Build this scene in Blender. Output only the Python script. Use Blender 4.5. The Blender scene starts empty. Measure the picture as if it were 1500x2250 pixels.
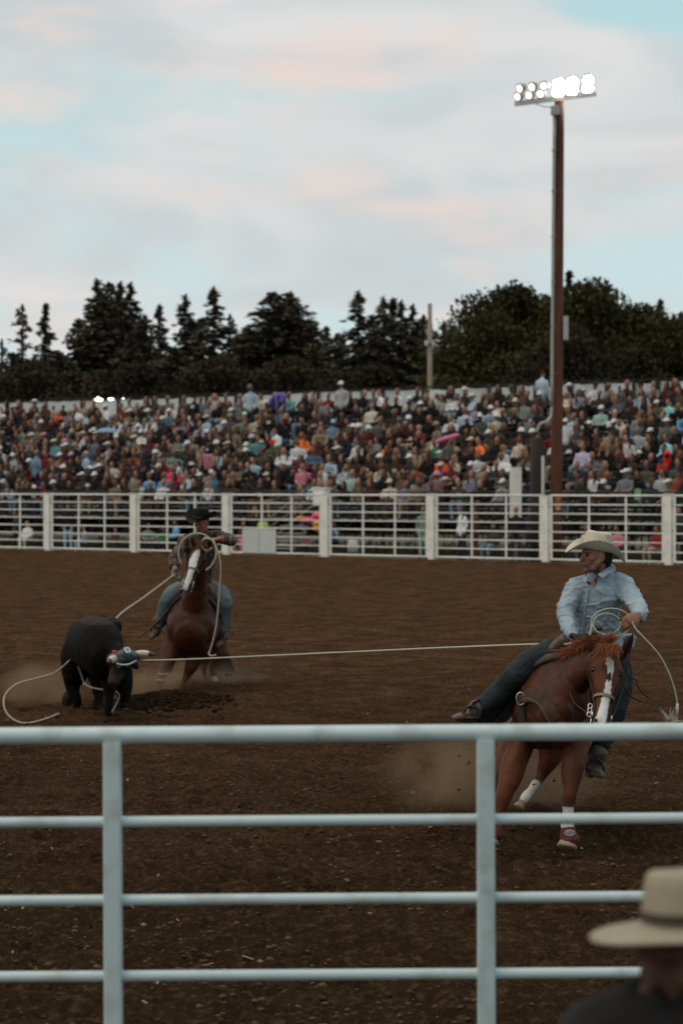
import bpy, math, random
import numpy as np
from mathutils import Vector, Matrix
from mathutils import noise as mnoise
from mathutils.bvhtree import BVHTree

rnd = random.Random(11)
npr = np.random.RandomState(11)
SC = bpy.context.scene
COL = SC.collection

# ---------------------------------------------------------------- camera
F = 4375.0      # focal length in pixels of the 1500 x 2250 photograph (70 mm on 24 x 36)
HY = 1073.0     # horizon row
CZ = 2.6        # eye height
cam_d = bpy.data.cameras.new('camera')
cam = bpy.data.objects.new('camera', cam_d)
COL.objects.link(cam)
cam.location = (0, 0, CZ)
cam.rotation_euler = (math.radians(90), 0, 0)
cam_d.sensor_fit = 'VERTICAL'
cam_d.sensor_height = 36
cam_d.sensor_width = 24
cam_d.lens = 70
cam_d.shift_y = -52 / 2250
cam_d.clip_start = 0.1
cam_d.clip_end = 6000
cam_d.dof.use_dof = True
cam_d.dof.focus_distance = 14.3
cam_d.dof.aperture_fstop = 2.8
SC.camera = cam

# ---------------------------------------------------------------- world and light
SC.view_settings.view_transform = 'Standard'
SC.view_settings.look = 'None'
SC.view_settings.exposure = 0.05
SC.view_settings.gamma = 1.0
SUN_EL, SUN_ROT = math.radians(4), math.radians(-60)
world = bpy.data.worlds.new("World")
SC.world = world
world.use_nodes = True
nt = world.node_tree
nt.nodes.clear()


def nd(t, typ, **kw):
    n = t.nodes.new(typ)
    for k, v in kw.items():
        setattr(n, k, v)
    return n


def build_world():
    L = nt.links.new
    out = nd(nt, 'ShaderNodeOutputWorld')
    sky = nd(nt, 'ShaderNodeTexSky', sky_type='NISHITA', sun_disc=False)
    sky.sun_elevation = SUN_EL
    sky.sun_rotation = SUN_ROT
    bg1 = nd(nt, 'ShaderNodeBackground')
    bg1.inputs[1].default_value = 0.12
    L(sky.outputs[0], bg1.inputs[0])
    tc = nd(nt, 'ShaderNodeTexCoord')
    sep = nd(nt, 'ShaderNodeSeparateXYZ')
    L(tc.outputs['Generated'], sep.inputs[0])
    # cloud sheets: long low streaks
    mp = nd(nt, 'ShaderNodeMapping')
    mp.inputs['Scale'].default_value = (1.0, 1.0, 3.0)
    mp.inputs['Rotation'].default_value = (0.0, 0.10, 0.0)
    L(tc.outputs['Generated'], mp.inputs[0])

    def noise(scale, det, rough, dist=0.0, off=0.0):
        n = nd(nt, 'ShaderNodeTexNoise')
        n.noise_dimensions = '4D'
        n.inputs['W'].default_value = off
        n.inputs['Scale'].default_value = scale
        n.inputs['Detail'].default_value = det
        n.inputs['Roughness'].default_value = rough
        n.inputs['Distortion'].default_value = dist
        L(mp.outputs[0], n.inputs['Vector'])
        return n

    def ramp(src, stops):
        r = nd(nt, 'ShaderNodeValToRGB')
        r.color_ramp.interpolation = 'EASE'
        while len(r.color_ramp.elements) < len(stops):
            r.color_ramp.elements.new(0.5)
        for e, (p, c) in zip(r.color_ramp.elements, stops):
            e.position = p
            e.color = (*c, 1) if len(c) == 3 else c
        L(src, r.inputs[0])
        return r

    n1 = noise(5.5, 5, 0.5, 0.35, 3.1)
    n2 = noise(8.0, 4, 0.5, 0.3, 9.9)
    n3 = noise(7.0, 3, 0.45, 0.5, 1.7)
    # open sky colour by height
    mr = nd(nt, 'ShaderNodeMapRange')
    mr.inputs['From Min'].default_value = -0.02
    mr.inputs['From Max'].default_value = 0.9
    L(sep.outputs[2], mr.inputs['Value'])
    grad = ramp(mr.outputs[0], [(0.0, (0.66, 0.72, 0.74)), (0.15, (0.58, 0.74, 0.77)), (0.32, (0.44, 0.69, 0.74)), (1.0, (0.64, 0.78, 0.86))])
    gray = ramp(n3.outputs[0], [(0.35, (0.755, 0.755, 0.75)), (0.62, (0.585, 0.64, 0.665))])
    # a thick sheet of cloud high up, thinning to open teal strips towards the treeline and one corner
    b1 = nd(nt, 'ShaderNodeMapRange')
    b1.interpolation_type = 'SMOOTHSTEP'
    for k_, v_ in zip(('From Min', 'From Max', 'To Min', 'To Max'), (0.07, 0.15, -0.075, 0.055)):
        b1.inputs[k_].default_value = v_
    L(sep.outputs[2], b1.inputs['Value'])
    dt = nd(nt, 'ShaderNodeVectorMath', operation='DOT_PRODUCT')
    L(tc.outputs['Generated'], dt.inputs[0])
    dt.inputs[1].default_value = (1, 0, 1)
    b2 = nd(nt, 'ShaderNodeMapRange')
    for k_, v_ in zip(('From Min', 'From Max', 'To Min', 'To Max'), (0.26, 0.44, 0.0, -0.12)):
        b2.inputs[k_].default_value = v_
    L(dt.outputs['Value'], b2.inputs['Value'])
    a1 = nd(nt, 'ShaderNodeMath', operation='ADD')
    L(n1.outputs[0], a1.inputs[0])
    L(b1.outputs[0], a1.inputs[1])
    a2 = nd(nt, 'ShaderNodeMath', operation='ADD')
    L(a1.outputs[0], a2.inputs[0])
    L(b2.outputs[0], a2.inputs[1])
    cm = ramp(a2.outputs[0], [(0.39, (0.05, 0.05, 0.05)), (0.53, (1, 1, 1))])
    mix1 = nd(nt, 'ShaderNodeMix', data_type='RGBA')
    L(cm.outputs[0], mix1.inputs[0])
    L(grad.outputs[0], mix1.inputs[6])
    L(gray.outputs[0], mix1.inputs[7])
    pk = ramp(n2.outputs[0], [(0.50, (0, 0, 0)), (0.72, (0.85, 0.85, 0.85))])
    mix2 = nd(nt, 'ShaderNodeMix', data_type='RGBA')
    L(pk.outputs[0], mix2.inputs[0])
    L(mix1.outputs[2], mix2.inputs[6])
    mix2.inputs[7].default_value = (0.88, 0.70, 0.64, 1)
    bg2 = nd(nt, 'ShaderNodeBackground')
    bg2.inputs[1].default_value = 1.0
    # dusk: the afterglow side (ahead) and the zenith are bright, the sky behind the camera is dim
    az = nd(nt, 'ShaderNodeVectorMath', operation='DOT_PRODUCT')
    L(tc.outputs['Generated'], az.inputs[0])
    az.inputs[1].default_value = (-0.25, 0.75, 0.75)
    fm = nd(nt, 'ShaderNodeMapRange')
    for k_, v_ in zip(('From Min', 'From Max', 'To Min', 'To Max'), (-0.7, 0.7, 0.62, 1.0)):
        fm.inputs[k_].default_value = v_
    L(az.outputs['Value'], fm.inputs['Value'])
    vs_ = nd(nt, 'ShaderNodeVectorMath', operation='SCALE')
    L(mix2.outputs[2], vs_.inputs[0])
    L(fm.outputs[0], vs_.inputs['Scale'])
    L(vs_.outputs[0], bg2.inputs[0])
    ms = nd(nt, 'ShaderNodeMixShader')
    ms.inputs[0].default_value = 0.93
    L(bg1.outputs[0], ms.inputs[1])
    L(bg2.outputs[0], ms.inputs[2])
    L(ms.outputs[0], out.inputs[0])


build_world()
sun_d = bpy.data.lights.new('sun', 'SUN')
sun_d.energy = 1.0
sun_d.angle = math.radians(40)
sun_d.color = (1.0, 0.80, 0.60)
sun = bpy.data.objects.new('sun', sun_d)
COL.objects.link(sun)
sun.rotation_euler = (math.radians(28), 0, math.radians(-60))
SC.cycles.use_denoising = True
SC.cycles.max_bounces = 6
SC.cycles.volume_bounces = 0
SC.cycles.volume_step_rate = 4
SC.cycles.sample_clamp_indirect = 4


def P(px, py, Y):
    return np.array(((px - 750) / F * Y, Y, CZ - (py - HY) / F * Y))


def unit(v):
    v = np.asarray(v, float)
    return v / (np.linalg.norm(v) + 1e-12)


# ---------------------------------------------------------------- naming
def tag(o, label=None, cat=None, group=None, kind=None):
    if label:
        o['label'] = label
    if cat:
        o['category'] = cat
    if group:
        o['group'] = group
    if kind:
        o['kind'] = kind
    return o


def thing(name, label, cat, loc=(0, 0, 0), group=None):
    o = bpy.data.objects.new(name, None)
    COL.objects.link(o)
    o.location = tuple(float(c) for c in loc)
    o.empty_display_size = 0.1
    return tag(o, label, cat, group)


def worldloc(o):
    v = Vector((0, 0, 0))
    while o is not None:
        v += o.location
        o = o.parent
    return np.array(v)


def link_mesh(name, me, mat, parent=None):
    o = bpy.data.objects.new(name, me)
    COL.objects.link(o)
    if mat is not None:
        me.materials.clear()
        for m_ in (mat if isinstance(mat, (list, tuple)) else [mat]):
            me.materials.append(m_)
    if parent is not None:
        w = worldloc(parent)
        me.transform(Matrix.Translation(Vector(-w)))
        o.parent = parent
    return o


def copy_tree(o, parent=None):
    c = o.copy()
    COL.objects.link(c)
    c.parent = parent
    for ch in list(o.children):
        copy_tree(ch, c)
    return c


# ---------------------------------------------------------------- materials
MATS = {}


def M(name, rgb=(0.5, 0.5, 0.5), rough=0.75, var=0.12, vs=6.0, bump=0.0, bs=40.0, metal=0.0, attr=False, spec=0.3,
      emit=None, stretch=None, plaid=None, det=4.0, dark=None, darks=3.0):
    if name in MATS:
        return MATS[name]
    m = bpy.data.materials.new(name)
    m.use_nodes = True
    t = m.node_tree
    L = t.links.new
    b = t.nodes['Principled BSDF']
    b.inputs['Roughness'].default_value = rough
    b.inputs['Metallic'].default_value = metal
    b.inputs['Specular IOR Level'].default_value = spec
    if emit:
        b.inputs['Emission Color'].default_value = (*rgb, 1)
        b.inputs['Emission Strength'].default_value = emit
        b.inputs['Base Color'].default_value = (*rgb, 1)
        MATS[name] = m
        return m
    tc = nd(t, 'ShaderNodeTexCoord')
    mp = nd(t, 'ShaderNodeMapping')
    if stretch:
        mp.inputs['Scale'].default_value = stretch
    L(tc.outputs['Object'], mp.inputs[0])
    n = nd(t, 'ShaderNodeTexNoise')
    n.inputs['Scale'].default_value = vs
    n.inputs['Detail'].default_value = det
    L(mp.outputs[0], n.inputs['Vector'])
    mr = nd(t, 'ShaderNodeMapRange')
    mr.inputs['From Min'].default_value = 0.3
    mr.inputs['From Max'].default_value = 0.7
    mr.inputs['To Min'].default_value = 1 - var
    mr.inputs['To Max'].default_value = 1 + var
    L(n.outputs[0], mr.inputs['Value'])
    vm = nd(t, 'ShaderNodeVectorMath', operation='SCALE')
    if attr:
        a = nd(t, 'ShaderNodeAttribute')
        a.attribute_name = 'Col'
        L(a.outputs['Color'], vm.inputs[0])
    else:
        vm.inputs[0].default_value = rgb
    L(mr.outputs[0], vm.inputs['Scale'])
    last = vm.outputs[0]
    if dark:       # blotches of another colour: dirt, rust, wear
        n5 = nd(t, 'ShaderNodeTexNoise')
        n5.inputs['Scale'].default_value = darks
        n5.inputs['Detail'].default_value = 6
        L(mp.outputs[0], n5.inputs['Vector'])
        r5 = nd(t, 'ShaderNodeMapRange')
        r5.inputs['From Min'].default_value = 0.52
        r5.inputs['From Max'].default_value = 0.68
        r5.inputs['To Max'].default_value = 0.75
        L(n5.outputs[0], r5.inputs['Value'])
        mx = nd(t, 'ShaderNodeMix', data_type='RGBA')
        L(r5.outputs[0], mx.inputs[0])
        L(last, mx.inputs[6])
        mx.inputs[7].default_value = (*dark, 1)
        last = mx.outputs[2]
    if plaid:
        sp = nd(t, 'ShaderNodeSeparateXYZ')
        L(tc.outputs['Object'], sp.inputs[0])
        for ch, sc_, col in plaid:
            mu = nd(t, 'ShaderNodeMath', operation='MULTIPLY')
            L(sp.outputs[ch], mu.inputs[0])
            mu.inputs[1].default_value = sc_
            fr = nd(t, 'ShaderNodeMath', operation='FRACT')
            L(mu.outputs[0], fr.inputs[0])
            lt = nd(t, 'ShaderNodeMath', operation='LESS_THAN')
            L(fr.outputs[0], lt.inputs[0])
            lt.inputs[1].default_value = 0.28
            m2 = nd(t, 'ShaderNodeMath', operation='MULTIPLY')
            L(lt.outputs[0], m2.inputs[0])
            m2.inputs[1].default_value = 0.55
            mx = nd(t, 'ShaderNodeMix', data_type='RGBA')
            L(m2.outputs[0], mx.inputs[0])
            L(last, mx.inputs[6])
            mx.inputs[7].default_value = (*col, 1)
            last = mx.outputs[2]
    L(last, b.inputs['Base Color'])
    if bump:
        n2 = nd(t, 'ShaderNodeTexNoise')
        n2.inputs['Scale'].default_value = bs
        n2.inputs['Detail'].default_value = 6
        L(mp.outputs[0], n2.inputs['Vector'])
        bp = nd(t, 'ShaderNodeBump')
        bp.inputs['Strength'].default_value = bump
        bp.inputs['Distance'].default_value = 0.02
        L(n2.outputs[0], bp.inputs['Height'])
        L(bp.outputs[0], b.inputs['Normal'])
    MATS[name] = m
    return m


# ---------------------------------------------------------------- plain mesh builder
class MB:
    def __init__(s):
        s.v, s.f = [], []

    def add(s, v, f):
        k = len(s.v)
        s.v.extend([tuple(float(c) for c in p) for p in v])
        s.f.extend([tuple(i + k for i in q) for q in f])

    def box(s, c, size, R=None, taper=1.0):
        hx, hy, hz = [a / 2 for a in size]
        v = []
        for z in (-hz, hz):
            k = taper if z > 0 else 1
            for x, y in ((-hx, -hy), (hx, -hy), (hx, hy), (-hx, hy)):
                v.append(np.array((x * k, y * k, z)))
        if R is not None:
            R = np.asarray(R)
            v = [R @ p for p in v]
        v = [p + np.asarray(c) for p in v]
        s.add(v, [(0, 3, 2, 1), (4, 5, 6, 7), (0, 1, 5, 4), (1, 2, 6, 5), (2, 3, 7, 6), (3, 0, 4, 7)])

    def bar(s, a, b, w, h=None, up=(0, 0, 1)):
        a, b = np.asarray(a, float), np.asarray(b, float)
        h = w if h is None else h
        t = unit(b - a)
        sd = np.cross(t, up)
        if np.linalg.norm(sd) < 1e-4:
            sd = np.cross(t, (0, 1, 0))
        sd = unit(sd)
        u = np.cross(sd, t)
        v = []
        for p in (a, b):
            for i, j in ((-1, -1), (1, -1), (1, 1), (-1, 1)):
                v.append(p + sd * i * w / 2 + u * j * h / 2)
        s.add(v, [(0, 3, 2, 1), (4, 5, 6, 7), (0, 1, 5, 4), (1, 2, 6, 5), (2, 3, 7, 6), (3, 0, 4, 7)])

    def tube(s, pts, r, n=8, cap=True):
        pts = np.asarray(pts, float)
        r = np.ones(len(pts)) * r if np.isscalar(r) else np.asarray(r, float)
        ref = np.array((0.13, 0.05, 1.0))
        t0 = unit(pts[1] - pts[0])
        if abs(np.dot(unit(ref), t0)) > 0.9:
            ref = np.array((1.0, 0.1, 0.0))
        sd = unit(np.cross(t0, ref))
        v, f = [], []
        for i, p in enumerate(pts):
            t = unit(pts[min(i + 1, len(pts) - 1)] - pts[max(i - 1, 0)])
            sd = unit(sd - t * np.dot(sd, t))
            u = np.cross(t, sd)
            for k in range(n):
                a = 2 * math.pi * k / n
                v.append(p + (sd * math.cos(a) + u * math.sin(a)) * r[i])
        for i in range(len(pts) - 1):
            for k in range(n):
                a, b = i * n + k, i * n + (k + 1) % n
                f.append((a, b, b + n, a + n))
        if cap:
            f.append(tuple(range(n))[::-1])
            f.append(tuple((len(pts) - 1) * n + k for k in range(n)))
        s.add(v, f)

    def band(s, pts, nrm, width, thick):
        pts = [np.asarray(p, float) for p in pts]
        v, f = [], []
        for i, p in enumerate(pts):
            t = unit(pts[min(i + 1, len(pts) - 1)] - pts[max(i - 1, 0)])
            n_ = unit(np.asarray(nrm[i]) - t * np.dot(nrm[i], t))
            sd = np.cross(t, n_)
            w = width[i] if hasattr(width, '__len__') else width
            for a, b in ((-1, 0), (1, 0), (1, 1), (-1, 1)):
                v.append(p + sd * a * w / 2 + n_ * (b * thick))
        for i in range(len(pts) - 1):
            for k in range(4):
                a, b = i * 4 + k, i * 4 + (k + 1) % 4
                f.append((a, b, b + 4, a + 4))
        f.append((3, 2, 1, 0))
        e = (len(pts) - 1) * 4
        f.append((e, e + 1, e + 2, e + 3))
        s.add(v, f)

    def ball(s, c, r, n=8, m=6, R=None):
        r = (r, r, r) if np.isscalar(r) else r
        v, f = [], []
        for i in range(m + 1):
            th = math.pi * i / m
            for k in range(n):
                a = 2 * math.pi * k / n
                p = np.array((r[0] * math.sin(th) * math.cos(a), r[1] * math.sin(th) * math.sin(a), r[2] * math.cos(th)))
                if R is not None:
                    p = np.asarray(R) @ p
                v.append(p + np.asarray(c))
        for i in range(m):
            for k in range(n):
                a, b = i * n + k, i * n + (k + 1) % n
                f.append((a, a + n, b + n, b))
        s.add(v, f)

    def build(s, name, mat, parent=None, smooth=False):
        me = bpy.data.meshes.new(name)
        me.from_pydata(s.v, [], s.f)
        me.validate()
        if smooth:
            me.shade_smooth()
        return link_mesh(name, me, mat, parent)


def raw_mesh(name, v, f, col=None, smooth=False):
    """mesh from numpy arrays; f is (n,3) or (n,4)"""
    me = bpy.data.meshes.new(name)
    v = np.ascontiguousarray(v, dtype=np.float32)
    f = np.ascontiguousarray(f, dtype=np.int32)
    me.vertices.add(len(v))
    me.vertices.foreach_set('co', v.ravel())
    k = f.shape[1]
    me.loops.add(f.size)
    me.loops.foreach_set('vertex_index', f.ravel())
    me.polygons.add(len(f))
    me.polygons.foreach_set('loop_start', np.arange(0, f.size, k, dtype=np.int32))
    me.update(calc_edges=True)
    if smooth:
        me.shade_smooth()
    if col is not None:
        set_col(me, col)
    return me


def set_col(me, col):
    a = me.color_attributes.get('Col') or me.color_attributes.new('Col', 'FLOAT_COLOR', 'POINT')
    c = np.ones((len(me.vertices), 4), np.float32)
    c[:, :3] = col
    a.data.foreach_set('color', c.ravel())


def coords(me):
    v = np.empty(len(me.vertices) * 3, np.float32)
    me.vertices.foreach_get('co', v)
    return v.reshape(-1, 3).astype(float)


def catmull(A, n):
    A = np.asarray(A, float)
    if n <= 1 or len(A) < 3:
        return A
    out = []
    for i in range(len(A) - 1):
        p0 = A[max(i - 1, 0)]
        p1, p2 = A[i], A[i + 1]
        p3 = A[min(i + 2, len(A) - 1)]
        for k in range(n):
            t = k / n
            out.append(0.5 * ((2 * p1) + (-p0 + p2) * t + (2 * p0 - 5 * p1 + 4 * p2 - p3) * t * t + (-p0 + 3 * p1 - 3 * p2 + p3) * t ** 3))
    out.append(A[-1])
    return np.array(out)


# ---------------------------------------------------------------- organic builder: tapered elliptical limbs fused into one skin
class Org:
    def __init__(s):
        s.mb = MB()
        s.sp, s.sr, s.st = [], [], []

    def chain(s, pts, rad, tag_='a', side=(1, 0, 0), sub=3, n=14, cap=0.9):
        pts = np.asarray(pts, float)
        rad = np.array([(r, r) if np.isscalar(r) else r for r in rad], float)
        A = catmull(np.hstack([pts, rad]), sub)
        pts, rad = A[:, :3], np.maximum(A[:, 3:], 0.003)
        N = len(pts)
        ref = np.asarray(side, float)
        rings = []
        T = [unit(pts[min(i + 1, N - 1)] - pts[max(i - 1, 0)]) for i in range(N)]
        fr = []
        for t in T:
            sd = ref - t * np.dot(ref, t)
            if np.linalg.norm(sd) < 0.15:
                sd = np.cross(t, (0, 1, 0.2))
            sd = unit(sd)
            fr.append((sd, np.cross(t, sd)))
        for sgn, i in ((-1, 0),):
            r = rad[0].mean() * cap
            for ph in (75, 50, 25):
                rings.append((pts[0] - T[0] * r * math.sin(math.radians(ph)), rad[0] * math.cos(math.radians(ph)), fr[0]))
        for i in range(N):
            rings.append((pts[i], rad[i], fr[i]))
        r = rad[-1].mean() * cap
        for ph in (25, 50, 75):
            rings.append((pts[-1] + T[-1] * r * math.sin(math.radians(ph)), rad[-1] * math.cos(math.radians(ph)), fr[-1]))
        v, f = [], []
        for c, rr, (sd, up) in rings:
            for k in range(n):
                a = 2 * math.pi * k / n
                v.append(c + sd * rr[0] * math.cos(a) + up * rr[1] * math.sin(a))
        for i in range(len(rings) - 1):
            for k in range(n):
                a, b = i * n + k, i * n + (k + 1) % n
                f.append((a, b, b + n, a + n))
        f.append(tuple(range(n))[::-1])
        f.append(tuple((len(rings) - 1) * n + k for k in range(n)))
        s.mb.add(v, f)
        for i in range(N):
            s.sp.append(pts[i])
            s.sr.append(rad[i].mean())
            s.st.append(tag_)

    def blob(s, c, r, tag_='a', R=None):
        s.mb.ball(c, r, 14, 10, R)
        s.sp.append(np.asarray(c, float))
        s.sr.append(float(np.mean(r)))
        s.st.append(tag_)

    def mesh(s, name, voxel=0.01, smooth=4, fac=0.5):
        me = bpy.data.meshes.new(name + '_raw')
        me.from_pydata(s.mb.v, [], s.mb.f)
        o = bpy.data.objects.new(name + '_raw', me)
        COL.objects.link(o)
        m = o.modifiers.new('r', 'REMESH')
        m.mode = 'VOXEL'
        m.voxel_size = voxel
        m.adaptivity = 0
        if smooth:
            m2 = o.modifiers.new('s', 'SMOOTH')
            m2.factor = fac
            m2.iterations = smooth
        dg = bpy.context.evaluated_depsgraph_get()
        out = bpy.data.meshes.new_from_object(o.evaluated_get(dg))
        bpy.data.objects.remove(o)
        bpy.data.meshes.remove(me)
        out.name = name
        out.shade_smooth()
        co = coords(out)
        names = sorted(set(s.st))
        sp, sr = np.array(s.sp), np.array(s.sr)
        idx = np.array([names.index(t) for t in s.st])
        tg = np.empty(len(co), int)
        for i in range(0, len(co), 4000):
            d = np.linalg.norm(co[i:i + 4000, None, :] - sp[None], axis=2) - sr[None]
            tg[i:i + 4000] = idx[np.argmin(d, axis=1)]
        return out, co, np.array(names)[tg]


def bvh_of(me):
    co = [Vector(c) for c in coords(me)]
    return BVHTree.FromPolygons(co, [tuple(p.vertices) for p in me.polygons])


def hit(bvh, px, py, off=0.0):
    """where the line of sight through a photo pixel meets a surface that is already built, and its normal"""
    d = Vector(P(px, py, 1.0)) - Vector((0, 0, CZ))
    p, n, i, dist = bvh.ray_cast(Vector((0, 0, CZ)), d.normalized())
    if p is None:
        p, n, i, dist = bvh.find_nearest(Vector((0, 0, CZ)) + d * 14.3)
    n = np.array(n)
    if n[1] > 0:
        n = -n
    return np.array(p) + n * off, n


def fbm(co, scale, oct_=3, seed=0.0):
    out = np.empty(len(co))
    for i, c in enumerate(co):
        out[i] = mnoise.fractal(Vector((c[0] * scale + seed, c[1] * scale, c[2] * scale)), 1.0, 2.0, oct_)
    return out
# ================================================================ GROUND
FN = unit((0.563, 0.827))           # points from the arena across the far fence
FU = np.array((0.827, -0.563))      # along the far fence, to the picture's right
F0 = np.array((-11.76, 80.0))       # far fence post 0


def on_line(px, D):
    """ground point seen in column px on the line D metres behind the far fence"""
    k = (px - 750) / F
    t = (D + F0 @ FN) / (k * FN[0] + FN[1])
    return np.array((k * t, t))


def py_of(Y, z):
    return HY + (CZ - z) * F / Y


def np_noise(x, y, seed):
    """smooth value noise on arrays"""
    xi, yi = np.floor(x).astype(int), np.floor(y).astype(int)
    xf, yf = x - xi, y - yi

    def h(a, b):
        n = (a * 374761393 + b * 668265263 + seed * 974711) & 0x7fffffff
        n = ((n ^ (n >> 13)) * 1274126177) & 0x7fffffff
        return ((n ^ (n >> 16)) & 0xffff) / 65535.0
    u, v = xf * xf * (3 - 2 * xf), yf * yf * (3 - 2 * yf)
    return (h(xi, yi) * (1 - u) + h(xi + 1, yi) * u) * (1 - v) + (h(xi, yi + 1) * (1 - u) + h(xi + 1, yi + 1) * u) * v


_hr = np.random.RandomState(77)
HOOFPRINTS = []
for _i in range(26):        # strings of hoof prints left by horses that crossed before
    _x, _y, _a = (_hr.rand() - .5) * 6, 9.5 + 13 * _hr.rand(), _hr.rand() * 3.14
    for _k in range(9):
        HOOFPRINTS.append((_x + math.cos(_a) * .42 * _k + .12 * _hr.randn(), _y + math.sin(_a) * .42 * _k + .12 * _hr.randn(), .065 + .02 * _hr.rand(), .028 + .022 * _hr.rand()))


def ground_z(X, Y):
    X, Y = np.asarray(X, float), np.asarray(Y, float)
    wx = X + 0.6 * np_noise(X * 0.9, Y * 0.5, 3)
    wy = Y + 0.6 * np_noise(X * 0.9 + 9, Y * 0.5, 4)
    z = (np_noise(wx * 0.7, wy * 0.9, 1) - 0.5) * 0.06
    z += (np_noise(wx * 2.3, wy * 3.0, 2) - 0.5) * 0.06
    z += (np.abs(np_noise(wx * 4.1, wy * 5.5, 5) - 0.5)) * 0.10 - 0.02
    z += (np_noise(X * 11, Y * 12, 6) - 0.5) * 0.028
    z += (np_noise(X * 27, Y * 27, 7) - 0.5) * 0.016
    z += (np_noise(X * 60, Y * 60, 8) - 0.5) * 0.008
    z = z * 1.15 * (1 - 0.5 * np.clip((Y - 16) / 16, 0, 1))
    for (mx, my, r, h) in ((-2.15, 24.0, 0.40, 0.11), (-1.8, 24.3, 0.5, 0.05), (1.1, 15.2, 0.45, 0.05), (-2.9, 22.6, 0.5, 0.08)):
        z += h * np.exp(-((X - mx) ** 2 + (Y - my) ** 2) / r ** 2) * (0.7 + 0.6 * np_noise(X * 6, Y * 6, 9))
    for hx_, hy_, hr_, hd_ in HOOFPRINTS:
        m_ = (np.abs(X - hx_) < .3) & (np.abs(Y - hy_) < .3)
        if m_.any():
            q_ = np.sqrt((X[m_] - hx_) ** 2 + (Y[m_] - hy_) ** 2) / hr_
            z[m_] += -hd_ * np.exp(-q_ ** 4) + hd_ * .55 * np.exp(-((q_ - 1.35) / .35) ** 2)
    d = (X - F0[0]) * FN[0] + (Y - F0[1]) * FN[1]
    z *= np.clip(-d / 2.0, 0, 1)
    z += 0.12 * np.exp(-((d + 0.3) / 0.7) ** 2)      # soil pushed up against the far fence
    return z


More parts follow.
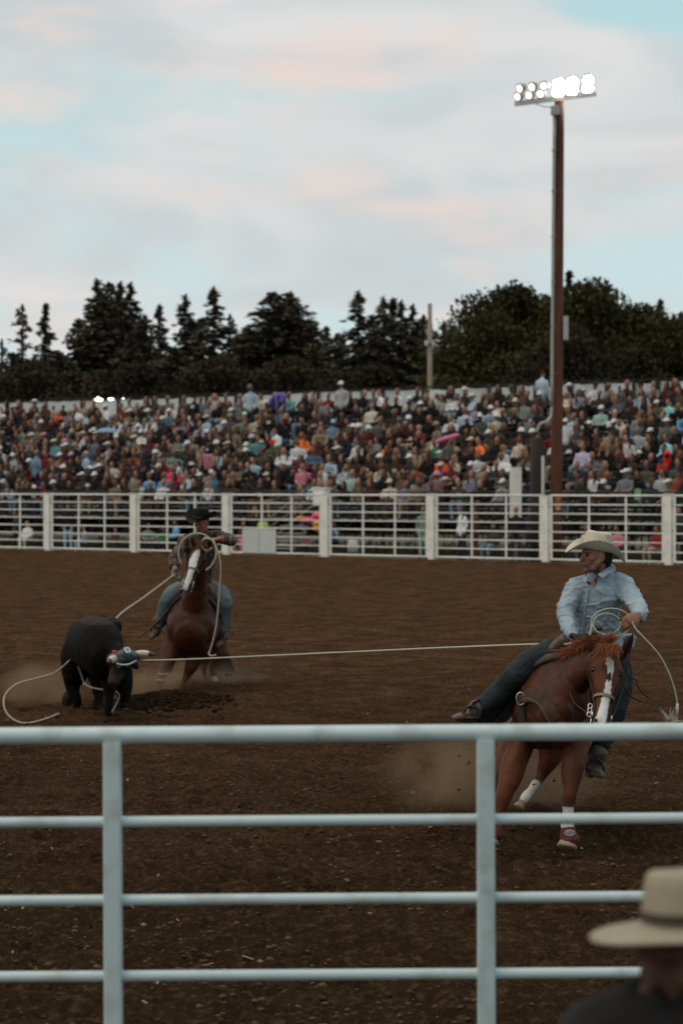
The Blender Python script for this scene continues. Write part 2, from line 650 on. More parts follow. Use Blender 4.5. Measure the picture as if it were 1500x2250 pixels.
def build_ground():
    ys = [-30, -10, 0, 4]
    y = 7.0
    while y < 92:
        ys.append(y)
        y += max(0.016, (y / 700))if y < 40 else y / 240
    while y < 5000:
        ys.append(y)
        y *= 1.25
    ys = np.array(ys)
    us = np.linspace(-1, 1, 460)
    us = np.concatenate([[-9, -4, -2, -1.4, -1.15], us, [1.15, 1.4, 2, 4, 9]])
    half = 0.9 + 0.19 * np.clip(ys, 7, None)
    half[ys < 7] = 2.2
    half[ys > 90] = half[ys > 90] * 2
    X = us[None, :] * half[:, None]
    Y = np.repeat(ys[:, None], len(us), 1)
    Z = ground_z(X, Y)
    Z[(Y < 6.9) | (Y > 95) | (np.abs(us)[None, :] > 1.05)] = 0.0
    v = np.stack([X, Y, Z], -1).reshape(-1, 3)
    a = np.arange((len(ys) - 1) * len(us)).reshape(len(ys) - 1, len(us))[:, :-1].ravel()
    f = np.stack([a, a + 1, a + 1 + len(us), a + len(us)], 1)
    me = raw_mesh('ground', v, f, None, True)
    m = bpy.data.materials.new('arena_soil')
    m.use_nodes = True
    t = m.node_tree
    L = t.links.new
    b = t.nodes['Principled BSDF']
    b.inputs['Roughness'].default_value = 0.95
    b.inputs['Specular IOR Level'].default_value = 0.0
    g = nd(t, 'ShaderNodeNewGeometry')
    sp = nd(t, 'ShaderNodeSeparateXYZ')
    L(g.outputs['Position'], sp.inputs[0])

    def noise(scale, det=5, vec=None):
        n = nd(t, 'ShaderNodeTexNoise')
        n.inputs['Scale'].default_value = scale
        n.inputs['Detail'].default_value = det
        L(vec or g.outputs['Position'], n.inputs['Vector'])
        return n.outputs[0]

    def mr(src, a, b_, c, d):
        n = nd(t, 'ShaderNodeMapRange')
        for k, q in zip(('From Min', 'From Max', 'To Min', 'To Max'), (a, b_, c, d)):
            n.inputs[k].default_value = q
        L(src, n.inputs['Value'])
        return n.outputs[0]

    def mix(fac, a, b_):
        n = nd(t, 'ShaderNodeMix', data_type='RGBA')
        if hasattr(fac, 'links'):
            L(fac, n.inputs[0])
        else:
            n.inputs[0].default_value = fac
        for i, q in ((6, a), (7, b_)):
            if hasattr(q, 'links'):
                L(q, n.inputs[i])
            else:
                n.inputs[i].default_value = (*q, 1)
        return n.outputs[2]
    # darker soil on the near side, paler soil towards the middle of the arena
    wob = noise(0.25, 3)
    add = nd(t, 'ShaderNodeMath', operation='MULTIPLY_ADD')
    L(wob, add.inputs[0])
    add.inputs[1].default_value = 14.0
    L(sp.outputs[1], add.inputs[2])
    far_fac = mr(add.outputs[0], 17.0, 38.0, 0, 1)
    c1 = mix(mr(noise(6.0), 0.3, 0.7, 0, 1), (0.024, 0.0148, 0.008), (0.052, 0.0325, 0.018))
    c2 = mix(mr(noise(2.5), 0.3, 0.7, 0, 1), (0.086, 0.045, 0.023), (0.150, 0.083, 0.043))
    c = mix(far_fac, c1, c2)
    # harrow streaks, seen almost edge-on
    mp = nd(t, 'ShaderNodeMapping')
    mp.inputs['Scale'].default_value = (0.5, 1.6, 1)
    mp.inputs['Rotation'].default_value = (0, 0, 0.3)
    L(g.outputs['Position'], mp.inputs[0])
    st = noise(2.2, 6, mp.outputs[0])
    c = mix(mr(st, 0.40, 0.60, 0.65, 0.0), c, (0.034, 0.019, 0.011))
    c = mix(mr(noise(30.0, 8), 0.36, 0.56, 0.6, 0.0), c, (0.022, 0.0125, 0.0065))
    c = mix(mr(noise(17.0, 8), 0.52, 0.70, 0.0, 0.45), c, (0.13, 0.083, 0.05))
    fl = noise(95.0, 3)
    c = mix(mr(fl, 0.66, 0.74, 0, 0.5), c, (0.17, 0.12, 0.08))
    # beyond the far fence: trampled gravel
    dx = nd(t, 'ShaderNodeVectorMath', operation='DOT_PRODUCT')
    L(g.outputs['Position'], dx.inputs[0])
    dx.inputs[1].default_value = (FN[0], FN[1], 0)
    beyond = mr(dx.outputs['Value'], F0 @ FN + 0.1, F0 @ FN + 0.5, 0, 1)
    c = mix(beyond, c, mix(mr(noise(1.5), 0.3, 0.7, 0, 1), (0.11, 0.10, 0.07), (0.19, 0.16, 0.12)))
    L(c, b.inputs['Base Color'])
    n2 = noise(38.0, 8)
    bp = nd(t, 'ShaderNodeBump')
    bp.inputs['Strength'].default_value = 0.9
    bp.inputs['Distance'].default_value = 0.05
    L(n2, bp.inputs['Height'])
    L(bp.outputs[0], b.inputs['Normal'])
    o = link_mesh('ground', me, m)
    tag(o, kind='structure')
    # clods: countless
    ico = bpy.data.meshes.new('t')
    import bmesh
    bm = bmesh.new()
    bmesh.ops.create_icosphere(bm, subdivisions=1, radius=1)
    bv = np.array([v_.co[:] for v_ in bm.verts])
    bf = np.array([[q.index for q in f_.verts] for f_ in bm.faces])
    bm.free()
    bpy.data.meshes.remove(ico)
    N = 15000
    Yc = 9.0 * (42 / 9.0) ** npr.rand(N)
    Xc = (npr.rand(N) * 2 - 1) * (0.175 * Yc + 0.5)
    keep = np_noise(Xc * 0.8, Yc * 0.8, 21) > 0.42 + 0.25 * npr.rand(N) - 0.15
    Xc, Yc = Xc[keep], Yc[keep]
    N = len(Xc)
    r = 0.004 + 0.017 * npr.rand(N) ** 3.2
    Zc = ground_z(Xc, Yc)
    V = bv[None] * (1 + 0.5 * (npr.rand(N, len(bv), 1) - 0.5)) * r[:, None, None] * np.array([1.2, 1.0, 0.7])
    V[:, :, 0] += Xc[:, None]
    V[:, :, 1] += Yc[:, None]
    V[:, :, 2] += (Zc + r * 0.25)[:, None]
    Ff = (bf[None] + (np.arange(N) * len(bv))[:, None, None]).reshape(-1, 3)
    base = np.array([0.070, 0.043, 0.025])
    cc = base[None] * (0.55 + 1.1 * npr.rand(N, 1))
    pale = npr.rand(N) > 0.975
    cc[pale] = np.array([0.20, 0.16, 0.11])
    colr = np.repeat(cc, len(bv), 0)
    me = raw_mesh('soil_clods', V.reshape(-1, 3), Ff, colr)
    o = link_mesh('soil_clods', me, M('clods', attr=True, rough=0.95, var=0.25, vs=60))
    tag(o, 'loose brown clods and pebbles scattered over the arena soil', 'clods', kind='stuff')
    # chips of wood and straw lying about
    mb = MB()
    for i in range(30):
        yy = 10 + 16 * rnd.random() ** 1.4
        xx = (rnd.random() * 2 - 1) * 0.17 * yy
        a = rnd.random() * 3
        l = 0.008 + 0.03 * rnd.random() ** 2
        z = float(ground_z(np.array([xx]), np.array([yy]))[0]) + 0.012
        mb.bar((xx - l * math.cos(a), yy - l * math.sin(a), z), (xx + l * math.cos(a), yy + l * math.sin(a), z + 0.012), 0.006 + 0.010 * rnd.random(), 0.004)
    o = mb.build('wood_chips', M('chips', (0.26, 0.19, 0.12), var=0.4, vs=3))
    tag(o, 'pale chips of wood and straw strewn on the soil', 'litter', kind='stuff')


build_ground()

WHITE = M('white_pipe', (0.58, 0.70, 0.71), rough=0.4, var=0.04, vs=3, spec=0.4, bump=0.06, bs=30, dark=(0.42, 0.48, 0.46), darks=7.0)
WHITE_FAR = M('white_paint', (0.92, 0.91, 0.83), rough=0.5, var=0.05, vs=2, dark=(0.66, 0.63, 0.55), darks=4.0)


# ================================================================ NEAR FENCE
def near_panel(x0, z_tilt, label):
    Y = 7.1
    up = [0, 1, 2, 3]
    sp = 817 / F * Y
    t = thing('pipe_fence', label, 'fence', (0, 0, 0), 'pipe fence panels on the near side')

    def zt(x):
        return z_tilt * x
    xa, xb = x0, x0 + 3 * sp
    mb = MB()
    n = 12
    pts = [(x, Y, 1.725 + zt(x)) for x in np.linspace(xa - 0.045, xb + 0.045, n)]
    mb.tube(pts, 0.0305, 20)
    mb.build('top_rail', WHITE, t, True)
    for z in (1.4155, 1.136, 0.865, 0.60, 0.34, 0.10):
        mb = MB()
        pts = [(x, Y + 0.006, z + zt(x)) for x in np.linspace(xa, xb, n)]
        mb.tube(pts, 0.0192, 16)
        mb.build('rail', WHITE, t, True)
    for i in up:
        x = x0 + i * sp
        mb = MB()
        w, h0, h1 = 0.031, 0.0, 1.702 + zt(x)
        c = 0.006
        prof = [(-w + c, -w), (w - c, -w), (w, -w + c), (w, w - c), (w - c, w), (-w + c, w), (-w, w - c), (-w, -w + c)]
        v = [(x + a + 0.004 * (1.7 - h), Y - 0.012 + b, h) for h in (h0, h1) for a, b in prof]
        mb.add(v, [tuple(range(8))[::-1], tuple(range(8, 16))] + [(k, (k + 1) % 8, 8 + (k + 1) % 8, 8 + k) for k in range(8)])
        # weld beads where rails meet the upright
        for z in (1.4155, 1.136, 0.865, 0.60, 0.34):
            for s_ in (-1, 1):
                mb.ball((x + 0.004 * (1.7 - z) + s_ * 0.032, Y + 0.004, z + zt(x)), (0.006, 0.021, 0.0225), 8, 6)
        mb.build('upright', WHITE, t)
    return t


sp_ = 817 / F * 7.1
near_panel((248 - 750) / F * 7.1 - sp_, 0.0067, 'white pipe fence panel in front of the arena, crossing the whole view')
for s_, w_ in ((-1, 'first white pipe panel beyond the near panel on the steer side'), (1, 'first white pipe panel beyond the near panel, behind the straw hat man')):
    near_panel((248 - 750) / F * 7.1 - sp_ + s_ * (3 * sp_ + 0.16), 0.0067, w_)


# ================================================================ FAR FENCE
def far_panel_proto(W):
    t = thing('arena_panel', 'x', 'fence', (0, 0, 0), 'white arena panels along the far side')
    H0, H1 = 0.20, 2.36
    zs = np.linspace(H0, H1, 8)
    g = 0.20
    for i, z in enumerate(zs):
        mb = MB()
        r = 0.034 if i in (0, 7) else 0.022
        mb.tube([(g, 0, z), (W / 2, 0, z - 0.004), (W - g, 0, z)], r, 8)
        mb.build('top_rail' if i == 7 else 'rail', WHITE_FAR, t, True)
    for k, x in enumerate((g, g + (W - 2 * g) * 0.345, g + (W - 2 * g) * 0.675, W - g)):
        mb = MB()
        mb.box((x, 0, (H0 + H1) / 2), (0.075 if k in (0, 3) else 0.055, 0.05, H1 - H0 + 0.03))
        mb.build('upright', WHITE_FAR, t)
    return t


def far_post_proto():
    t = thing('fence_post', 'x', 'post', (0, 0, 0), 'white posts between the far arena panels')
    mb = MB()
    mb.box((0, 0, 1.2), (0.23, 0.20, 2.44))
    mb.build('post', WHITE_FAR, t)
    mb = MB()
    mb.box((0, 0, 2.435), (0.27, 0.24, 0.03))
    mb.build('cap', WHITE_FAR, t)
    mb = MB()
    for z in (0.45, 1.25, 2.05):
        for s_ in (-1, 1):
            mb.box((s_ * 0.135, -0.02, z), (0.10, 0.03, 0.035))
    mb.build('hinge', M('hinge', (0.30, 0.29, 0.26), metal=0.6, rough=0.5), t)
    return t


def build_far_fence():
    W = 4.513
    ang = math.atan2(FU[1], FU[0])
    pn, pp = far_panel_proto(W), far_post_proto()
    labs = ['white arena panel past the steer side, cut by the picture edge',
            'white arena panel straight above the black steer',
            'white arena panel left of the black-hatted rider, above the steer rope',
            'white arena panel directly behind the black-hatted rider',
            'white arena panel carrying the blank white signboard',
            'white arena panel just beside the small white box, clear of riders',
            'white arena panel between the clear panel and the lamp pole',
            'white arena panel in front of the lamp pole, behind the straw hat',
            'white arena panel last at the lamp pole side, cut by the picture edge']
    labs[2] = 'white arena panel behind the shoulder of the black-hatted rider'
    posts = ['white fence post last in view on the steer side',
             'white fence post above the steer, first whole one of the row',
             'white fence post above the taut rope between steer and rider',
             'white fence post directly behind the black-hatted rider elbow',
             'white fence post topped by the small white box',
             'white fence post midway between white box and lamp pole',
             'white fence post beside the foot of the lamp pole',
             'white fence post beyond the lamp pole, above the straw-hatted rider shoulder',
             'white fence post outside the picture past the lamp pole']
    for j, i in enumerate(range(-1, 8)):
        t = pn if j == 0 else copy_tree(pn)
        p = F0 + FU * W * i
        t.location = (p[0], p[1], 0)
        t.rotation_euler = (0, 0, ang)
        t['label'] = labs[j]
        q = pp if j == 0 else copy_tree(pp)
        q.location = (p[0], p[1], -0.03 - 0.05 * (i == 5))
        q.rotation_euler = (0, 0, ang)
        q['label'] = posts[j]
    # signboard on panel 3 and white box on the post
    a, b = on_line(533, -0.06), on_line(606, -0.06)
    z1, z0 = CZ - (1162 - HY) / F * a[1], CZ - (1214 - HY) / F * a[1]
    t = thing('signboard', 'blank white board fixed low on the far arena fence', 'board', (a[0], a[1], 0))
    mb = MB()
    c = (a + b) / 2
    mb.bar((a[0], a[1], (z0 + z1) / 2), (b[0], b[1], (z0 + z1) / 2), 0.02, z1 - z0)
    mb.build('board', M('board', (0.62, 0.66, 0.64), var=0.05, vs=2), t)
    mb = MB()
    m_ = c - FN * 0.02
    mb.bar((m_[0], m_[1], z0), (m_[0], m_[1], z1), 0.02, 0.012)
    mb.build('batten', M('batten', (0.5, 0.52, 0.5)), t)
    a = on_line(706, 0.5)
    t = thing('equipment_box', 'small white box on a post just above the far fence', 'box', (a[0], a[1], 0))
    mb = MB()
    mb.box((a[0], a[1], 2.28), (0.50, 0.35, 0.62), R=Matrix.Rotation(ang, 3, 'Z'))
    mb.build('body', WHITE_FAR, t)
    mb = MB()
    mb.box((a[0], a[1], 2.61), (0.60, 0.42, 0.05), R=Matrix.Rotation(ang, 3, 'Z'))
    mb.build('lid', WHITE_FAR, t)
    mb = MB()
    mb.box((a[0], a[1], 0.98), (0.12, 0.12, 1.98), R=Matrix.Rotation(ang, 3, 'Z'))
    mb.build('leg', WHITE_FAR, t)


build_far_fence()

# ================================================================ STANDS
NROW = 13
ROW_D0, ROW_RUN, ROW_Z0, ROW_RISE = 5.6, 0.74, 1.42, 0.335   # footboard heights
ANG = math.atan2(FU[1], FU[0])
ALU = M('aluminium', (0.34, 0.37, 0.36), rough=0.5, metal=0.15, var=0.1, vs=3)
STEEL = M('dark_steel', (0.035, 0.033, 0.03), rough=0.6, var=0.3)
GALV = M('galvanised', (0.30, 0.31, 0.30), rough=0.55, metal=0.3, var=0.2)


def LP(s_, d, z):
    """a point s metres along the far fence line and d metres behind it"""
    p = F0 + FU * s_ + FN * d
    return (p[0], p[1], z)


def build_stands():
    t = thing('bleachers', 'long stand of aluminium bench rows packed with spectators', 'bleachers', LP(5, 8, 0))
    s0, s1 = -26.0, 34.0
    for j in range(NROW):
        d, z = ROW_D0 + ROW_RUN * j, ROW_Z0 + ROW_RISE * j
        mb = MB()
        mb.bar(LP(s0, d, z + 0.42), LP(s1, d, z + 0.42), 0.28, 0.045)
        mb.build('bench', ALU, t)
        mb = MB()
        mb.bar(LP(s0, d - 0.36, z - 0.02), LP(s1, d - 0.36, z - 0.02), 0.30, 0.04)
        mb.build('footboard', ALU, t)
        mb = MB()
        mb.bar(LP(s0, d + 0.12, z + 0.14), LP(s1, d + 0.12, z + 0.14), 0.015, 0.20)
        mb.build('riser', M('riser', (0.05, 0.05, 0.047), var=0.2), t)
    # two low steps in front
    for k, (d, z) in enumerate(((4.7, 1.02), (4.1, 0.62))):
        mb = MB()
        mb.bar(LP(s0, d, z), LP(s1, d, z), 0.26, 0.045)
        mb.build('footboard', ALU, t)
    for i, s_ in enumerate(np.arange(s0, s1, 1.83)):
        mb = MB()
        mb.bar(LP(s_, 4.2, 0.35), LP(s_, ROW_D0 + ROW_RUN * (NROW - 1), ROW_Z0 + ROW_RISE * NROW - 0.45), 0.05, 0.09)
        for j in (0, 3, 6, 9, 12):
            d, z = ROW_D0 + ROW_RUN * j, ROW_Z0 + ROW_RISE * j
            mb.bar(LP(s_, d, 0), LP(s_, d, z + 0.05), 0.06)
        for j in (0, 3, 6, 9):
            d, z = ROW_D0 + ROW_RUN * j, ROW_Z0 + ROW_RISE * j
            mb.bar(LP(s_ + 0.04, d, 0.1), LP(s_ + 0.04, d + 3 * ROW_RUN, z + 0.6), 0.035)
        mb.build('frame', STEEL, t)
    mb = MB()       # front guard rail
    zr = ROW_Z0 + 1.05
    for z in (zr, zr - 0.42):
        mb.tube([LP(s0, 4.95, z), LP(s1, 4.95, z)], 0.026, 6)
    for s_ in np.arange(s0, s1, 2.44):
        mb.tube([LP(s_, 4.95, 0.9), LP(s_, 4.95, zr)], 0.024, 6)
    mb.build('guard_rail', STEEL, t)
    # stairs with handrails up to the first aisle
    for px in (650,):
        c = on_line(px, 4.0)
        s_ = (c - F0) @ FU
        mb = MB()
        for k in range(5):
            mb.bar(LP(s_ - 0.6, 3.0 + 0.3 * k, 0.28 * (k + 1)), LP(s_ + 0.6, 3.0 + 0.3 * k, 0.28 * (k + 1)), 0.28, 0.04)
        mb.build('stair', ALU, t)
        mb = MB()
        for e in (-0.65, 0.65):
            mb.tube([LP(s_ + e - 1.5, 2.6, 0.2), LP(s_ + e + 0.6, 5.0, 2.7)], 0.03, 6)
            mb.tube([LP(s_ + e - 1.5, 2.6, 0.0), LP(s_ + e + 0.6, 5.0, 2.2)], 0.02, 6)
            mb.tube([LP(s_ + e - 0.3, 3.9, 0.0), LP(s_ + e - 0.3, 3.9, 1.6)], 0.02, 6)
        mb.build('handrail', M('handrail', (0.28, 0.22, 0.17), rough=0.5), t)
    # back wall of white sheets between dark posts
    w = thing('back_wall', 'white sheet wall with dark posts along the top of the stand', 'wall', LP(5, 16, 0))
    D = 16.0
    xs = [-420, -300, -190, -80, 48, 104, 182, 262, 338, 398, 455, 520, 612, 700, 797, 843, 930, 1022, 1076, 1132, 1176, 1255, 1332, 1392, 1446, 1520, 1600, 1700, 1800]
    S = [float((on_line(x, D) - F0) @ FU) for x in xs]
    panel_m = M('sheet', (0.66, 0.72, 0.70), rough=0.6, var=0.07, vs=0.7, bump=0.25, bs=1.2, dark=(0.45, 0.47, 0.44), darks=0.8)
    for a, b in zip(S[:-1], S[1:]):
        zz = 7.02 + rnd.uniform(-0.04, 0.04)
        mb = MB()
        nn = 6
        v, f = [], []
        for k in range(nn + 1):
            q = a + (b - a) * k / nn
            dd = D + 0.03 * math.sin(k * 2.1 + a)
            sag = -0.05 * math.sin(math.pi * k / nn) * rnd.uniform(0.3, 1.4)
            for d_ in (dd, dd + 0.02):
                v += [LP(q, d_, 4.6), LP(q, d_, zz + sag)]
        for k in range(nn):
            i = k * 4
            f += [(i, i + 4, i + 5, i + 1), (i + 2, i + 3, i + 7, i + 6), (i + 1, i + 5, i + 7, i + 3)]
        mb.add(v, f)
        mb.build('sheet', panel_m, w)
    for q in S:
        mb = MB()
        mb.bar(LP(q, D - 0.08, 0), LP(q, D - 0.08, 7.18), 0.13, 0.10)
        mb.build('wall_post', M('wall_post', (0.03, 0.026, 0.022), var=0.3), w)
    mb = MB()
    mb.bar(LP(S[0], D - 0.02, 7.10), LP(S[-1], D - 0.02, 7.12), 0.06, 0.07)
    mb.build('top_beam', M('wall_post'), w)
    mb = MB()
    mb.bar(LP(S[0], D - 0.10, 6.1), LP(S[-1], D - 0.10, 6.1), 0.06, 0.09)
    mb.build('mid_beam', M('wall_post'), w)


build_stands()


# ================================================================ POLES
def build_poles():
    Y = 70.5
    k = Y / F
    base = P(1220, HY + CZ * F / Y, Y)
    top = P(1228, 222, Y)
    t = thing('light_pole', 'tall brown timber pole with a bank of blazing floodlights', 'lamp pole', (base[0], Y, 0))
    wood = M('pole_wood', (0.13, 0.052, 0.030), rough=0.8, var=0.35, vs=5, stretch=(1, 1, 0.12), bump=0.4, bs=8, dark=(0.05, 0.03, 0.02), darks=2.0)
    mb = MB()
    zs = np.linspace(0, 1, 14)
    mb.tube([base + (top - base) * z for z in zs], [0.225 - 0.055 * z for z in zs], 20)
    mb.build('pole', wood, t, True)
    # conduit down the side, ending in a bend
    cm = M('conduit', (0.42, 0.42, 0.39), rough=0.5, metal=0.2)
    mb = MB()
    pa = [P(1217, 250, Y - 0.25), P(1213.5, 600, Y - 0.27), P(1211, 895, Y - 0.30)]
    mb.tube(catmull(pa, 4), 0.055, 8)
    pb = [P(1211, 895, Y - 0.30), P(1209, 915, Y - 0.34), P(1200, 926, Y - 0.38), P(1186, 932, Y - 0.38), P(1178, 950, Y - 0.36)]
    mb.tube(catmull(pb, 4), 0.05, 8)
    mb.build('conduit', cm, t, True)
    mb = MB()
    for py in (330, 420, 520, 620, 720, 820):
        c = P(1213 + (900 - py) * 0.006, py, Y - 0.28)
        mb.box(c, (0.17, 0.10, 0.04))
    mb.build('clamp', GALV, t)
    mb = MB()
    mb.box(P(1219, 243, Y - 0.28), (0.30, 0.22, 0.30))
    mb.build('junction_box', M('box_grey', (0.42, 0.43, 0.41)), t)
    mb = MB()
    mb.box(P(1241, 721, Y), (0.18, 0.35, 0.84))
    mb.build('meter_box', M('meter', (0.45, 0.48, 0.47)), t)
    mb = MB()
    mb.box(P(1225, 1106, Y - 0.27), (0.20, 0.02, 0.56))
    mb.build('warning_sign', M('warn', (0.42, 0.14, 0.05), var=0.5, vs=9), t)
    mb = MB()
    mb.box(P(1225, 1117, Y - 0.285), (0.10, 0.012, 0.09))
    mb.build('warning_panel', M('warn2', (0.6, 0.55, 0.5)), t)
    # crossarm
    a, b = P(1132, 228, Y - 0.9), P(1306, 206, Y + 0.9)
    arm_m = M('arm_white', (0.62, 0.60, 0.55), rough=0.6)
    mb = MB()
    mb.bar(a, b, 0.14, 0.17)
    mb.build('crossarm', arm_m, t)
    mb = MB()
    dv = unit(b - a)
    mb.tube(catmull([a + dv * 0.9 + (0, 0, -.1), a + dv * 1.25 + (0, 0, -.22), P(1217, 236, Y - .3)], 4), 0.015, 5)
    mb.build('cable', STEEL, t)
    glow = M('lamp_glow', (1.0, 0.95, 0.88), emit=3.2)
    glare = M('lamp_glare', (1.0, 0.95, 0.88), emit=130)
    hous = M('lamp_housing', (0.50, 0.47, 0.42), rough=0.5, metal=0.2)
    LL = np.linalg.norm(b - a)
    for i, fr in enumerate((0.03, 0.17, 0.31, 0.53, 0.70, 0.90)):
        c = a + (b - a) * fr
        yaw = (-1.0, -0.8, -0.5, 0.1, 0.15, 0.35)[i]
        fw = unit((math.sin(yaw), -math.cos(yaw), -0.42))
        sd = unit(np.cross(fw, (0, 0, 1)))
        up = np.cross(sd, fw)
        for q in range(2):
            cc = c + np.array((0, 0, 0.24 + 0.27 * (1 - q))) + sd * (-0.13 * (1 - q)) * (1 if i < 3 else 0.2)
            R = np.stack([sd, fw, up], 1)
            K = 1.0 if i < 3 else 1.35
            lb = MB()
            # bowl reflector: wide at the glass, narrow at the back
            pts = [cc - fw * 0.26, cc - fw * 0.20, cc - fw * 0.08, cc + fw * 0.03]
            lb.tube(pts, [0.07 * K, 0.13 * K, 0.17 * K, 0.185 * K], 12)
            h = lb.build('floodlight', hous, t, True)
            gb = MB()
            gb.ball(cc + fw * 0.035, ((0.125 if i < 3 else 0.155) * K, 0.03, (0.11 if i < 3 else 0.14) * K), 14, 8, R)
            gb.build('lens', glow if i < 3 else glare, h, True)
            sb = MB()
            sb.bar(c + (0, 0, 0.08), cc - fw * 0.16, 0.04)
            sb.build('bracket', GALV, h)
    # splice post and steel pipe beside it
    b2 = P(1177, HY + CZ * F / 70.2, 70.2)
    t2 = thing('timber_post', 'short dark weathered timber post close beside the lamp pole', 'post', (b2[0], 70.2, 0))
    mb = MB()
    zt = CZ - (962 - HY) / F * 70.2
    mb.tube([(b2[0], 70.2, 0), (b2[0] - 0.02, 70.2, zt / 2), (b2[0], 70.2, zt - 0.05), (b2[0], 70.2, zt)], [0.21, 0.2, 0.195, 0.17], 14)
    mb.build('post', M('old_wood', (0.045, 0.036, 0.028), var=0.35, vs=4, stretch=(1, 1, .1), bump=.4), t2, True)
    b3 = P(1192, HY + CZ * F / 69.9, 69.9)
    t3 = thing('steel_pipe', 'thin pale steel pipe standing between timber post and lamp pole', 'pipe', (b3[0], 69.9, 0))
    mb = MB()
    zt = CZ - (1002 - HY) / F * 69.9
    mb.tube([(b3[0], 69.9, 0), (b3[0], 69.9, zt)], 0.055, 10)
    mb.build('pipe', M('box_grey'), t3, True)
    b4 = P(1132, HY + CZ * F / 71.5, 71.5)
    t4 = thing('control_cabinet', 'narrow white cabinet standing next to the timber post', 'cabinet', (b4[0], 71.5, 0))
    mb = MB()
    zt = CZ - (1027 - HY) / F * 71.5
    mb.box((b4[0], 71.5, zt / 2 + .7), (0.40, 0.3, zt - 1.4))
    mb.build('body', WHITE_FAR, t4)
    mb = MB()
    mb.box((b4[0], 71.5, .7), (0.10, 0.12, 1.4))
    mb.build('stand', GALV, t4)
    # far utility pole
    Yp = 112.0
    b5 = P(944, HY + CZ * F / Yp, Yp)
    t5 = thing('utility_pole', 'bare weathered utility pole in front of the conifers', 'pole', (b5[0], Yp, 0))
    mb = MB()
    tp = P(944, 667, Yp)
    mb.tube([b5, (b5 + tp) / 2, tp], [0.20, 0.16, 0.12], 12)
    mb.build('pole', M('pole_grey', (0.30, 0.24, 0.19), var=.3, vs=3, stretch=(1, 1, .15), dark=(0.1, .07, .05)), t5, True)
    mb = MB()
    for py in (752, 757):
        mb.ball(P(936, py, Yp - .2), 0.10, 8, 6)
        mb.ball(P(951, py, Yp - .2), 0.07, 8, 6)
    mb.build('insulator', M('insul', (0.6, 0.65, 0.68), rough=.3), t5, True)
    mb = MB()
    mb.bar(P(934, 756, Yp - .12), P(953, 756, Yp - .12), 0.05)
    mb.build('bracket', STEEL, t5)
    # small glaring lamps at the back wall
    for j, (px, py, r, lb_) in enumerate(((217, 878, 0.17, 'largest of three small glaring lamps above the back wall'),
                                          (244, 876, 0.11, 'middle one of three small glaring lamps above the back wall'),
                                          (271, 874, 0.06, 'dimmest of three small glaring lamps above the back wall'))):
        g2 = on_line(px, 17.2)
        tt = thing('wall_lamp', lb_, 'lamp', (g2[0], g2[1], 0), 'small lamps over the back wall')
        z = CZ - (py - HY) / F * g2[1]
        mb = MB()
        mb.tube([(g2[0], g2[1] + .2, 0), (g2[0], g2[1] + .2, z)], 0.04, 6)
        mb.build('post', STEEL, tt)
        mb = MB()
        mb.tube([(g2[0], g2[1] + .22, z), (g2[0], g2[1] + .05, z), (g2[0], g2[1] - .03, z)], [r * .4, r * .9, r * 1.15], 10)
        mb.build('hood', STEEL, tt, True)
        mb = MB()
        mb.ball((g2[0], g2[1] - .04, z), (r * 1.25, .05, r * .75), 10, 6)
        mb.build('lens', M('small_glow', (1.0, 0.93, 0.75), emit=9), tt, True)


build_poles()


# ================================================================ TREES
def conifer_mesh(name, H, W, seed, density=1.0, droop=0.25, full=0.5, ragged=0.3):
    r = np.random.RandomState(seed)
    V, C = [], []
    z = 0.06 * H
    while z < H * 0.985:
        k = 1 - z / H
        L = W / 2 * (k ** (1.0 - 0.38 * full)) * 1.25 + 0.03
        nb = int((2.6 + 3.2 * k) * density + r.rand())
        for b in range(nb):
            a = r.rand() * 6.283
            l = L * (1 - ragged * r.rand() * 1.3) * (1 + 0.25 * (r.rand() < 0.15))
            dz = -droop * l * (0.6 + 0.6 * r.rand()) + 0.10 * l
            dirv = np.array((math.cos(a), math.sin(a)))
            m = max(3, int(l * 3.4 * density))
            for q in range(m):
                t = (q + r.rand()) / m
                w = 0.10 + 0.5 * (1 - t) * min(1, l / 3)
                c = np.array((dirv[0] * l * t, dirv[1] * l * t, z + dz * t * t + (r.rand() - .5) * 0.15))
                for e in range(6):
                    o = (r.rand(3) - .5) * np.array((w * 1.5, w * 1.5, 0.30))
                    s = (0.09 + 0.19 * r.rand()) * (.55 + .6 * min(1, k * 2))
                    d1 = unit(np.append(dirv, -0.05) + (r.rand(3) - .5) * 1.1) * s * 2.1
                    d2 = unit(np.cross(d1, r.rand(3) - .5)) * s * 0.55
                    V.append((c + o - d1 / 2, c + o + d2, c + o + d1 / 2, c + o - d2))
                    C.append(r.rand())
        z += 0.21 + 0.10 * r.rand() + H * 0.002
    for q in range(12):     # leader
        c = np.array((0, 0, H * (0.95 + 0.05 * q / 12)))
        d1 = unit((r.rand() - .5, r.rand() - .5, 1.2)) * 0.35
        d2 = unit(np.cross(d1, r.rand(3) - .5)) * 0.07
        V.append((c - d1 / 2, c + d2, c + d1 / 2, c - d2))
        C.append(r.rand())
    v = np.array(V).reshape(-1, 3)
    f = np.arange(len(v)).reshape(-1, 4)
    base = np.array((0.092, 0.082, 0.054)) * 1.0
    col = base[None] * (0.55 + 1.1 * np.repeat(np.array(C), 4)[:, None] ** 1.5)
    return raw_mesh(name, v, f, col)


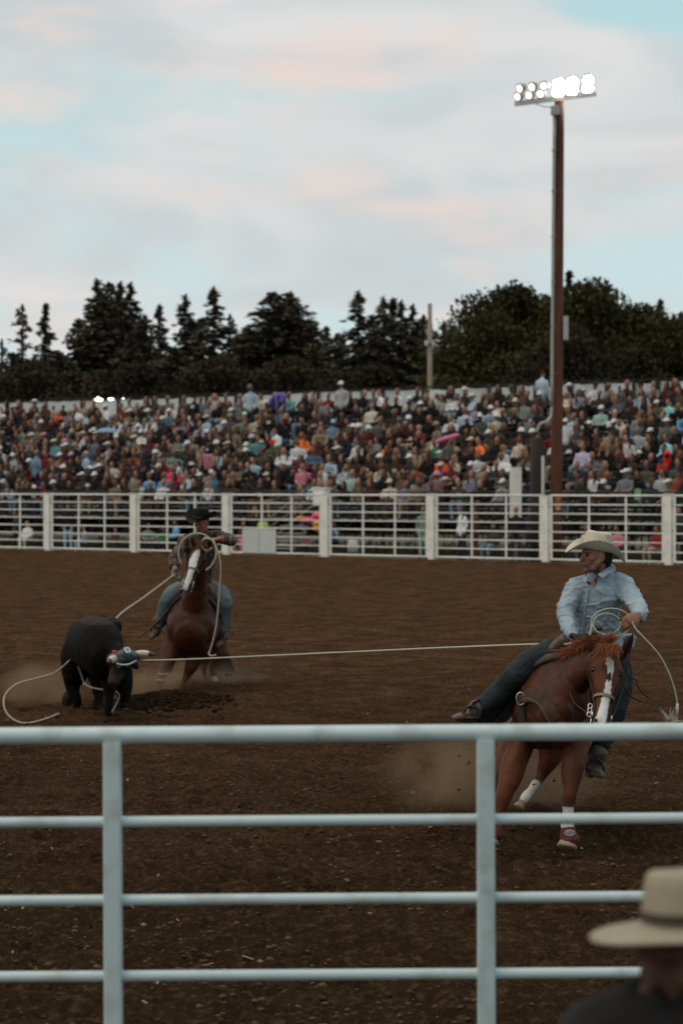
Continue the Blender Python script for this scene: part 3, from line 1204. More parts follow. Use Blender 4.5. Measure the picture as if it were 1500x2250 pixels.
def broadleaf_mesh(name, H, W, seed, n=26000):
    r = np.random.RandomState(seed)
    cl = []
    for i in range(34):
        a, rr = r.rand() * 6.283, math.sqrt(r.rand())
        zz = 0.22 + 0.78 * r.rand()
        env = math.sin(min(1, (1.02 - zz) * 1.75) * 1.571) ** 0.8
        cl.append((math.cos(a) * rr * W / 2 * env, math.sin(a) * rr * W / 2 * env, zz * H * 0.93, (0.08 + 0.09 * r.rand()) * W * 1.05, 0.7 + 0.6 * r.rand()))
    per = n // len(cl)
    V, C = [], []
    for (x, y, z, s, br) in cl:
        u = r.normal(size=(per, 3))
        u /= np.linalg.norm(u, axis=1)[:, None]
        rad = s * (0.45 + 0.6 * r.rand(per, 1)) * (1 + 0.12 * (r.rand(per, 1) < 0.1))
        p = u * rad * np.array((1.1, 1.1, 0.8)) + np.array((x, y, z))
        d1 = r.normal(size=(per, 3))
        d1 /= np.linalg.norm(d1, axis=1)[:, None]
        d2 = np.cross(d1, r.normal(size=(per, 3)))
        d2 /= np.linalg.norm(d2, axis=1)[:, None]
        sz = (0.07 + 0.12 * r.rand(per, 1))
        q = np.stack([p - d1 * sz, p + d2 * sz * .7, p + d1 * sz, p - d2 * sz * .7], 1)
        V.append(q.reshape(-1, 3))
        c = br * (0.55 + 0.9 * r.rand(per))
        C.append(np.repeat(c, 4))
    v = np.concatenate(V)
    f = np.arange(len(v)).reshape(-1, 4)
    c = np.concatenate(C)[:, None] * np.array((0.056, 0.050, 0.021))[None]
    return raw_mesh(name, v, f, c), cl


def build_trees():
    leaf = M('needles', attr=True, rough=0.85, var=0.2, vs=0.4, spec=0.1)
    bark = M('bark', (0.045, 0.034, 0.026), var=0.3, vs=3, stretch=(1, 1, .2))
    protos = [conifer_mesh('crown_spire', 18, 5.6, 1, 1.0, 0.30, 0.35, 0.35),
              conifer_mesh('crown_layered', 16, 6.0, 2, 0.62, 0.22, 0.35, 0.45),
              conifer_mesh('crown_dense', 18, 8.5, 3, 2.1, 0.25, 0.75, 0.2),
              conifer_mesh('crown_narrow', 17, 4.4, 4, 0.9, 0.35, 0.3, 0.4)]
    PH = [18, 16, 18, 17]
    PW = [5.6, 6.0, 8.5, 4.4]
    # (px of tip, py of tip, Y, width in m, kind, label)
    tr = [(50, 668, 125, 6.4, 1, 'loose layered fir with gaps between its branches, beside a spindly fir'),
          (100, 666, 126, 4.4, 3, 'spindly narrow fir with crooked side branches, second from the picture edge'),
          (5, 745, 124, 5.0, 1, 'low ragged fir cut by the picture edge beyond the stand'),
          (172, 698, 130, 5.5, 2, 'lower bushy fir at the foot of the tall fir clump'),
          (213, 612, 128, 7.0, 0, 'tallest fir of the dark clump, above the small lamps'),
          (238, 618, 130, 6.5, 2, 'dense fir with a broken top inside the tall clump'),
          (266, 618, 127, 6.0, 0, 'steep fir in the middle of the tall dark clump'),
          (288, 620, 129, 6.4, 0, 'pointed fir on the rider side of the tall dark clump'),
          (318, 690, 126, 6.4, 2, 'short bushy fir leaning on the tall clump'),
          (350, 668, 134, 4.6, 3, 'thin pale-gapped fir standing in the notch after the tall clump'),
          (408, 646, 130, 6.2, 0, 'slim fir above the black hoodie spectator at the wall'),
          (440, 700, 133, 6.0, 2, 'low fir filling between two slim firs'),
          (470, 629, 128, 6.6, 0, 'slim tall fir with feathery tip, next to the broad cedar'),
          (505, 690, 131, 6.0, 1, 'ragged fir with stray branches beside the broad cedar'),
          (540, 745, 128, 6.0, 2, 'stubby fir tucked against the broad cedar'),
          (605, 640, 127, 9.5, 2, 'broad dense cedar forming one big dark cone, twin top'),
          (638, 640, 128, 9.0, 2, 'second stem of the broad cedar, equally dense'),
          (718, 716, 136, 5.0, 3, 'little spire fir in the dip after the broad cedar'),
          (745, 730, 134, 5.5, 2, 'low rounded fir beneath the lone tall spire'),
          (787, 637, 129, 6.4, 0, 'lone tall spire fir with stepped branches'),
          (820, 690, 133, 5.5, 2, 'mid height fir beside the lone tall spire'),
          (842, 650, 130, 5.6, 0, 'first pointed fir of the four before the utility pole'),
          (862, 655, 133, 5.4, 3, 'second pointed fir of the four before the utility pole'),
          (882, 659, 131, 5.4, 0, 'third pointed fir of the four before the utility pole'),
          (907, 668, 132, 5.6, 0, 'fourth pointed fir of the four before the utility pole'),
          (930, 690, 134, 5.2, 2, 'fir standing directly behind the bare utility pole'),
          (975, 705, 168, 7.0, 0, 'hazy far fir just past the utility pole'),
          (998, 712, 172, 7.5, 2, 'hazy far rounded fir in the low gap of the treeline'),
          (1022, 694, 170, 7.0, 0, 'hazy far fir touching the big leafy tree'),
          (1248, 594, 124, 5.0, 3, 'thin fir tip rising just beside the lamp pole'),
          (1262, 640, 126, 5.0, 0, 'fir half sunk into leafy crowns beside the lamp pole'),
          (1450, 655, 150, 5.0, 3, 'narrow fir poking out of the leafy crowns'),
          (1478, 688, 152, 5.4, 0, 'small spire fir near the picture edge over leafy crowns'),
          (1497, 684, 150, 5.4, 3, 'small fir cut by the picture edge over leafy crowns'),
          (30, 775, 118, 7.5, 2, 'squat dark fir low at the picture edge'),
          (130, 770, 119, 8.0, 2, 'squat dark fir filling beneath the spindly fir'),
          (385, 760, 118, 8.0, 2, 'squat dark fir filling below the slim firs'),
          (690, 770, 120, 8.0, 2, 'squat dark fir at the foot of the broad cedar'),
          (960, 785, 122, 9.0, 2, 'squat dark fir behind the foot of the utility pole')]
    for (px, py, Y, w, k, lab) in tr:
        b = P(px, HY, Y)
        H = CZ + (HY - py) / F * Y
        t = thing('fir_tree', lab, 'tree', (b[0], Y, 0), 'conifers beyond the stand')
        o = bpy.data.objects.new('crown', protos[k])
        COL.objects.link(o)
        o.parent = t
        if not protos[k].materials:
            protos[k].materials.append(leaf)
        wk = w * (1.5 if k != 1 else 1.25)
        o.scale = (wk / PW[k], wk / PW[k], H / PH[k])
        o.rotation_euler = (0, 0, rnd.random() * 6.28)
        mb = MB()
        mb.tube([(b[0], Y, 0), (b[0], Y, H * .5), (b[0], Y, H * .97)], [0.28, 0.16, 0.03], 7)
        mb.build('trunk', bark, t)
    bl = [broadleaf_mesh('crown_leafy', 14, 13, 31), broadleaf_mesh('crown_leafy_wide', 12, 14, 32), broadleaf_mesh('crown_leafy_tall', 14, 9, 33)]
    BH, BW = [14, 12, 14], [13, 14, 9]
    for q in range(3):
        me2 = bl[q][0].copy()
        me2.name = bl[q][0].name + '_shade'
        bl.append((me2, bl[q][1]))
    bt = [(1132, 607, 118, 13.0, 14, 0, 'big leafy tree with gaps at its rim, next to the lamp pole'),
          (1085, 690, 117, 10.0, 14, 1, 'lower skirt tree of the big leafy crown over the stand'),
          (1205, 640, 122, 9.0, 14, 2, 'leafy tree crown passing directly behind the lamp pole'),
          (1300, 622, 116, 12.5, 14, 1, 'broad rounded leafy tree just past the lamp pole'),
          (1365, 665, 119, 10.0, 14, 0, 'leafy tree whose crown slopes down past the rounded one'),
          (1425, 660, 115, 8.5, 14, 2, 'leafy tree with two knobbly tops near the picture edge'),
          (1490, 705, 113, 9.0, 14, 1, 'low leafy tree cut by the picture edge'),
          (1250, 720, 110, 10.0, 12, 1, 'low leafy tree filling behind the grey meter box'),
          (1395, 750, 109, 10.0, 12, 0, 'low leafy tree above the big man in grey'),
          (640, 790, 112, 11.0, 12, 1, 'low leafy bush tree behind the bending purple spectator'),
          (300, 785, 112, 11.0, 12, 0, 'low leafy bush tree behind the stand under the fir clump'),
          (480, 790, 113, 11.0, 12, 1, 'low leafy bush tree behind the stand before the cedar'),
          (820, 790, 114, 11.0, 12, 0, 'low leafy bush tree behind the stand under the lone spire'),
          (80, 800, 113, 11.0, 12, 1, 'low leafy bush tree behind the stand under the layered fir')]
    for (px, py, Y, w, low, k, lab) in bt:
        me, cl = bl[k if low == 14 else k + 3]
        k = k if low == 14 else k
        b = P(px, HY, Y)
        H = CZ + (HY - py) / F * Y
        t = thing('leafy_tree', lab, 'tree', (b[0], Y, 0), 'leafy trees beyond the stand')
        o = bpy.data.objects.new('crown', me)
        COL.objects.link(o)
        o.parent = t
        if not me.materials:
            me.materials.append(M('leaves', attr=True, rough=0.8, var=0.2, vs=0.3, spec=0.05) if low == 14 else M('bush_leaves', (0.055, 0.045, 0.030), rough=.9, var=.4, vs=1, spec=0.0))
        o.scale = (w / BW[k], w / BW[k], H / BH[k])
        mb = MB()
        mb.tube([(b[0], Y, 0), (b[0] + .1, Y, H * .3), (b[0], Y, H * .6)], [0.35, 0.25, 0.08], 8)
        for q in cl[:14]:
            p0 = np.array((b[0] + .08, Y, H * (.2 + .2 * rnd.random())))
            p1 = np.array((b[0] + q[0] * w / BW[k], Y + q[1] * w / BW[k], q[2] * H / BH[k]))
            mb.tube([p0, (p0 + p1) / 2 + (0, 0, .4), p1], [0.13, 0.08, 0.03], 5)
        mb.build('trunk', bark, t)
    # unbroken wood behind everything
    V = []
    C = []
    r = npr
    N = 42000
    x = (r.rand(N) * 2 - 1) * 42
    Y = 138 + r.rand(N) * 14
    top = 6.3 + 2.6 * np_noise(x * 0.35 + 50, Y * 0.2, 41) + 1.2 * np_noise(x * 1.3 + 50, Y * .3, 42)
    z = top * r.rand(N) ** 0.6
    p = np.stack([x, Y, z], 1)
    d1 = r.normal(size=(N, 3))
    d1 /= np.linalg.norm(d1, axis=1)[:, None]
    d2 = np.cross(d1, r.normal(size=(N, 3)))
    d2 /= np.linalg.norm(d2, axis=1)[:, None]
    sz = 0.2 + 0.35 * r.rand(N, 1)
    q = np.stack([p - d1 * sz, p + d2 * sz * .7, p + d1 * sz, p - d2 * sz * .7], 1).reshape(-1, 3)
    col = np.repeat(0.5 + r.rand(N), 4)[:, None] * np.array((0.058, 0.050, 0.036))
    o = link_mesh('woods', raw_mesh('woods', q, np.arange(len(q)).reshape(-1, 4), col), leaf)
    tag(o, 'dark unbroken wood that closes the treeline behind the single trees', 'woods', kind='stuff')


build_trees()
# ================================================================ SPECTATORS
SHIRT = dict(
    black=(0.022, 0.021, 0.022), charcoal=(0.05, 0.05, 0.052), navy=(0.035, 0.04, 0.07), grey=(0.15, 0.155, 0.16),
    white=(0.72, 0.74, 0.74), cream=(0.62, 0.58, 0.46), tan=(0.33, 0.26, 0.18), brown=(0.11, 0.065, 0.045), olive=(0.12, 0.115, 0.07),
    maroon=(0.12, 0.03, 0.035), crimson=(0.30, 0.03, 0.035), rust=(0.30, 0.09, 0.045), orange=(0.95, 0.23, 0.05), scarlet=(0.85, 0.10, 0.04),
    red=(0.75, 0.035, 0.03), pink=(0.66, 0.26, 0.34), fuchsia=(0.72, 0.07, 0.18), mauve=(0.34, 0.17, 0.20), lavender=(0.52, 0.50, 0.62),
    purple=(0.16, 0.12, 0.38), denim=(0.17, 0.27, 0.36), blue=(0.16, 0.36, 0.60), pale_blue=(0.42, 0.53, 0.60), teal=(0.16, 0.34, 0.34), aqua=(0.30, 0.66, 0.68),
    mint=(0.36, 0.50, 0.44), sage=(0.26, 0.33, 0.27), green=(0.05, 0.22, 0.09), lime=(0.35, 0.60, 0.25), pale_grey=(0.40, 0.42, 0.42), teal_blue=(0.09, 0.22, 0.29))
HAIRC = dict(black=(0.012, 0.010, 0.009), brown=(0.05, 0.028, 0.018), dark=(0.022, 0.015, 0.011), blond=(0.28, 0.19, 0.10), grey=(0.28, 0.27, 0.25), white=(0.55, 0.53, 0.48), red=(0.20, 0.07, 0.03))


def person_template(pose, hair):
    o = Org()
    S = (1, 0, 0)
    if pose in ('stand', 'back', 'bend', 'arms_up'):
        hz = 0.92
        if pose == 'bend':
            o.chain([(0, 0.05, hz), (0, 0.0, hz + .22), (0, -.25, hz + .42), (0, -.42, hz + .44)], [(.16, .12), (.15, .12), (.18, .12), (.15, .10)], 'shirt', S)
            o.blob((0, -.58, hz + .38), (.10, .11, .12), 'shirt')
            for s in (-1, 1):
                o.chain([(s * .2, -.38, hz + .42), (s * .22, -.42, hz + .12), (s * .2, -.45, hz - .12)], [.065, .05, .045], 'shirt', S)
                o.blob((s * .2, -.46, hz - .2), .045, 'skin')
        else:
            o.chain([(0, 0, hz), (0, 0, hz + .18), (0, .01, hz + .38), (0, 0, hz + .52), (0, -.01, hz + .58)], [(.165, .12), (.15, .11), (.185, .12), (.16, .09), (.07, .07)], 'shirt', S)
            o.chain([(0, -.01, hz + .56), (0, -.03, hz + .66)], [.055, .055], 'skin', S)
            o.chain([(0, -.04, hz + .67), (0, -.035, hz + .76), (0, -.025, hz + .82)], [(.062, .075), (.078, .10), (.07, .085)], 'skin', S)
            for s in (-1, 1):
                if pose == 'arms_up' and s > 0:
                    o.chain([(s * .19, 0, hz + .48), (s * .30, -.08, hz + .62), (s * .22, -.14, hz + .85)], [.06, .05, .042], 'shirt', S)
                    o.blob((s * .2, -.15, hz + .92), .045, 'skin')
                else:
                    o.chain([(s * .19, 0, hz + .48), (s * .25, .02, hz + .25), (s * .22, -.06, hz + .04)], [.065, .052, .045], 'shirt', S)
                    o.blob((s * .22, -.08, hz - .04), (.03, .04, .06), 'skin')
        for s in (-1, 1):
            o.chain([(s * .09, 0, hz - .02), (s * .11, -.01, .5), (s * .12, .02, .10)], [.095, .07, .05], 'pants', S)
            o.chain([(s * .12, .04, .05), (s * .12, -.14, .035)], [.04, .035], 'shoe', S)
        head = (0, -.035, hz + .76)
        if pose == 'bend':
            head = (0, -.58, hz + .38)
    else:
        lean = {'lean': -.16, 'sit': -.02, 'fold': 0.02, 'phone': -.02, 'turn': 0.0}[pose]
        o.chain([(0, 0, .08), (0, lean * .3, .24), (0, lean * .8, .42), (0, lean, .53), (0, lean, .585)], [(.165, .13), (.155, .12), (.185, .12), (.165, .095), (.07, .07)], 'shirt', S)
        o.chain([(0, lean - .01, .57), (0, lean - .03, .66)], [.055, .055], 'skin', S)
        hx = .03 if pose == 'turn' else 0
        o.chain([(hx, lean - .05, .68), (hx, lean - .045, .77), (hx, lean - .035, .83)], [(.062, .075), (.078, .10), (.07, .085)], 'skin', S)
        o.blob((hx, lean - .145, .745), (.015, .02, .022), 'skin')
        for s in (-1, 1):
            sh = (s * .19, lean, .50)
            if pose == 'fold':
                a = [sh, (s * .25, -.08, .30), (-s * .02, -.20, .30)]
            elif pose == 'phone' and s > 0:
                a = [sh, (s * .24, -.16, .36), (s * .10, -.26, .60)]
            elif pose == 'lean':
                a = [sh, (s * .22, -.30, .22), (s * .05, -.38, .32)]
            else:
                a = [sh, (s * .25, -.06, .26), (s * .13, -.30, .19)]
            o.chain(a, [.068, .053, .043], 'shirt', S)
            e = np.array(a[-1]) + unit(np.array(a[-1]) - np.array(a[-2])) * .06
            o.blob(e, .042, 'skin')
            o.chain([(s * .09, -.02, .09), (s * .13, -.25, .12), (s * .15, -.46, .10)], [.10, .085, .07], 'pants', S)
            o.chain([(s * .15, -.47, .09), (s * .15, -.46, -.15), (s * .15, -.44, -.36)], [.068, .058, .048], 'pants', S)
            o.chain([(s * .15, -.44, -.39), (s * .16, -.60, -.41)], [.042, .036], 'shoe', S)
        head = (hx, lean - .045, .77)
    hx, hy, hz_ = head
    if hair == 'short':
        o.blob((hx, hy + .02, hz_ + .045), (.088, .10, .085), 'hair')
    elif hair == 'long':
        o.blob((hx, hy + .02, hz_ + .04), (.092, .10, .09), 'hair')
        for s in (-1, 1):
            o.chain([(hx + s * .07, hy + .02, hz_), (hx + s * .095, hy + .03, hz_ - .13), (hx + s * .10, hy - .04, hz_ - .28)], [.045, .05, .035], 'hair', S)
        o.chain([(hx, hy + .08, hz_), (hx, hy + .10, hz_ - .26)], [(.09, .05), (.12, .045)], 'hair', S)
    elif hair == 'hood':
        o.blob((hx, hy + .035, hz_ + .02), (.125, .12, .15), 'shirt')
        o.chain([(hx, hy + .05, hz_ - .02), (hx, hy + .03, hz_ - .15)], [(.12, .10), (.14, .10)], 'shirt', S)
        o.blob((hx, hy - .06, hz_ - .01), (.075, .06, .10), 'skin')
    elif hair == 'bald':
        pass
    elif hair == 'hatted':
        o.blob((hx, hy + .035, hz_), (.084, .08, .075), 'hair')
    me, co, tg = o.mesh('person', 0.030, 2)
    nf = len(me.polygons)
    fa = np.array([tuple(p.vertices) for p in me.polygons if len(p.vertices) == 4])
    bpy.data.meshes.remove(me)
    return co, fa, tg, np.array(head)


def hat_template(kind):
    """kind: cap or cow; local origin at head centre"""
    V, Fc, Tg = [], [], []
    n = 14
    if kind == 'cap':
        for i, (z, r) in enumerate(((.02, .096), (.06, .097), (.10, .085), (.125, .055), (.135, .01))):
            for k in range(n):
                a = 6.2832 * k / n
                V.append((r * .9 * math.cos(a), r * 1.08 * math.sin(a), z))
        for i in range(4):
            for k in range(n):
                Fc.append((i * n + k, i * n + (k + 1) % n, (i + 1) * n + (k + 1) % n, (i + 1) * n + k))
        b = len(V)
        for j, (rr, zz) in enumerate(((.09, .035), (.17, .012), (.17, .002), (.09, .022))):
            for k in range(6):
                a = math.radians(-90 + (k - 2.5) * 22)
                V.append((rr * .95 * math.cos(a) * (1 if rr < .1 else .85), rr * 1.1 * math.sin(a), zz))
        for j in range(3):
            for k in range(5):
                Fc.append((b + j * 6 + k, b + j * 6 + k + 1, b + (j + 1) * 6 + k + 1, b + (j + 1) * 6 + k))
    else:
        prof = ((.175, .028), (.14, .018), (.10, .02), (.088, .03), (.084, .08), (.078, .12), (.05, .135), (.005, .118))
        for i, (r, z) in enumerate(prof):
            for k in range(n):
                a = 6.2832 * k / n
                zz = z + (.055 * abs(math.cos(a)) ** 2 if i == 0 else .02 * abs(math.cos(a)) ** 2 if i == 1 else 0)
                V.append((r * .92 * math.cos(a), r * 1.12 * math.sin(a), zz))
        for i in range(len(prof) - 1):
            for k in range(n):
                Fc.append((i * n + k, i * n + (k + 1) % n, (i + 1) * n + (k + 1) % n, (i + 1) * n + k))
        b = len(V)
        for k in range(n):      # underside for thickness
            a = 6.2832 * k / n
            V.append((.172 * .92 * math.cos(a), .172 * 1.12 * math.sin(a), .02 + .055 * abs(math.cos(a)) ** 2))
        for k in range(n):
            a = 6.2832 * k / n
            V.append((.09 * .92 * math.cos(a), .09 * 1.12 * math.sin(a), .008))
        for k in range(n):
            Fc.append((b + k, b + n + k, b + n + (k + 1) % n, b + (k + 1) % n))
            Fc.append((k, b + k, b + (k + 1) % n, (k + 1) % n))
    return np.array(V, float), np.array(Fc)


TEMPL = {}
HATT = {}


def templ(pose, hair):
    if (pose, hair) not in TEMPL:
        TEMPL[(pose, hair)] = person_template(pose, hair)
    return TEMPL[(pose, hair)]


CROWD_M = M('clothes', attr=True, rough=0.85, var=0.14, vs=9, spec=0.15)
SK = [(0.36, 0.19, 0.13), (0.30, 0.155, 0.105), (0.40, 0.225, 0.16), (0.21, 0.11, 0.075), (0.26, 0.135, 0.09)]


def person_arrays(pose, hair, hairc, shirt, pants, skin, print_=None):
    co, fa, tg, head = templ(pose, hair)
    col = np.zeros((len(co), 3))
    for k, c in (('shirt', shirt), ('pants', pants), ('skin', skin), ('hair', hairc), ('shoe', (0.03, 0.025, 0.02))):
        col[tg == k] = c
    if hair == 'short' or hair == 'long' or hair == 'hatted':    # the face stays clear of hair
        hx, hy, hz = head
        face = (co[:, 1] < hy - .045) & (np.abs(co[:, 0] - hx) < .065) & (co[:, 2] < hz + .05) & (co[:, 2] > hz - .12)
        col[face] = skin
    if print_ is not None:
        z0 = 0.36 if pose not in ('stand', 'back') else 1.32
        sgn = 1 if pose == 'back' else -1
        pm = (co[:, 1] * sgn > .03) & (np.abs(co[:, 0]) < .085) & (np.abs(co[:, 2] - z0) < .06) & (tg == 'shirt')
        col[pm] = print_
    return co, fa, col, head


ORD = ['front', 'second', 'third', 'fourth', 'fifth', 'sixth', 'seventh', 'eighth', 'ninth', 'tenth', 'eleventh', 'twelfth', 'top']


def shirt_word(c):
    return c.replace('_', ' ')


# what the photograph shows: column, row of the head, shirt, head, extras
CAT = '''
19 897 maroon long:dark;46 900 maroon hair:brown;66 905 black long:black;88 921 grey cap:tan;130 905 red hair:brown;136 925 white cap:tan
122 893 tan hair:blond;140 890 black hair:dark;168 895 charcoal hair:brown;190 890 tan hair:brown;228 917 charcoal long:black;235 904 white cap:white
255 915 olive long:brown;80 962 tan cap:white;100 960 grey cap:pink;127 974 teal cow:cream;147 972 brown cap:pink;131 1003 mauve cap:white
156 1000 black cap:lavender;190 1005 pale_blue hair:white;215 973 denim hair:brown lean;220 1020 black hair:brown;5 995 pale_blue cap:white
8 1065 charcoal cap:pale_blue;155 1045 black cap:white;178 1047 charcoal cow:white;198 1033 charcoal cow:white;221 1035 black cow:white;190 1055 brown cow:cream
245 987 pale_grey cow:cream;250 1015 white hair:brown;245 1037 olive hair:brown;283 882 tan hair:brown;300 897 black hair:dark;322 899 black hair:black
353 877 charcoal hair:brown;370 887 grey hair:grey;407 882 charcoal hair:dark;478 887 cream long:blond;498 877 maroon hair:brown;305 925 lavender hair:brown
323 925 white hair:brown;350 917 cream long:brown;362 922 charcoal cap:white;395 957 black hair:brown;300 977 tan cow:cream;325 977 maroon hair:blond
348 995 tan hair:blond;372 990 charcoal hair:grey;385 993 sage bald:;410 982 charcoal cow:white;425 987 brown cap:white;462 952 black cap:white
402 1020 white hair:dark;349 1035 black cap:cream;355 1047 blue hair:blond;375 1037 fuchsia hair:blond;408 1043 rust hair:brown;298 1047 tan hair:brown
312 1052 mint hair:dark;470 1052 teal_blue hair:grey;478 962 brown hair:brown;425 968 tan hair:brown;330 1052 blue hair:blond;385 945 black hair:dark
642 870 teal hair:grey;668 875 black long:dark;695 873 olive hair:dark;512 911 black cap:white;531 906 charcoal cap:white;547 962 green cap:lavender
562 968 teal hair:brown;541 987 black cap:white;601 987 olive cap:red;610 957 white hair:dark;668 965 orange long:red;623 997 white long:brown
659 992 white hair:blond;732 937 denim cap:aqua;704 947 tan long:blond;750 997 black cow:cream;697 985 maroon long:brown;671 1027 pink hair:brown
560 1022 pale_blue hair:brown;523 1015 black hair:brown;588 1025 black cap:black;642 1027 black hair:dark;688 1042 maroon hair:dark;704 1037 white hair:blond
608 1047 black long:brown;710 1057 tan bald:;755 1042 pale_blue long:blond;672 930 black hair:brown;719 912 charcoal hair:dark
823 877 grey hair:brown;844 879 white hair:brown;876 867 white hair:red;913 871 black hair:dark;936 860 cream cap:brown;960 873 white long:black
970 869 sage hair:brown;784 884 charcoal hair:brown;786 949 charcoal cap:white;810 949 maroon cap:white;874 935 olive cap:grey;905 935 maroon cap:white
938 937 black hair:blond;966 907 black hair:black;990 937 white hair:brown;855 981 orange hair:brown;872 987 navy hair:blond;817 987 olive hair:brown
915 992 tan long:brown;941 997 charcoal cap:tan;971 1017 scarlet cap:grey;983 987 grey long:blond;955 987 green hair:brown;998 1012 cream long:blond
838 1037 cream long:brown;888 1032 charcoal long:black;915 1032 rust hair:red;960 1045 mauve cap:pink;988 1042 maroon hair:dark;771 1047 mint hair:brown
853 1065 cream cap:cream;880 1057 brown hair:dark;785 985 white hair:dark;795 915 sage hair:brown;830 925 grey hair:brown
1035 857 charcoal cap:cream;1071 855 grey cap:navy;1036 873 pale_blue cow:white;1092 863 black long:dark;1123 857 charcoal cap:brown;1128 873 black hair:brown
1147 860 maroon long:brown;1128 887 olive cap:cream;1152 888 sage cap:brown;1064 892 black hair:brown;1095 889 cream hair:brown;1032 935 black cap:lavender
1033 987 brown cow:cream;1063 975 orange hair:brown;1075 987 black bald:;1092 977 black hair:brown;1108 972 white long:blond;1140 977 cream hair:brown phone
1106 1003 white hair:brown;1172 957 charcoal cap:white;1035 1031 brown cap:white;1049 1017 white hair:brown;1062 1032 tan bald:;1085 1037 charcoal hair:blond
1100 1062 pale_grey cap:white;1257 912 olive bald:;1022 917 pale_blue hair:blond;1175 892 brown cap:brown;1190 905 black hair:brown
1247 851 black cow:white;1282 846 charcoal cow:white;1307 850 white cap:navy;1411 875 pale_blue long:brown;1432 857 sage long:brown
1460 855 maroon long:brown;1490 852 maroon long:brown;1442 892 olive cap:white;1467 887 aqua hair:brown;1314 912 mint cap:white;1343 932 charcoal cap:white
1339 952 tan cap:black;1363 945 cream bald:;1375 912 black cap:black;1401 927 sage long:blond;1403 947 pale_grey hair:blond;1428 951 charcoal cap:white
1495 917 blue hair:blond;1463 967 aqua hair:brown;1460 1007 red hood:;1380 977 white long:brown;1394 987 black cap:white;1280 991 lavender hair:brown
1341 977 olive hair:brown;1266 1032 charcoal hair:brown;1297 1032 navy hair:dark;1330 1030 brown bald:;1305 1018 grey hair:brown;1370 1025 black cap:black
1423 1022 olive hair:red;1480 1042 rust cap:black;1452 1047 pale_grey hair:dark;1420 1062 charcoal cap:brown;1360 985 maroon long:brown;1490 990 black long:dark
1315 965 brown long:brown;1490 1010 black long:dark;1236 1030 black hair:brown;1245 1062 charcoal hair:dark
'''


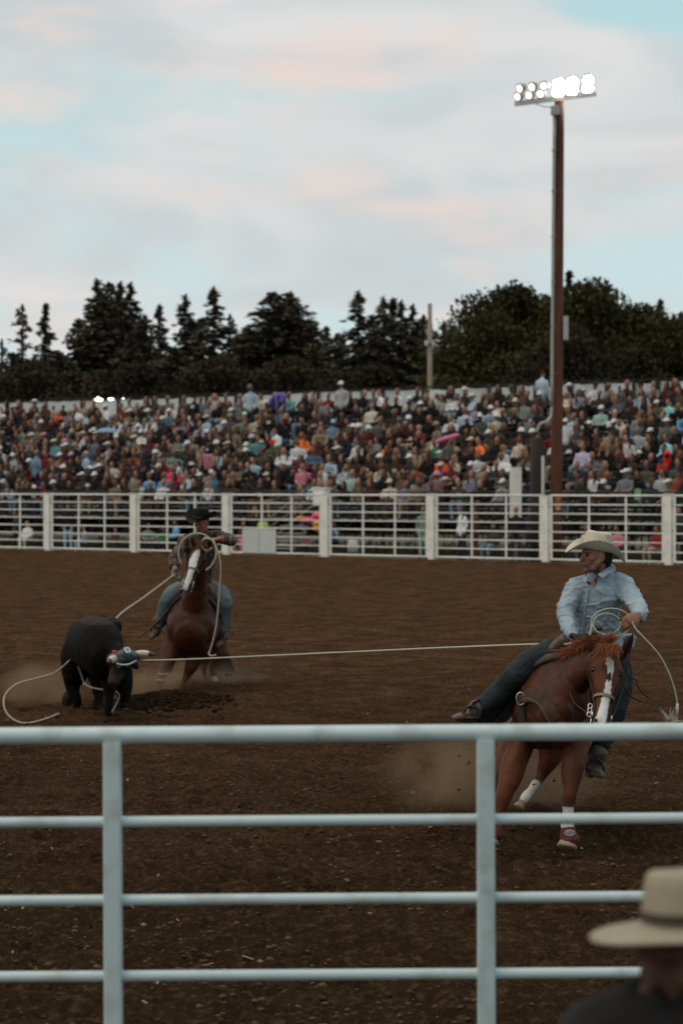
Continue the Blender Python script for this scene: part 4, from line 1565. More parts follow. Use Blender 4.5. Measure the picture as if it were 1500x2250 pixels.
def build_crowd():
    occ = {}
    people = []      # dicts

    def row_guess(px, py, dz=0.77):
        best = None
        for j in range(NROW):
            D = ROW_D0 + ROW_RUN * j
            p = on_line(px, D)
            y = py_of(p[1], ROW_Z0 + ROW_RISE * j + .45 + dz)
            if best is None or abs(y - py) < best[0]:
                best = (abs(y - py), j)
        return best[1]

    def free(j, s_, gap=0.47):
        return all(abs(s_ - q) > gap for q in occ.get(j, []))

    def place(px, py, shirt, head, pose=None, forced=True):
        j = row_guess(px, py)
        for jj in (j, j - 1, j + 1, j - 2, j + 2):
            if 0 <= jj < NROW:
                p = on_line(px, ROW_D0 + ROW_RUN * jj)
                s_ = float((p - F0) @ FU)
                if free(jj, s_, 0.36):
                    occ.setdefault(jj, []).append(s_)
                    people.append(dict(j=jj, s=s_, px=px, shirt=shirt, head=head, pose=pose, cat=True))
                    return
    for line in CAT.strip().split('\n'):
        for e in line.split(';'):
            w = e.split()
            place(float(w[0]), float(w[1]), w[2], w[3], w[4] if len(w) > 4 else None)
    ncat = len(people)
    # aisles and empty patches the photo shows
    gaps = [(628, 668, 0, 12, .75), (630, 700, 6, 9, .9), (875, 905, 5, 11, .8), (1320, 1350, 6, 11, .8), (1235, 1300, 2, 6, .55), (556, 590, 5, 6, .9), (700, 750, 9, 10, .6),
            (1165, 1240, 0, 3, .8), (1255, 1330, 4, 6, .5)]
    darks = ['black'] * 26 + ['charcoal'] * 14 + ['brown'] * 10 + ['navy'] * 3 + ['maroon'] * 4 + ['olive'] * 5 + ['grey'] * 4 + ['tan'] * 4 + ['denim'] * 2 + ['white'] * 4 + \
        ['cream'] * 3 + ['pale_blue'] * 2 + ['pale_grey'] * 2 + ['rust', 'mauve', 'sage', 'sage', 'lavender', 'crimson']
    heads = ['hair:brown'] * 12 + ['hair:dark'] * 9 + ['long:brown'] * 7 + ['long:dark'] * 4 + ['long:blond'] * 3 + ['hair:blond'] * 3 + ['hair:grey'] * 2 + ['bald:'] * 2 + \
        ['cap:white'] * 3 + ['cap:black'] * 3 + ['cap:navy', 'cow:cream', 'cow:white', 'cap:tan', 'cow:black', 'hair:red', 'cap:grey']
    for j in range(NROW):
        s_ = -23.5
        while s_ < 31:
            s_ += 0.58 + 0.16 * rnd.random()
            p = F0 + FU * s_ + FN * (ROW_D0 + ROW_RUN * j)
            px = 750 + p[0] / p[1] * F
            if px < -190 or px > 1690:
                continue
            dens = 0.93
            for a, b, r0, r1, q in gaps:
                if a < px < b and r0 <= j <= r1:
                    dens = 1 - q
            if rnd.random() > dens or not free(j, s_):
                continue
            if j >= NROW - 1 and rnd.random() < .15:
                continue
            occ.setdefault(j, []).append(s_)
            people.append(dict(j=j, s=s_, px=px, shirt=rnd.choice(darks), head=rnd.choice(heads), pose=None, cat=False))
    # standing people: column, head row, seat row offset D, floor z, shirt, head, pose, pants, label
    STAND = [(80, 975, 2, 'denim', 'hair:grey', 'back', 'black', 'man in blue shirt standing with his back turned among seated rows'),
             (550, 850, 11, 'pale_blue', 'cap:grey', 'stand', 'charcoal', 'man in pale blue shirt and grey cap standing at the back wall'),
             (598, 858, 11, 'purple', 'short:purple', 'bend', 'black', 'person in purple hoodie bending over at the back wall'),
             (750, 840, 11, 'pale_grey', 'cap:white', 'stand', 'black', 'person in pale hoodie and white cap standing by the back wall'),
             (427, 872, 10, 'black', 'hair:black', 'back', 'black', 'person in black hoodie with pale back print standing before the wall'),
             (592, 908, 8, 'black', 'hair:dark', 'back', 'pale_grey', 'person in black printed top and pale trousers climbing the aisle'),
             (1190, 820, 12, 'pale_blue', 'hair:brown', 'back', 'denim', 'person in pale blue top standing behind the lamp pole, higher than all'),
             (1242, 925, 6, 'white', 'cap:white', 'stand', 'black', 'man in white polo and white cap standing beside the lamp pole'),
             (457, 985, 5, 'black', 'hair:black', 'back', 'black', 'person in black standing over the pink blanket'),
             (1360, 852, 11, 'grey', 'hair:brown', 'stand', 'black', 'big man in grey pullover standing against the back wall')]
    GROUND = [(35, 1128, 3.0, 'charcoal', 'hair:brown', 'stand', 'black', 'spectator in charcoal top on foot at the edge of view behind the far fence'),
              (62, 1150, 2.2, 'white', 'hair:red', 'sit', 'cream', 'spectator in white, low behind the far fence near the first whole post'),
              (150, 1115, 2.6, 'black', 'hair:dark', 'stand', 'pale_blue', 'spectator in pale blue trousers on foot behind the far fence above the steer'),
              (187, 1160, 2.0, 'pale_blue', 'hair:blond', 'sit', 'pale_blue', 'small spectator all in pale blue behind the far fence above the steer'),
              (255, 1165, 2.2, 'brown', 'hair:brown', 'sit', 'brown', 'spectator in brown seated low behind the far fence'),
              (310, 1160, 2.0, 'crimson', 'hair:brown', 'sit', 'charcoal', 'spectator in dark red seated low beside one in sage'),
              (326, 1156, 2.0, 'sage', 'hair:brown', 'sit', 'charcoal', 'spectator in sage seated low between dark red and green'),
              (360, 1163, 1.8, 'green', 'hair:dark', 'sit', 'black', 'spectator in green seated low left of the black-hatted rider'),
              (388, 1140, 3.0, 'blue', 'hair:brown', 'sit', 'black', 'spectator in blue seated behind the fence at the rider elbow'),
              (537, 1142, 2.6, 'maroon', 'hair:red', 'sit', 'pink', 'spectator in maroon seated right above the white signboard'),
              (672, 1170, 1.6, 'mauve', 'bald:', 'sit', 'charcoal', 'bald spectator seated low under the colourful inflatable toy'),
              (930, 1100, 2.6, 'sage', 'hair:brown', 'stand', 'mint', 'spectator in sage on foot behind the far fence post'),
              (1015, 1098, 2.4, 'white', 'long:brown', 'stand', 'navy', 'long-haired spectator in white top on foot behind the far fence'),
              (1045, 1096, 2.8, 'brown', 'hair:brown', 'stand', 'brown', 'spectator in brown on foot beside the one in white top'),
              (1133, 1112, 2.2, 'black', 'hair:red', 'stand', 'charcoal', 'spectator in black jacket leaning on the far fence'),
              (1165, 1118, 2.4, 'navy', 'hair:dark', 'stand', 'navy', 'spectator in navy next to the one in black jacket'),
              (1291, 1155, 2.0, 'white', 'hair:white', 'sit', 'grey', 'white-haired spectator just over the straw hat'),
              (1355, 1112, 2.4, 'pink', 'hair:dark', 'sit', 'charcoal', 'spectator in pink seated behind the fence past the straw hat'),
              (1444, 1155, 1.8, 'crimson', 'hair:brown', 'sit', 'tan', 'spectator in dark red on a chair behind the far fence'),
              (1490, 1118, 2.4, 'charcoal', 'hair:red', 'stand', 'black', 'spectator in charcoal at the picture edge behind the far fence'),
              (1085, 1150, 1.9, 'charcoal', 'hair:blond', 'sit', 'denim', 'spectator in charcoal with blond hair seated low behind the far fence'),
              (735, 1115, 3.0, 'teal', 'hair:brown', 'sit', 'black', 'spectator in teal seated behind the fence beside the white box'),
              (560, 1120, 3.4, 'black', 'long:blond', 'stand', 'denim', 'blond spectator in black on foot between signboard and stairs')]
    # choose the individuals: all catalogued first, then the front rows
    rest = [p for p in people if not p['cat'] and -20 < p['px'] < 1520]
    rest.sort(key=lambda p: p['j'] + 0.01 * abs(p['px'] - 750) / 750)
    room = 297 - ncat - len(STAND) - len(GROUND) - 3
    solo = [p for p in people if p['cat']] + rest[:max(room, 0)]
    mass = rest[max(room, 0):] + [p for p in people if not p['cat'] and not -20 < p['px'] < 1520]
    byrow = {}
    for p in people:
        byrow.setdefault(p['j'], []).append(p)
    for v in byrow.values():
        v.sort(key=lambda q: q['s'])
    seen = set()
    garment = ['top', 'jacket', 'shirt', 'hoodie', 'sweater', 'tee']

    def hwords(h):
        k, c = h.split(':')
        c = c or ''
        return {'hair': f'{c} hair', 'long': f'long {c} hair', 'cap': f'{c.replace("_", " ")} cap', 'cow': f'{c} cowboy hat', 'bald': 'bald head', 'hood': 'raised hood', 'short': 'hood'}[k]

    LAND = [(217, 'the small wall lamps'), (427, 'the black hoodie at the wall'), (598, 'the bending purple hoodie'), (945, 'the utility pole'), (1220, 'the lamp pole'), (750, 'the standing white cap'), (1360, 'the big man in grey'), (80, 'the standing blue shirt')]

    def label_for(p):
        row = ORD[p['j']]
        v = byrow[p['j']]
        i = v.index(p)
        a = shirt_word(v[i - 1]['shirt']) if i > 0 else None
        b = shirt_word(v[i + 1]['shirt']) if i < len(v) - 1 else None
        me_ = f"spectator in {shirt_word(p['shirt'])}, {hwords(p['head'])}"
        near = min(LAND, key=lambda q: abs(q[0] - p['px']))[1]
        opts = [f"{me_}, {row} row", f"{me_}, {row} row near {near}"]
        if a:
            opts.append(f"{me_}, {row} row, beside one in {a}")
        if a and b:
            opts.append(f"{me_}, {row} row, between {a} and {b}")
            opts.append(f"{me_}, {row} row, between {a} and {b}, near {near}")
        aa = shirt_word(v[i - 2]['shirt']) if i > 1 else 'nobody'
        if a and b:
            opts.append(f"{me_}, {row} row, between {a} and {b}, then {aa}")
        for o_ in opts:
            if len(o_.replace(',', ' ').split()) <= 16 and o_ not in seen:
                seen.add(o_)
                return o_
        opts = [f"{me_}, {row} row, seated above one in {x}" for x in SHIRT]
        for o_ in opts:
            if o_ not in seen:
                seen.add(o_)
                return o_

    # a label must single out one person: gather full clashes first
    def make(p, name='person'):
        k, c = p['head'].split(':')
        hair = {'hair': 'short', 'long': 'long', 'cap': 'hatted', 'cow': 'hatted', 'bald': 'bald', 'hood': 'hood', 'short': 'hood'}[k]
        pose = p['pose'] or rnd.choices(['sit', 'fold', 'lean', 'turn', 'phone'], [5, 3, 3, 2, 1])[0]
        hc = HAIRC.get(c, rnd.choice([HAIRC['brown'], HAIRC['dark'], HAIRC['blond']])) if k in ('hair', 'long') else HAIRC[rnd.choice(['brown', 'dark', 'grey'])]
        sh = np.array(SHIRT[p['shirt']]) * rnd.uniform(.78, 1.08) * (1.0 if p['cat'] or p['shirt'] in ('white', 'cream', 'pale_blue') else .62)
        pants = SHIRT[p['pants']] if p.get('pants') else SHIRT[rnd.choice(['black', 'black', 'charcoal', 'charcoal', 'navy', 'denim', 'brown', 'tan'])]
        skin = np.array(rnd.choice(SK)) * rnd.uniform(.85, 1.1)
        if k == 'hood':
            skin = (0.02, 0.015, 0.015)
        if k == 'short':
            skin = sh
        pr = (0.5, 0.52, 0.5) if p.get('print') or (not p['cat'] and rnd.random() < .12) else None
        co, fa, col, head = person_arrays(pose, hair, hc, sh, pants, skin, pr)
        hat = None
        if k in ('cap', 'cow'):
            if k not in HATT:
                HATT[k] = hat_template(k)
            hv, hf = HATT[k]
            hc2 = SHIRT.get(c) or SHIRT['white']
            hat = (hv + head, hf, np.tile(np.array(hc2), (len(hv), 1)))
        return co, fa, col, hat

    def xform(p, v, sc, yaw):
        c, s = math.cos(yaw), math.sin(yaw)
        v = v * sc * np.array((p.get('wide', 1.0), 1.0, 1.0))
        v = v + np.stack([v[:, 2] * p.get('tilt', 0), v[:, 0] * 0, v[:, 0] * 0], 1)
        return np.stack([v[:, 0] * c - v[:, 1] * s, v[:, 0] * s + v[:, 1] * c, v[:, 2]], 1)
    face = math.atan2(-FN[0], FN[1])      # body front (-Y local) turned to -FN
    grp = 'spectators seated on the bleachers'
    for p in people:
        p['sc'] = rnd.uniform(1.12, 1.28) * (0.8 if rnd.random() < .08 else 1)
        p['yaw'] = face + rnd.gauss(0, .42)
        p['tilt'] = rnd.gauss(0, .09)
        p['wide'] = rnd.uniform(.92, 1.22)
        p['z'] = ROW_Z0 + ROW_RISE * p['j'] + .455 + (.02)
        p['xy'] = F0 + FU * p['s'] + FN * (ROW_D0 + ROW_RUN * p['j'] + rnd.uniform(-.04, .04))
    nsolo = 0

    def emit(p, label, group, cat_='person'):
        co, fa, col, hat = make(p)
        v = xform(p, co, p['sc'], p['yaw'])
        me = raw_mesh('person', v, fa, col, True)
        o = link_mesh('person', me, CROWD_M)
        o.location = (p['xy'][0], p['xy'][1], p['z'])
        tag(o, label, cat_, group)
        if hat is not None:
            me = raw_mesh('hat', xform(p, hat[0], p['sc'], p['yaw']), hat[1], hat[2], True)
            h = bpy.data.objects.new('cap' if p['head'].startswith('cap') else 'cowboy_hat', me)
            me.materials.append(CROWD_M)
            COL.objects.link(h)
            h.parent = o
        return o
    for p in solo:
        emit(p, label_for(p), grp)
    for (px, py, j, sh, hd, pose, pants, lab) in STAND:
        D = ROW_D0 + ROW_RUN * j - .3
        q = on_line(px, D)
        z = CZ - (py - HY) / F * q[1] - (1.68 if pose != 'bend' else 1.36)
        z = ROW_Z0 + ROW_RISE * j
        zt = CZ - (py - HY) / F * q[1]
        sc = min(max((zt - z) / (1.70 if pose != 'bend' else 1.30), .9), 1.25)
        p = dict(j=j, s=0, px=px, shirt=sh, head=hd, pose=pose, pants=pants, cat=True, sc=sc, yaw=face + (1.45 if pose == 'bend' else rnd.gauss(0, .2)) + (math.pi if pose == 'back' else 0), z=z, xy=q, print=(pose == 'back' and sh == 'black'))
        emit(p, lab, 'spectators standing in the stand')
    for (px, py, D, sh, hd, pose, pants, lab) in GROUND:
        q = on_line(px, D)
        zt = CZ - (py - HY) / F * q[1]
        if pose == 'stand':
            sc = min(max(zt / 1.68, .8), 1.08)
            z = 0.0
        else:
            sc = min(max(zt / 1.22, .7), 1.0)
            z = 0.44 * sc
        p = dict(j=0, s=0, px=px, shirt=sh, head=hd, pose=pose, pants=pants, cat=True, sc=sc, yaw=face + rnd.gauss(0, .35), z=z, xy=q)
        emit(p, lab, 'spectators on the ground behind the far fence')
        if pose == 'sit':
            t = thing('camp_stool', 'low stool under the ' + ' '.join(lab.split(',')[0].split()[:9]), 'stool', (q[0], q[1], 0), 'stools behind the far fence')
            mb = MB()
            mb.box((q[0], q[1], z - .02), (.36, .36, .04), R=Matrix.Rotation(face, 3, 'Z'))
            mb.build('seat', STEEL, t)
            for a, b in ((-1, -1), (1, -1), (1, 1), (-1, 1)):
                mb = MB()
                mb.tube([(q[0] + a * .15, q[1] + b * .15, z - .04), (q[0] + a * .18, q[1] + b * .18, 0)], .012, 5)
                mb.build('leg', STEEL, t)
    # everyone else as one crowd
    V, Fa, C = [], [], []
    k = 0
    for p in mass:
        co, fa, col, hat = make(p)
        parts = [(co, fa, col)] + ([hat] if hat is not None else [])
        for (a, b, c) in parts:
            v = xform(p, a, p['sc'], p['yaw']) + np.array((p['xy'][0], p['xy'][1], p['z']))
            V.append(v)
            Fa.append(b + k)
            C.append(c)
            k += len(v)
    if V:
        me = raw_mesh('crowd', np.concatenate(V), np.concatenate(Fa), np.concatenate(C), True)
        o = link_mesh('crowd', me, CROWD_M)
        tag(o, 'packed spectators filling the higher bleacher rows between the others', 'crowd', kind='stuff')
    print('crowd', len(people), 'cat', ncat, 'solo', len(solo), 'mass', len(mass))

    # things among them
    def at(px, py, j, off=-.1):
        q = on_line(px, ROW_D0 + ROW_RUN * j + off)
        return np.array((q[0], q[1], CZ - (py - HY) / F * q[1]))
    c = at(236, 952, 6, -.2)
    t = thing('umbrella', 'light blue umbrella held open among the seated rows', 'umbrella', c)
    v, f = [], []
    n = 16
    for i in range(6):
        r, z = .52 * math.sin(i / 5 * 1.35), .26 * math.cos(i / 5 * 1.35)
        for q in range(n):
            a = 6.2832 * q / n
            rr = r * (1 - .04 * (q % 2))
            v.append(c + (rr * math.cos(a), rr * math.sin(a) * .9, z - .02 * (q % 2)))
    for i in range(5):
        for q in range(n):
            f.append((i * n + q, i * n + (q + 1) % n, (i + 1) * n + (q + 1) % n, (i + 1) * n + q))
    mb = MB()
    mb.add(v, f)
    mb.build('canopy', M('umb', (0.20, 0.34, 0.50), var=.1), t, True)
    mb = MB()
    mb.tube([c + (0, 0, -.5), c + (0, 0, .30)], .012, 6)
    mb.build('shaft', STEEL, t)
    a = at(457, 1016, 4, -.55)
    t = thing('blanket', 'pink blanket hanging in a long drape among dark-clothed spectators', 'blanket', a)
    v, f = [], []
    for i in range(9):
        for q in range(9):
            x = (q - 4) / 4 * .21 * (1 + .1 * math.sin(i))
            zz = .36 - i * .09
            y = -.12 - .05 * math.sin(q * 1.9 + i * .4) - .03 * i / 8
            v.append(a + (x, y, zz))
    for i in range(8):
        for q in range(8):
            f.append((i * 9 + q, i * 9 + q + 1, i * 9 + q + 10, i * 9 + q + 9))
    m0 = len(v)
    v2 = [p + np.array((0, .06, 0)) for p in v]
    f2 = [tuple(x + m0 for x in reversed(q)) for q in f]
    rim = []
    edge = [q for q in range(9)] + [i * 9 + 8 for i in range(1, 9)] + [8 * 9 + q for q in range(7, -1, -1)] + [i * 9 for i in range(7, 0, -1)]
    for i in range(len(edge)):
        x, y = edge[i], edge[(i + 1) % len(edge)]
        rim.append((x, x + m0, y + m0, y))
    mb = MB()
    mb.add(v + v2, f + f2 + rim)
    o = mb.build('cloth', M('blanket_pink', (0.58, 0.25, 0.33), var=.12), t, True)
    a = at(1400, 1086, 0, -.9)
    t = thing('towel', 'pale green towel draped over the front guard rail', 'towel', a)
    mb = MB()
    mb.box(a + (0, 0, 0), (.22, .05, .40))
    mb.box(a + (.02, -.03, -.05), (.16, .03, .30))
    mb.build('cloth', M('towel', (.25, .45, .22), var=.15), t)
    a = at(975, 965, 5, -.35)
    t = thing('blanket', 'bright pink wrap laid across the laps of a seated pair', 'blanket', a)
    mb = MB()
    b0, b1 = at(955, 972, 5, -.4), at(1008, 955, 5, -.4)
    mb.tube(catmull([b0, (b0 + b1) / 2 + (0, -.05, .02), b1], 4), [.05, .07, .09, .10, .09, .08, .09, .08, .05], 8)
    mb.build('cloth', M('wrap_pink', (.75, .22, .38), var=.2), t, True)
    # inflatable toy under the stairs
    q = on_line(680, 1.6)
    a = np.array((q[0], q[1], CZ - (1146 - HY) / F * q[1]))
    t = thing('inflatable_toy', 'pink, orange and yellow inflatable toy beside the stand stairs', 'toy', a)
    for i, (dx, dz, rr, cc) in enumerate(((0.28, .22, (.2, .14, .12), (.9, .12, .22)), (0.0, .05, (.32, .15, .12), (.75, .08, .14)), (.30, -.05, (.26, .15, .12), (.85, .55, .12)),
                                          (.34, -.25, (.26, .15, .13), (.95, .30, .08)), (-.32, .13, (.22, .07, .06), (.95, .25, .05)))):
        mb = MB()
        mb.ball(a + (dx, 0, dz), rr, 12, 8)
        mb.build('body' if i == 1 else 'tube', M('toy%d' % i, cc, rough=.35), t, True)
    # coolers and cups on the empty benches
    for px, py, j, w, lab, cc in ((1343, 942, 7, .30, 'white hat-shaped cooler on the empty upper bench', (.6, .62, .62)),
                                  (1320, 972, 5, .16, 'white cup pair on the empty bench past the lamp pole', (.62, .64, .64)),
                                  (1302, 974, 5, .12, 'single white cup on the empty bench past the lamp pole', (.62, .64, .64)),
                                  (640, 918, 8, .2, 'white plate bag on the empty aisle bench', (.6, .62, .62))):
        q = on_line(px, ROW_D0 + ROW_RUN * j)
        z = ROW_Z0 + ROW_RISE * j + .445
        t = thing('cup' if 'cup' in lab else 'cooler' if 'cooler' in lab else 'bag', lab, 'cup' if 'cup' in lab else 'cooler' if 'cooler' in lab else 'bag', (q[0], q[1], z))
        mb = MB()
        mb.tube([(q[0], q[1], z), (q[0], q[1], z + w * .8)], [w * .38, w * .5], 10)
        mb.build('body', M('cup_white', (.6, .62, .62)), t, True)
        mb = MB()
        mb.tube([(q[0], q[1], z + w * .8), (q[0], q[1], z + w * .92)], [w * .54, w * .5], 10)
        mb.build('lid', M('cup_lid', (.5, .52, .52)), t, True)
    for px, py, lab, cc, r in ((725, 1175, 'blue bag on the ground behind the fence by the white box', (.04, .10, .32), .2), (775, 1197, 'white tub standing behind the far fence', (.55, .58, .56), .2),
                               (578, 1160, 'lime green jacket dropped behind the white signboard', (.30, .45, .12), .24)):
        q = on_line(px, 1.6)
        z = CZ - (py - HY) / F * q[1]
        nm = 'jacket' if 'jacket' in lab else 'tub' if 'tub' in lab else 'bag'
        t = thing(nm, lab, nm, (q[0], q[1], 0))
        mb = MB()
        mb.tube([(q[0], q[1], max(z - r * 1.4, 0)), (q[0], q[1], z), (q[0], q[1], z + r)], [r, r * 1.05, r * .7], 10)
        mb.build('body', M('m_' + nm, cc), t, True)
        mb = MB()
        mb.tube([(q[0] - r * .4, q[1], z + r * .9), (q[0], q[1], z + r * 1.4), (q[0] + r * .4, q[1], z + r * .9)], .02, 6)
        mb.build('handle', STEEL, t)


build_crowd()
# ================================================================ FIGURES: shared builders
def PL(lst):
    """[(px, py, Y, r) or (px, py, Y, r1, r2)] -> points, radii"""
    pts = [P(a[0], a[1], a[2]) for a in lst]
    rad = [(a[3], a[4]) if len(a) > 4 else (a[3], a[3]) for a in lst]
    return pts, rad


def puff(me, co, amp, scale, seed=0.0, oct_=3, mask=None):
    """push a surface in and out along its normals: folds and muscle relief"""
    n = np.empty(len(co) * 3, np.float32)
    me.vertices.foreach_get('normal', n)
    n = n.reshape(-1, 3)
    d = fbm(co, scale, oct_, seed) * amp
    if mask is not None:
        d = d * mask
    v = (co + n * d[:, None]).astype(np.float32)
    me.vertices.foreach_set('co', v.ravel())
    me.update()
    return v.astype(float)


def strands(name, roots, mat, parent, length, width, flow, n, jit=0.4, wave=0.3, seed=1, gravity=0.0):
    """hair as many thin tapering locks; roots is a polyline, flow a direction or function of t"""
    r = np.random.RandomState(seed)
    roots = catmull(roots, 6)
    V, Fc = [], []
    k = 0
    for i in range(n):
        u = r.rand() * (len(roots) - 1)
        a = int(u)
        p = roots[a] + (roots[min(a + 1, len(roots) - 1)] - roots[a]) * (u - a) + (r.rand(3) - .5) * width * 3
        t = u / (len(roots) - 1)
        d = unit(np.asarray(flow(t) if callable(flow) else flow) + (r.rand(3) - .5) * jit)
        L = (length(t) if callable(length) else length) * (0.55 + 0.7 * r.rand())
        bend = (r.rand(3) - .5) * wave
        sd = unit(np.cross(d, r.rand(3) - .5))
        m = 5
        for j in range(m + 1):
            q = j / m
            c = p + d * L * q + bend * L * q * q + np.array((0, 0, -gravity * L * q * q))
            w = width * (1 - q * 0.85)
            V += [c - sd * w, c + np.cross(d, sd) * w * .6, c + sd * w]
        for j in range(m):
            b = k + j * 3
            Fc += [(b, b + 1, b + 4, b + 3), (b + 1, b + 2, b + 5, b + 4), (b + 2, b, b + 3, b + 5)]
        k += (m + 1) * 3
    mb = MB()
    mb.v, mb.f = [tuple(x) for x in V], Fc
    return mb.build(name, mat, parent, True)


def head_shape(o, c, fw, up, k=1.0, tag_='skin'):
    fw, up = unit(fw), np.asarray(up, float)
    up = unit(up - fw * np.dot(up, fw))
    sd = np.cross(fw, up)
    R = np.stack([sd, fw, up], 1)

    def q(a, b, c_):
        return c + (sd * a + fw * b + up * c_) * k
    o.blob(q(0, -.012, .03), (.076 * k, .097 * k, .098 * k), tag_, R)
    o.chain([q(0, .02, .02), q(0, .045, -.045), q(0, .06, -.092)], [(.066 * k, .07 * k), (.056 * k, .052 * k), (.03 * k, .03 * k)], tag_, sd)
    o.chain([q(0, .082, .03), q(0, .105, -.005), q(0, .117, -.026)], [.010 * k, .012 * k, .015 * k], tag_, sd)
    o.chain([q(-.045, .078, .038), q(0, .088, .04), q(.045, .078, .038)], [.012 * k, .014 * k, .012 * k], tag_, up)
    o.chain([q(-.022, .088, -.056), q(0, .095, -.057), q(.022, .088, -.056)], [.009 * k, .012 * k, .009 * k], 'lip', up)
    o.blob(q(0, .078, -.098), (.024 * k, .022 * k, .02 * k), tag_)
    for s in (-1, 1):
        o.blob(q(s * .048, .058, -.014), (.020 * k, .022 * k, .022 * k), tag_)
        o.blob(q(s * .079, -.012, -.002), (.010 * k, .022 * k, .034 * k), 'ear', R)
        o.chain([q(s * .062, .0, -.03), q(s * .045, .045, -.085)], [.022 * k, .022 * k], tag_)
    return q, R


def hand_shape(o, w, d, pn, k=1.0, curl=0.9, tag_='skin', mirror=1):
    """w wrist, d direction of the palm, pn palm normal (fingers curl that way)"""
    d, pn = unit(d), np.asarray(pn, float)
    pn = unit(pn - d * np.dot(pn, d))
    ac = np.cross(d, pn) * mirror
    o.chain([w, w + d * .045 * k, w + d * .085 * k], [(.028 * k, .019 * k), (.040 * k, .017 * k), (.040 * k, .014 * k)], tag_, ac)
    for i, (off, L) in enumerate(((-.030, .085), (-.010, .095), (.011, .088), (.030, .07))):
        p = w + (d * .088 + ac * off) * k
        pts, ang = [p], 0.25 * curl
        for seg in (.42, .33, .25):
            ang += curl * (.55 + .05 * i)
            dd = d * math.cos(ang) + pn * math.sin(ang)
            p = p + dd * L * seg * k
            pts.append(p)
        o.chain(pts, [.0095 * k, .009 * k, .0085 * k, .007 * k], tag_, ac, sub=2, n=8)
    p = w + (d * .03 - ac * .030) * k
    o.chain([p, p + (d * .03 - ac * .022 + pn * .015) * k, p + (d * .058 - ac * .016 + pn * .035) * k, p + (d * .078 + pn * .045) * k], [.013 * k, .0115 * k, .010 * k, .008 * k], tag_, ac, sub=2, n=8)


def western_hat(name, c, fw, up, parent, mat, band_mat, k=1.0, A=.150, B=.215, H=.115, curl=.075, droop=.04, crease=.016):
    fw = unit(fw)
    up = unit(np.asarray(up, float) - fw * np.dot(up, fw))
    sd = np.cross(fw, up)
    a0, b0 = .080, .100
    n = 48

    def q(x, y, z):
        return c + (sd * x + fw * y + up * z) * k
    V, Fc = [], []

    def ring(fn):
        b = len(V)
        for i in range(n):
            V.append(fn(2 * math.pi * i / n))
        return b

    def brim_z(t, a):
        return curl * (abs(math.cos(a)) ** 1.7) * t ** 1.6 - droop * (abs(math.sin(a)) ** 3) * t ** 1.5
    rs = []
    for t in np.linspace(1, 0, 9):          # upper side of brim, rim to crown
        rs.append(ring(lambda a, t=t: q((a0 + (A - a0) * t) * math.cos(a), (b0 + (B - b0) * t) * math.sin(a), brim_z(t, a) + .004)))

    def crown(h, sc, a, top=0.0):
        x, y = math.cos(a), math.sin(a)
        e = 2.4
        rr = (abs(x) ** e + abs(y) ** e) ** (-1 / e)
        # front is pinched, walls lean in
        px_ = a0 * sc * rr * x * (1 - .18 * max(y, 0) * h / H)
        py_ = b0 * sc * rr * y
        z = h + .004 * (y * y) * (h / H) - top * crease * (1 - .6 * abs(y))
        return q(px_, py_, z + .006)
    for h, sc, top in ((.01, 1.0, 0), (.035, .985, 0), (.06, .965, 0), (.085, .94, 0), (.102, .90, 0), (.112, .82, 0), (.115, .70, .1), (.110, .52, .45), (.106, .30, .85), (.104, .06, 1.0)):
        rs.append(ring(lambda a, h=h, sc=sc, top=top: crown(h * H / .115, sc, a, top)))
    for i in range(len(rs) - 1):
        for j in range(n):
            Fc.append((rs[i] + j, rs[i] + (j + 1) % n, rs[i + 1] + (j + 1) % n, rs[i + 1] + j))
    top_ring = rs[-1]
    Fc.append(tuple(top_ring + j for j in range(n)))
    us = []
    for t in np.linspace(1, 0, 9):          # underside
        us.append(ring(lambda a, t=t: q((a0 * .97 + (A - .001 - a0) * t) * math.cos(a), (b0 * .97 + (B - .001 - b0) * t) * math.sin(a), brim_z(t, a) - .002)))
    us.append(ring(lambda a: q(a0 * .9 * math.cos(a), b0 * .9 * math.sin(a), .06)))
    us.append(ring(lambda a: q(a0 * .1 * math.cos(a), b0 * .1 * math.sin(a), .075)))
    for i in range(len(us) - 1):
        for j in range(n):
            Fc.append((us[i] + (j + 1) % n, us[i] + j, us[i + 1] + j, us[i + 1] + (j + 1) % n))
    for j in range(n):
        Fc.append((rs[0] + (j + 1) % n, rs[0] + j, us[0] + j, us[0] + (j + 1) % n))
    mb = MB()
    mb.v, mb.f = [tuple(float(x) for x in p) for p in V], Fc
    hat = mb.build(name, mat, parent, True)
    V, Fc = [], []
    for h in (.010, .030):
        for off in (.0015, .004):
            for i in range(n):
                a = 2 * math.pi * i / n
                p = crown(h * H / .115, 1.0, a)
                V.append(p + (sd * math.cos(a) + fw * math.sin(a)) * off * k)
    for j in range(n):
        j2 = (j + 1) % n
        Fc += [(n + j, n + j2, 3 * n + j2, 3 * n + j), (j2, j, 2 * n + j, 2 * n + j2), (j, j2, n + j2, n + j), (2 * n + j2, 2 * n + j, 3 * n + j, 3 * n + j2)]
    mb = MB()
    mb.v, mb.f = [tuple(float(x) for x in p) for p in V], Fc
    mb.build('hat_band', band_mat, hat, True)
    return hat


def boot_shape(o, ankle, heel, toe, k=1.0):
    o.chain([ankle + (ankle - heel) * .9, ankle, heel * .7 + ankle * .3], [.058 * k, .052 * k, .045 * k], 'boot', (1, 0, 0))
    mid = (heel + toe) / 2 + (0, 0, .012)
    o.chain([heel, mid, toe], [(.036 * k, .036 * k), (.044 * k, .034 * k), (.028 * k, .020 * k)], 'boot', (1, 0, 0))
    o.blob(heel + (0, 0, -.028 * k), (.028 * k, .028 * k, .02 * k), 'sole')


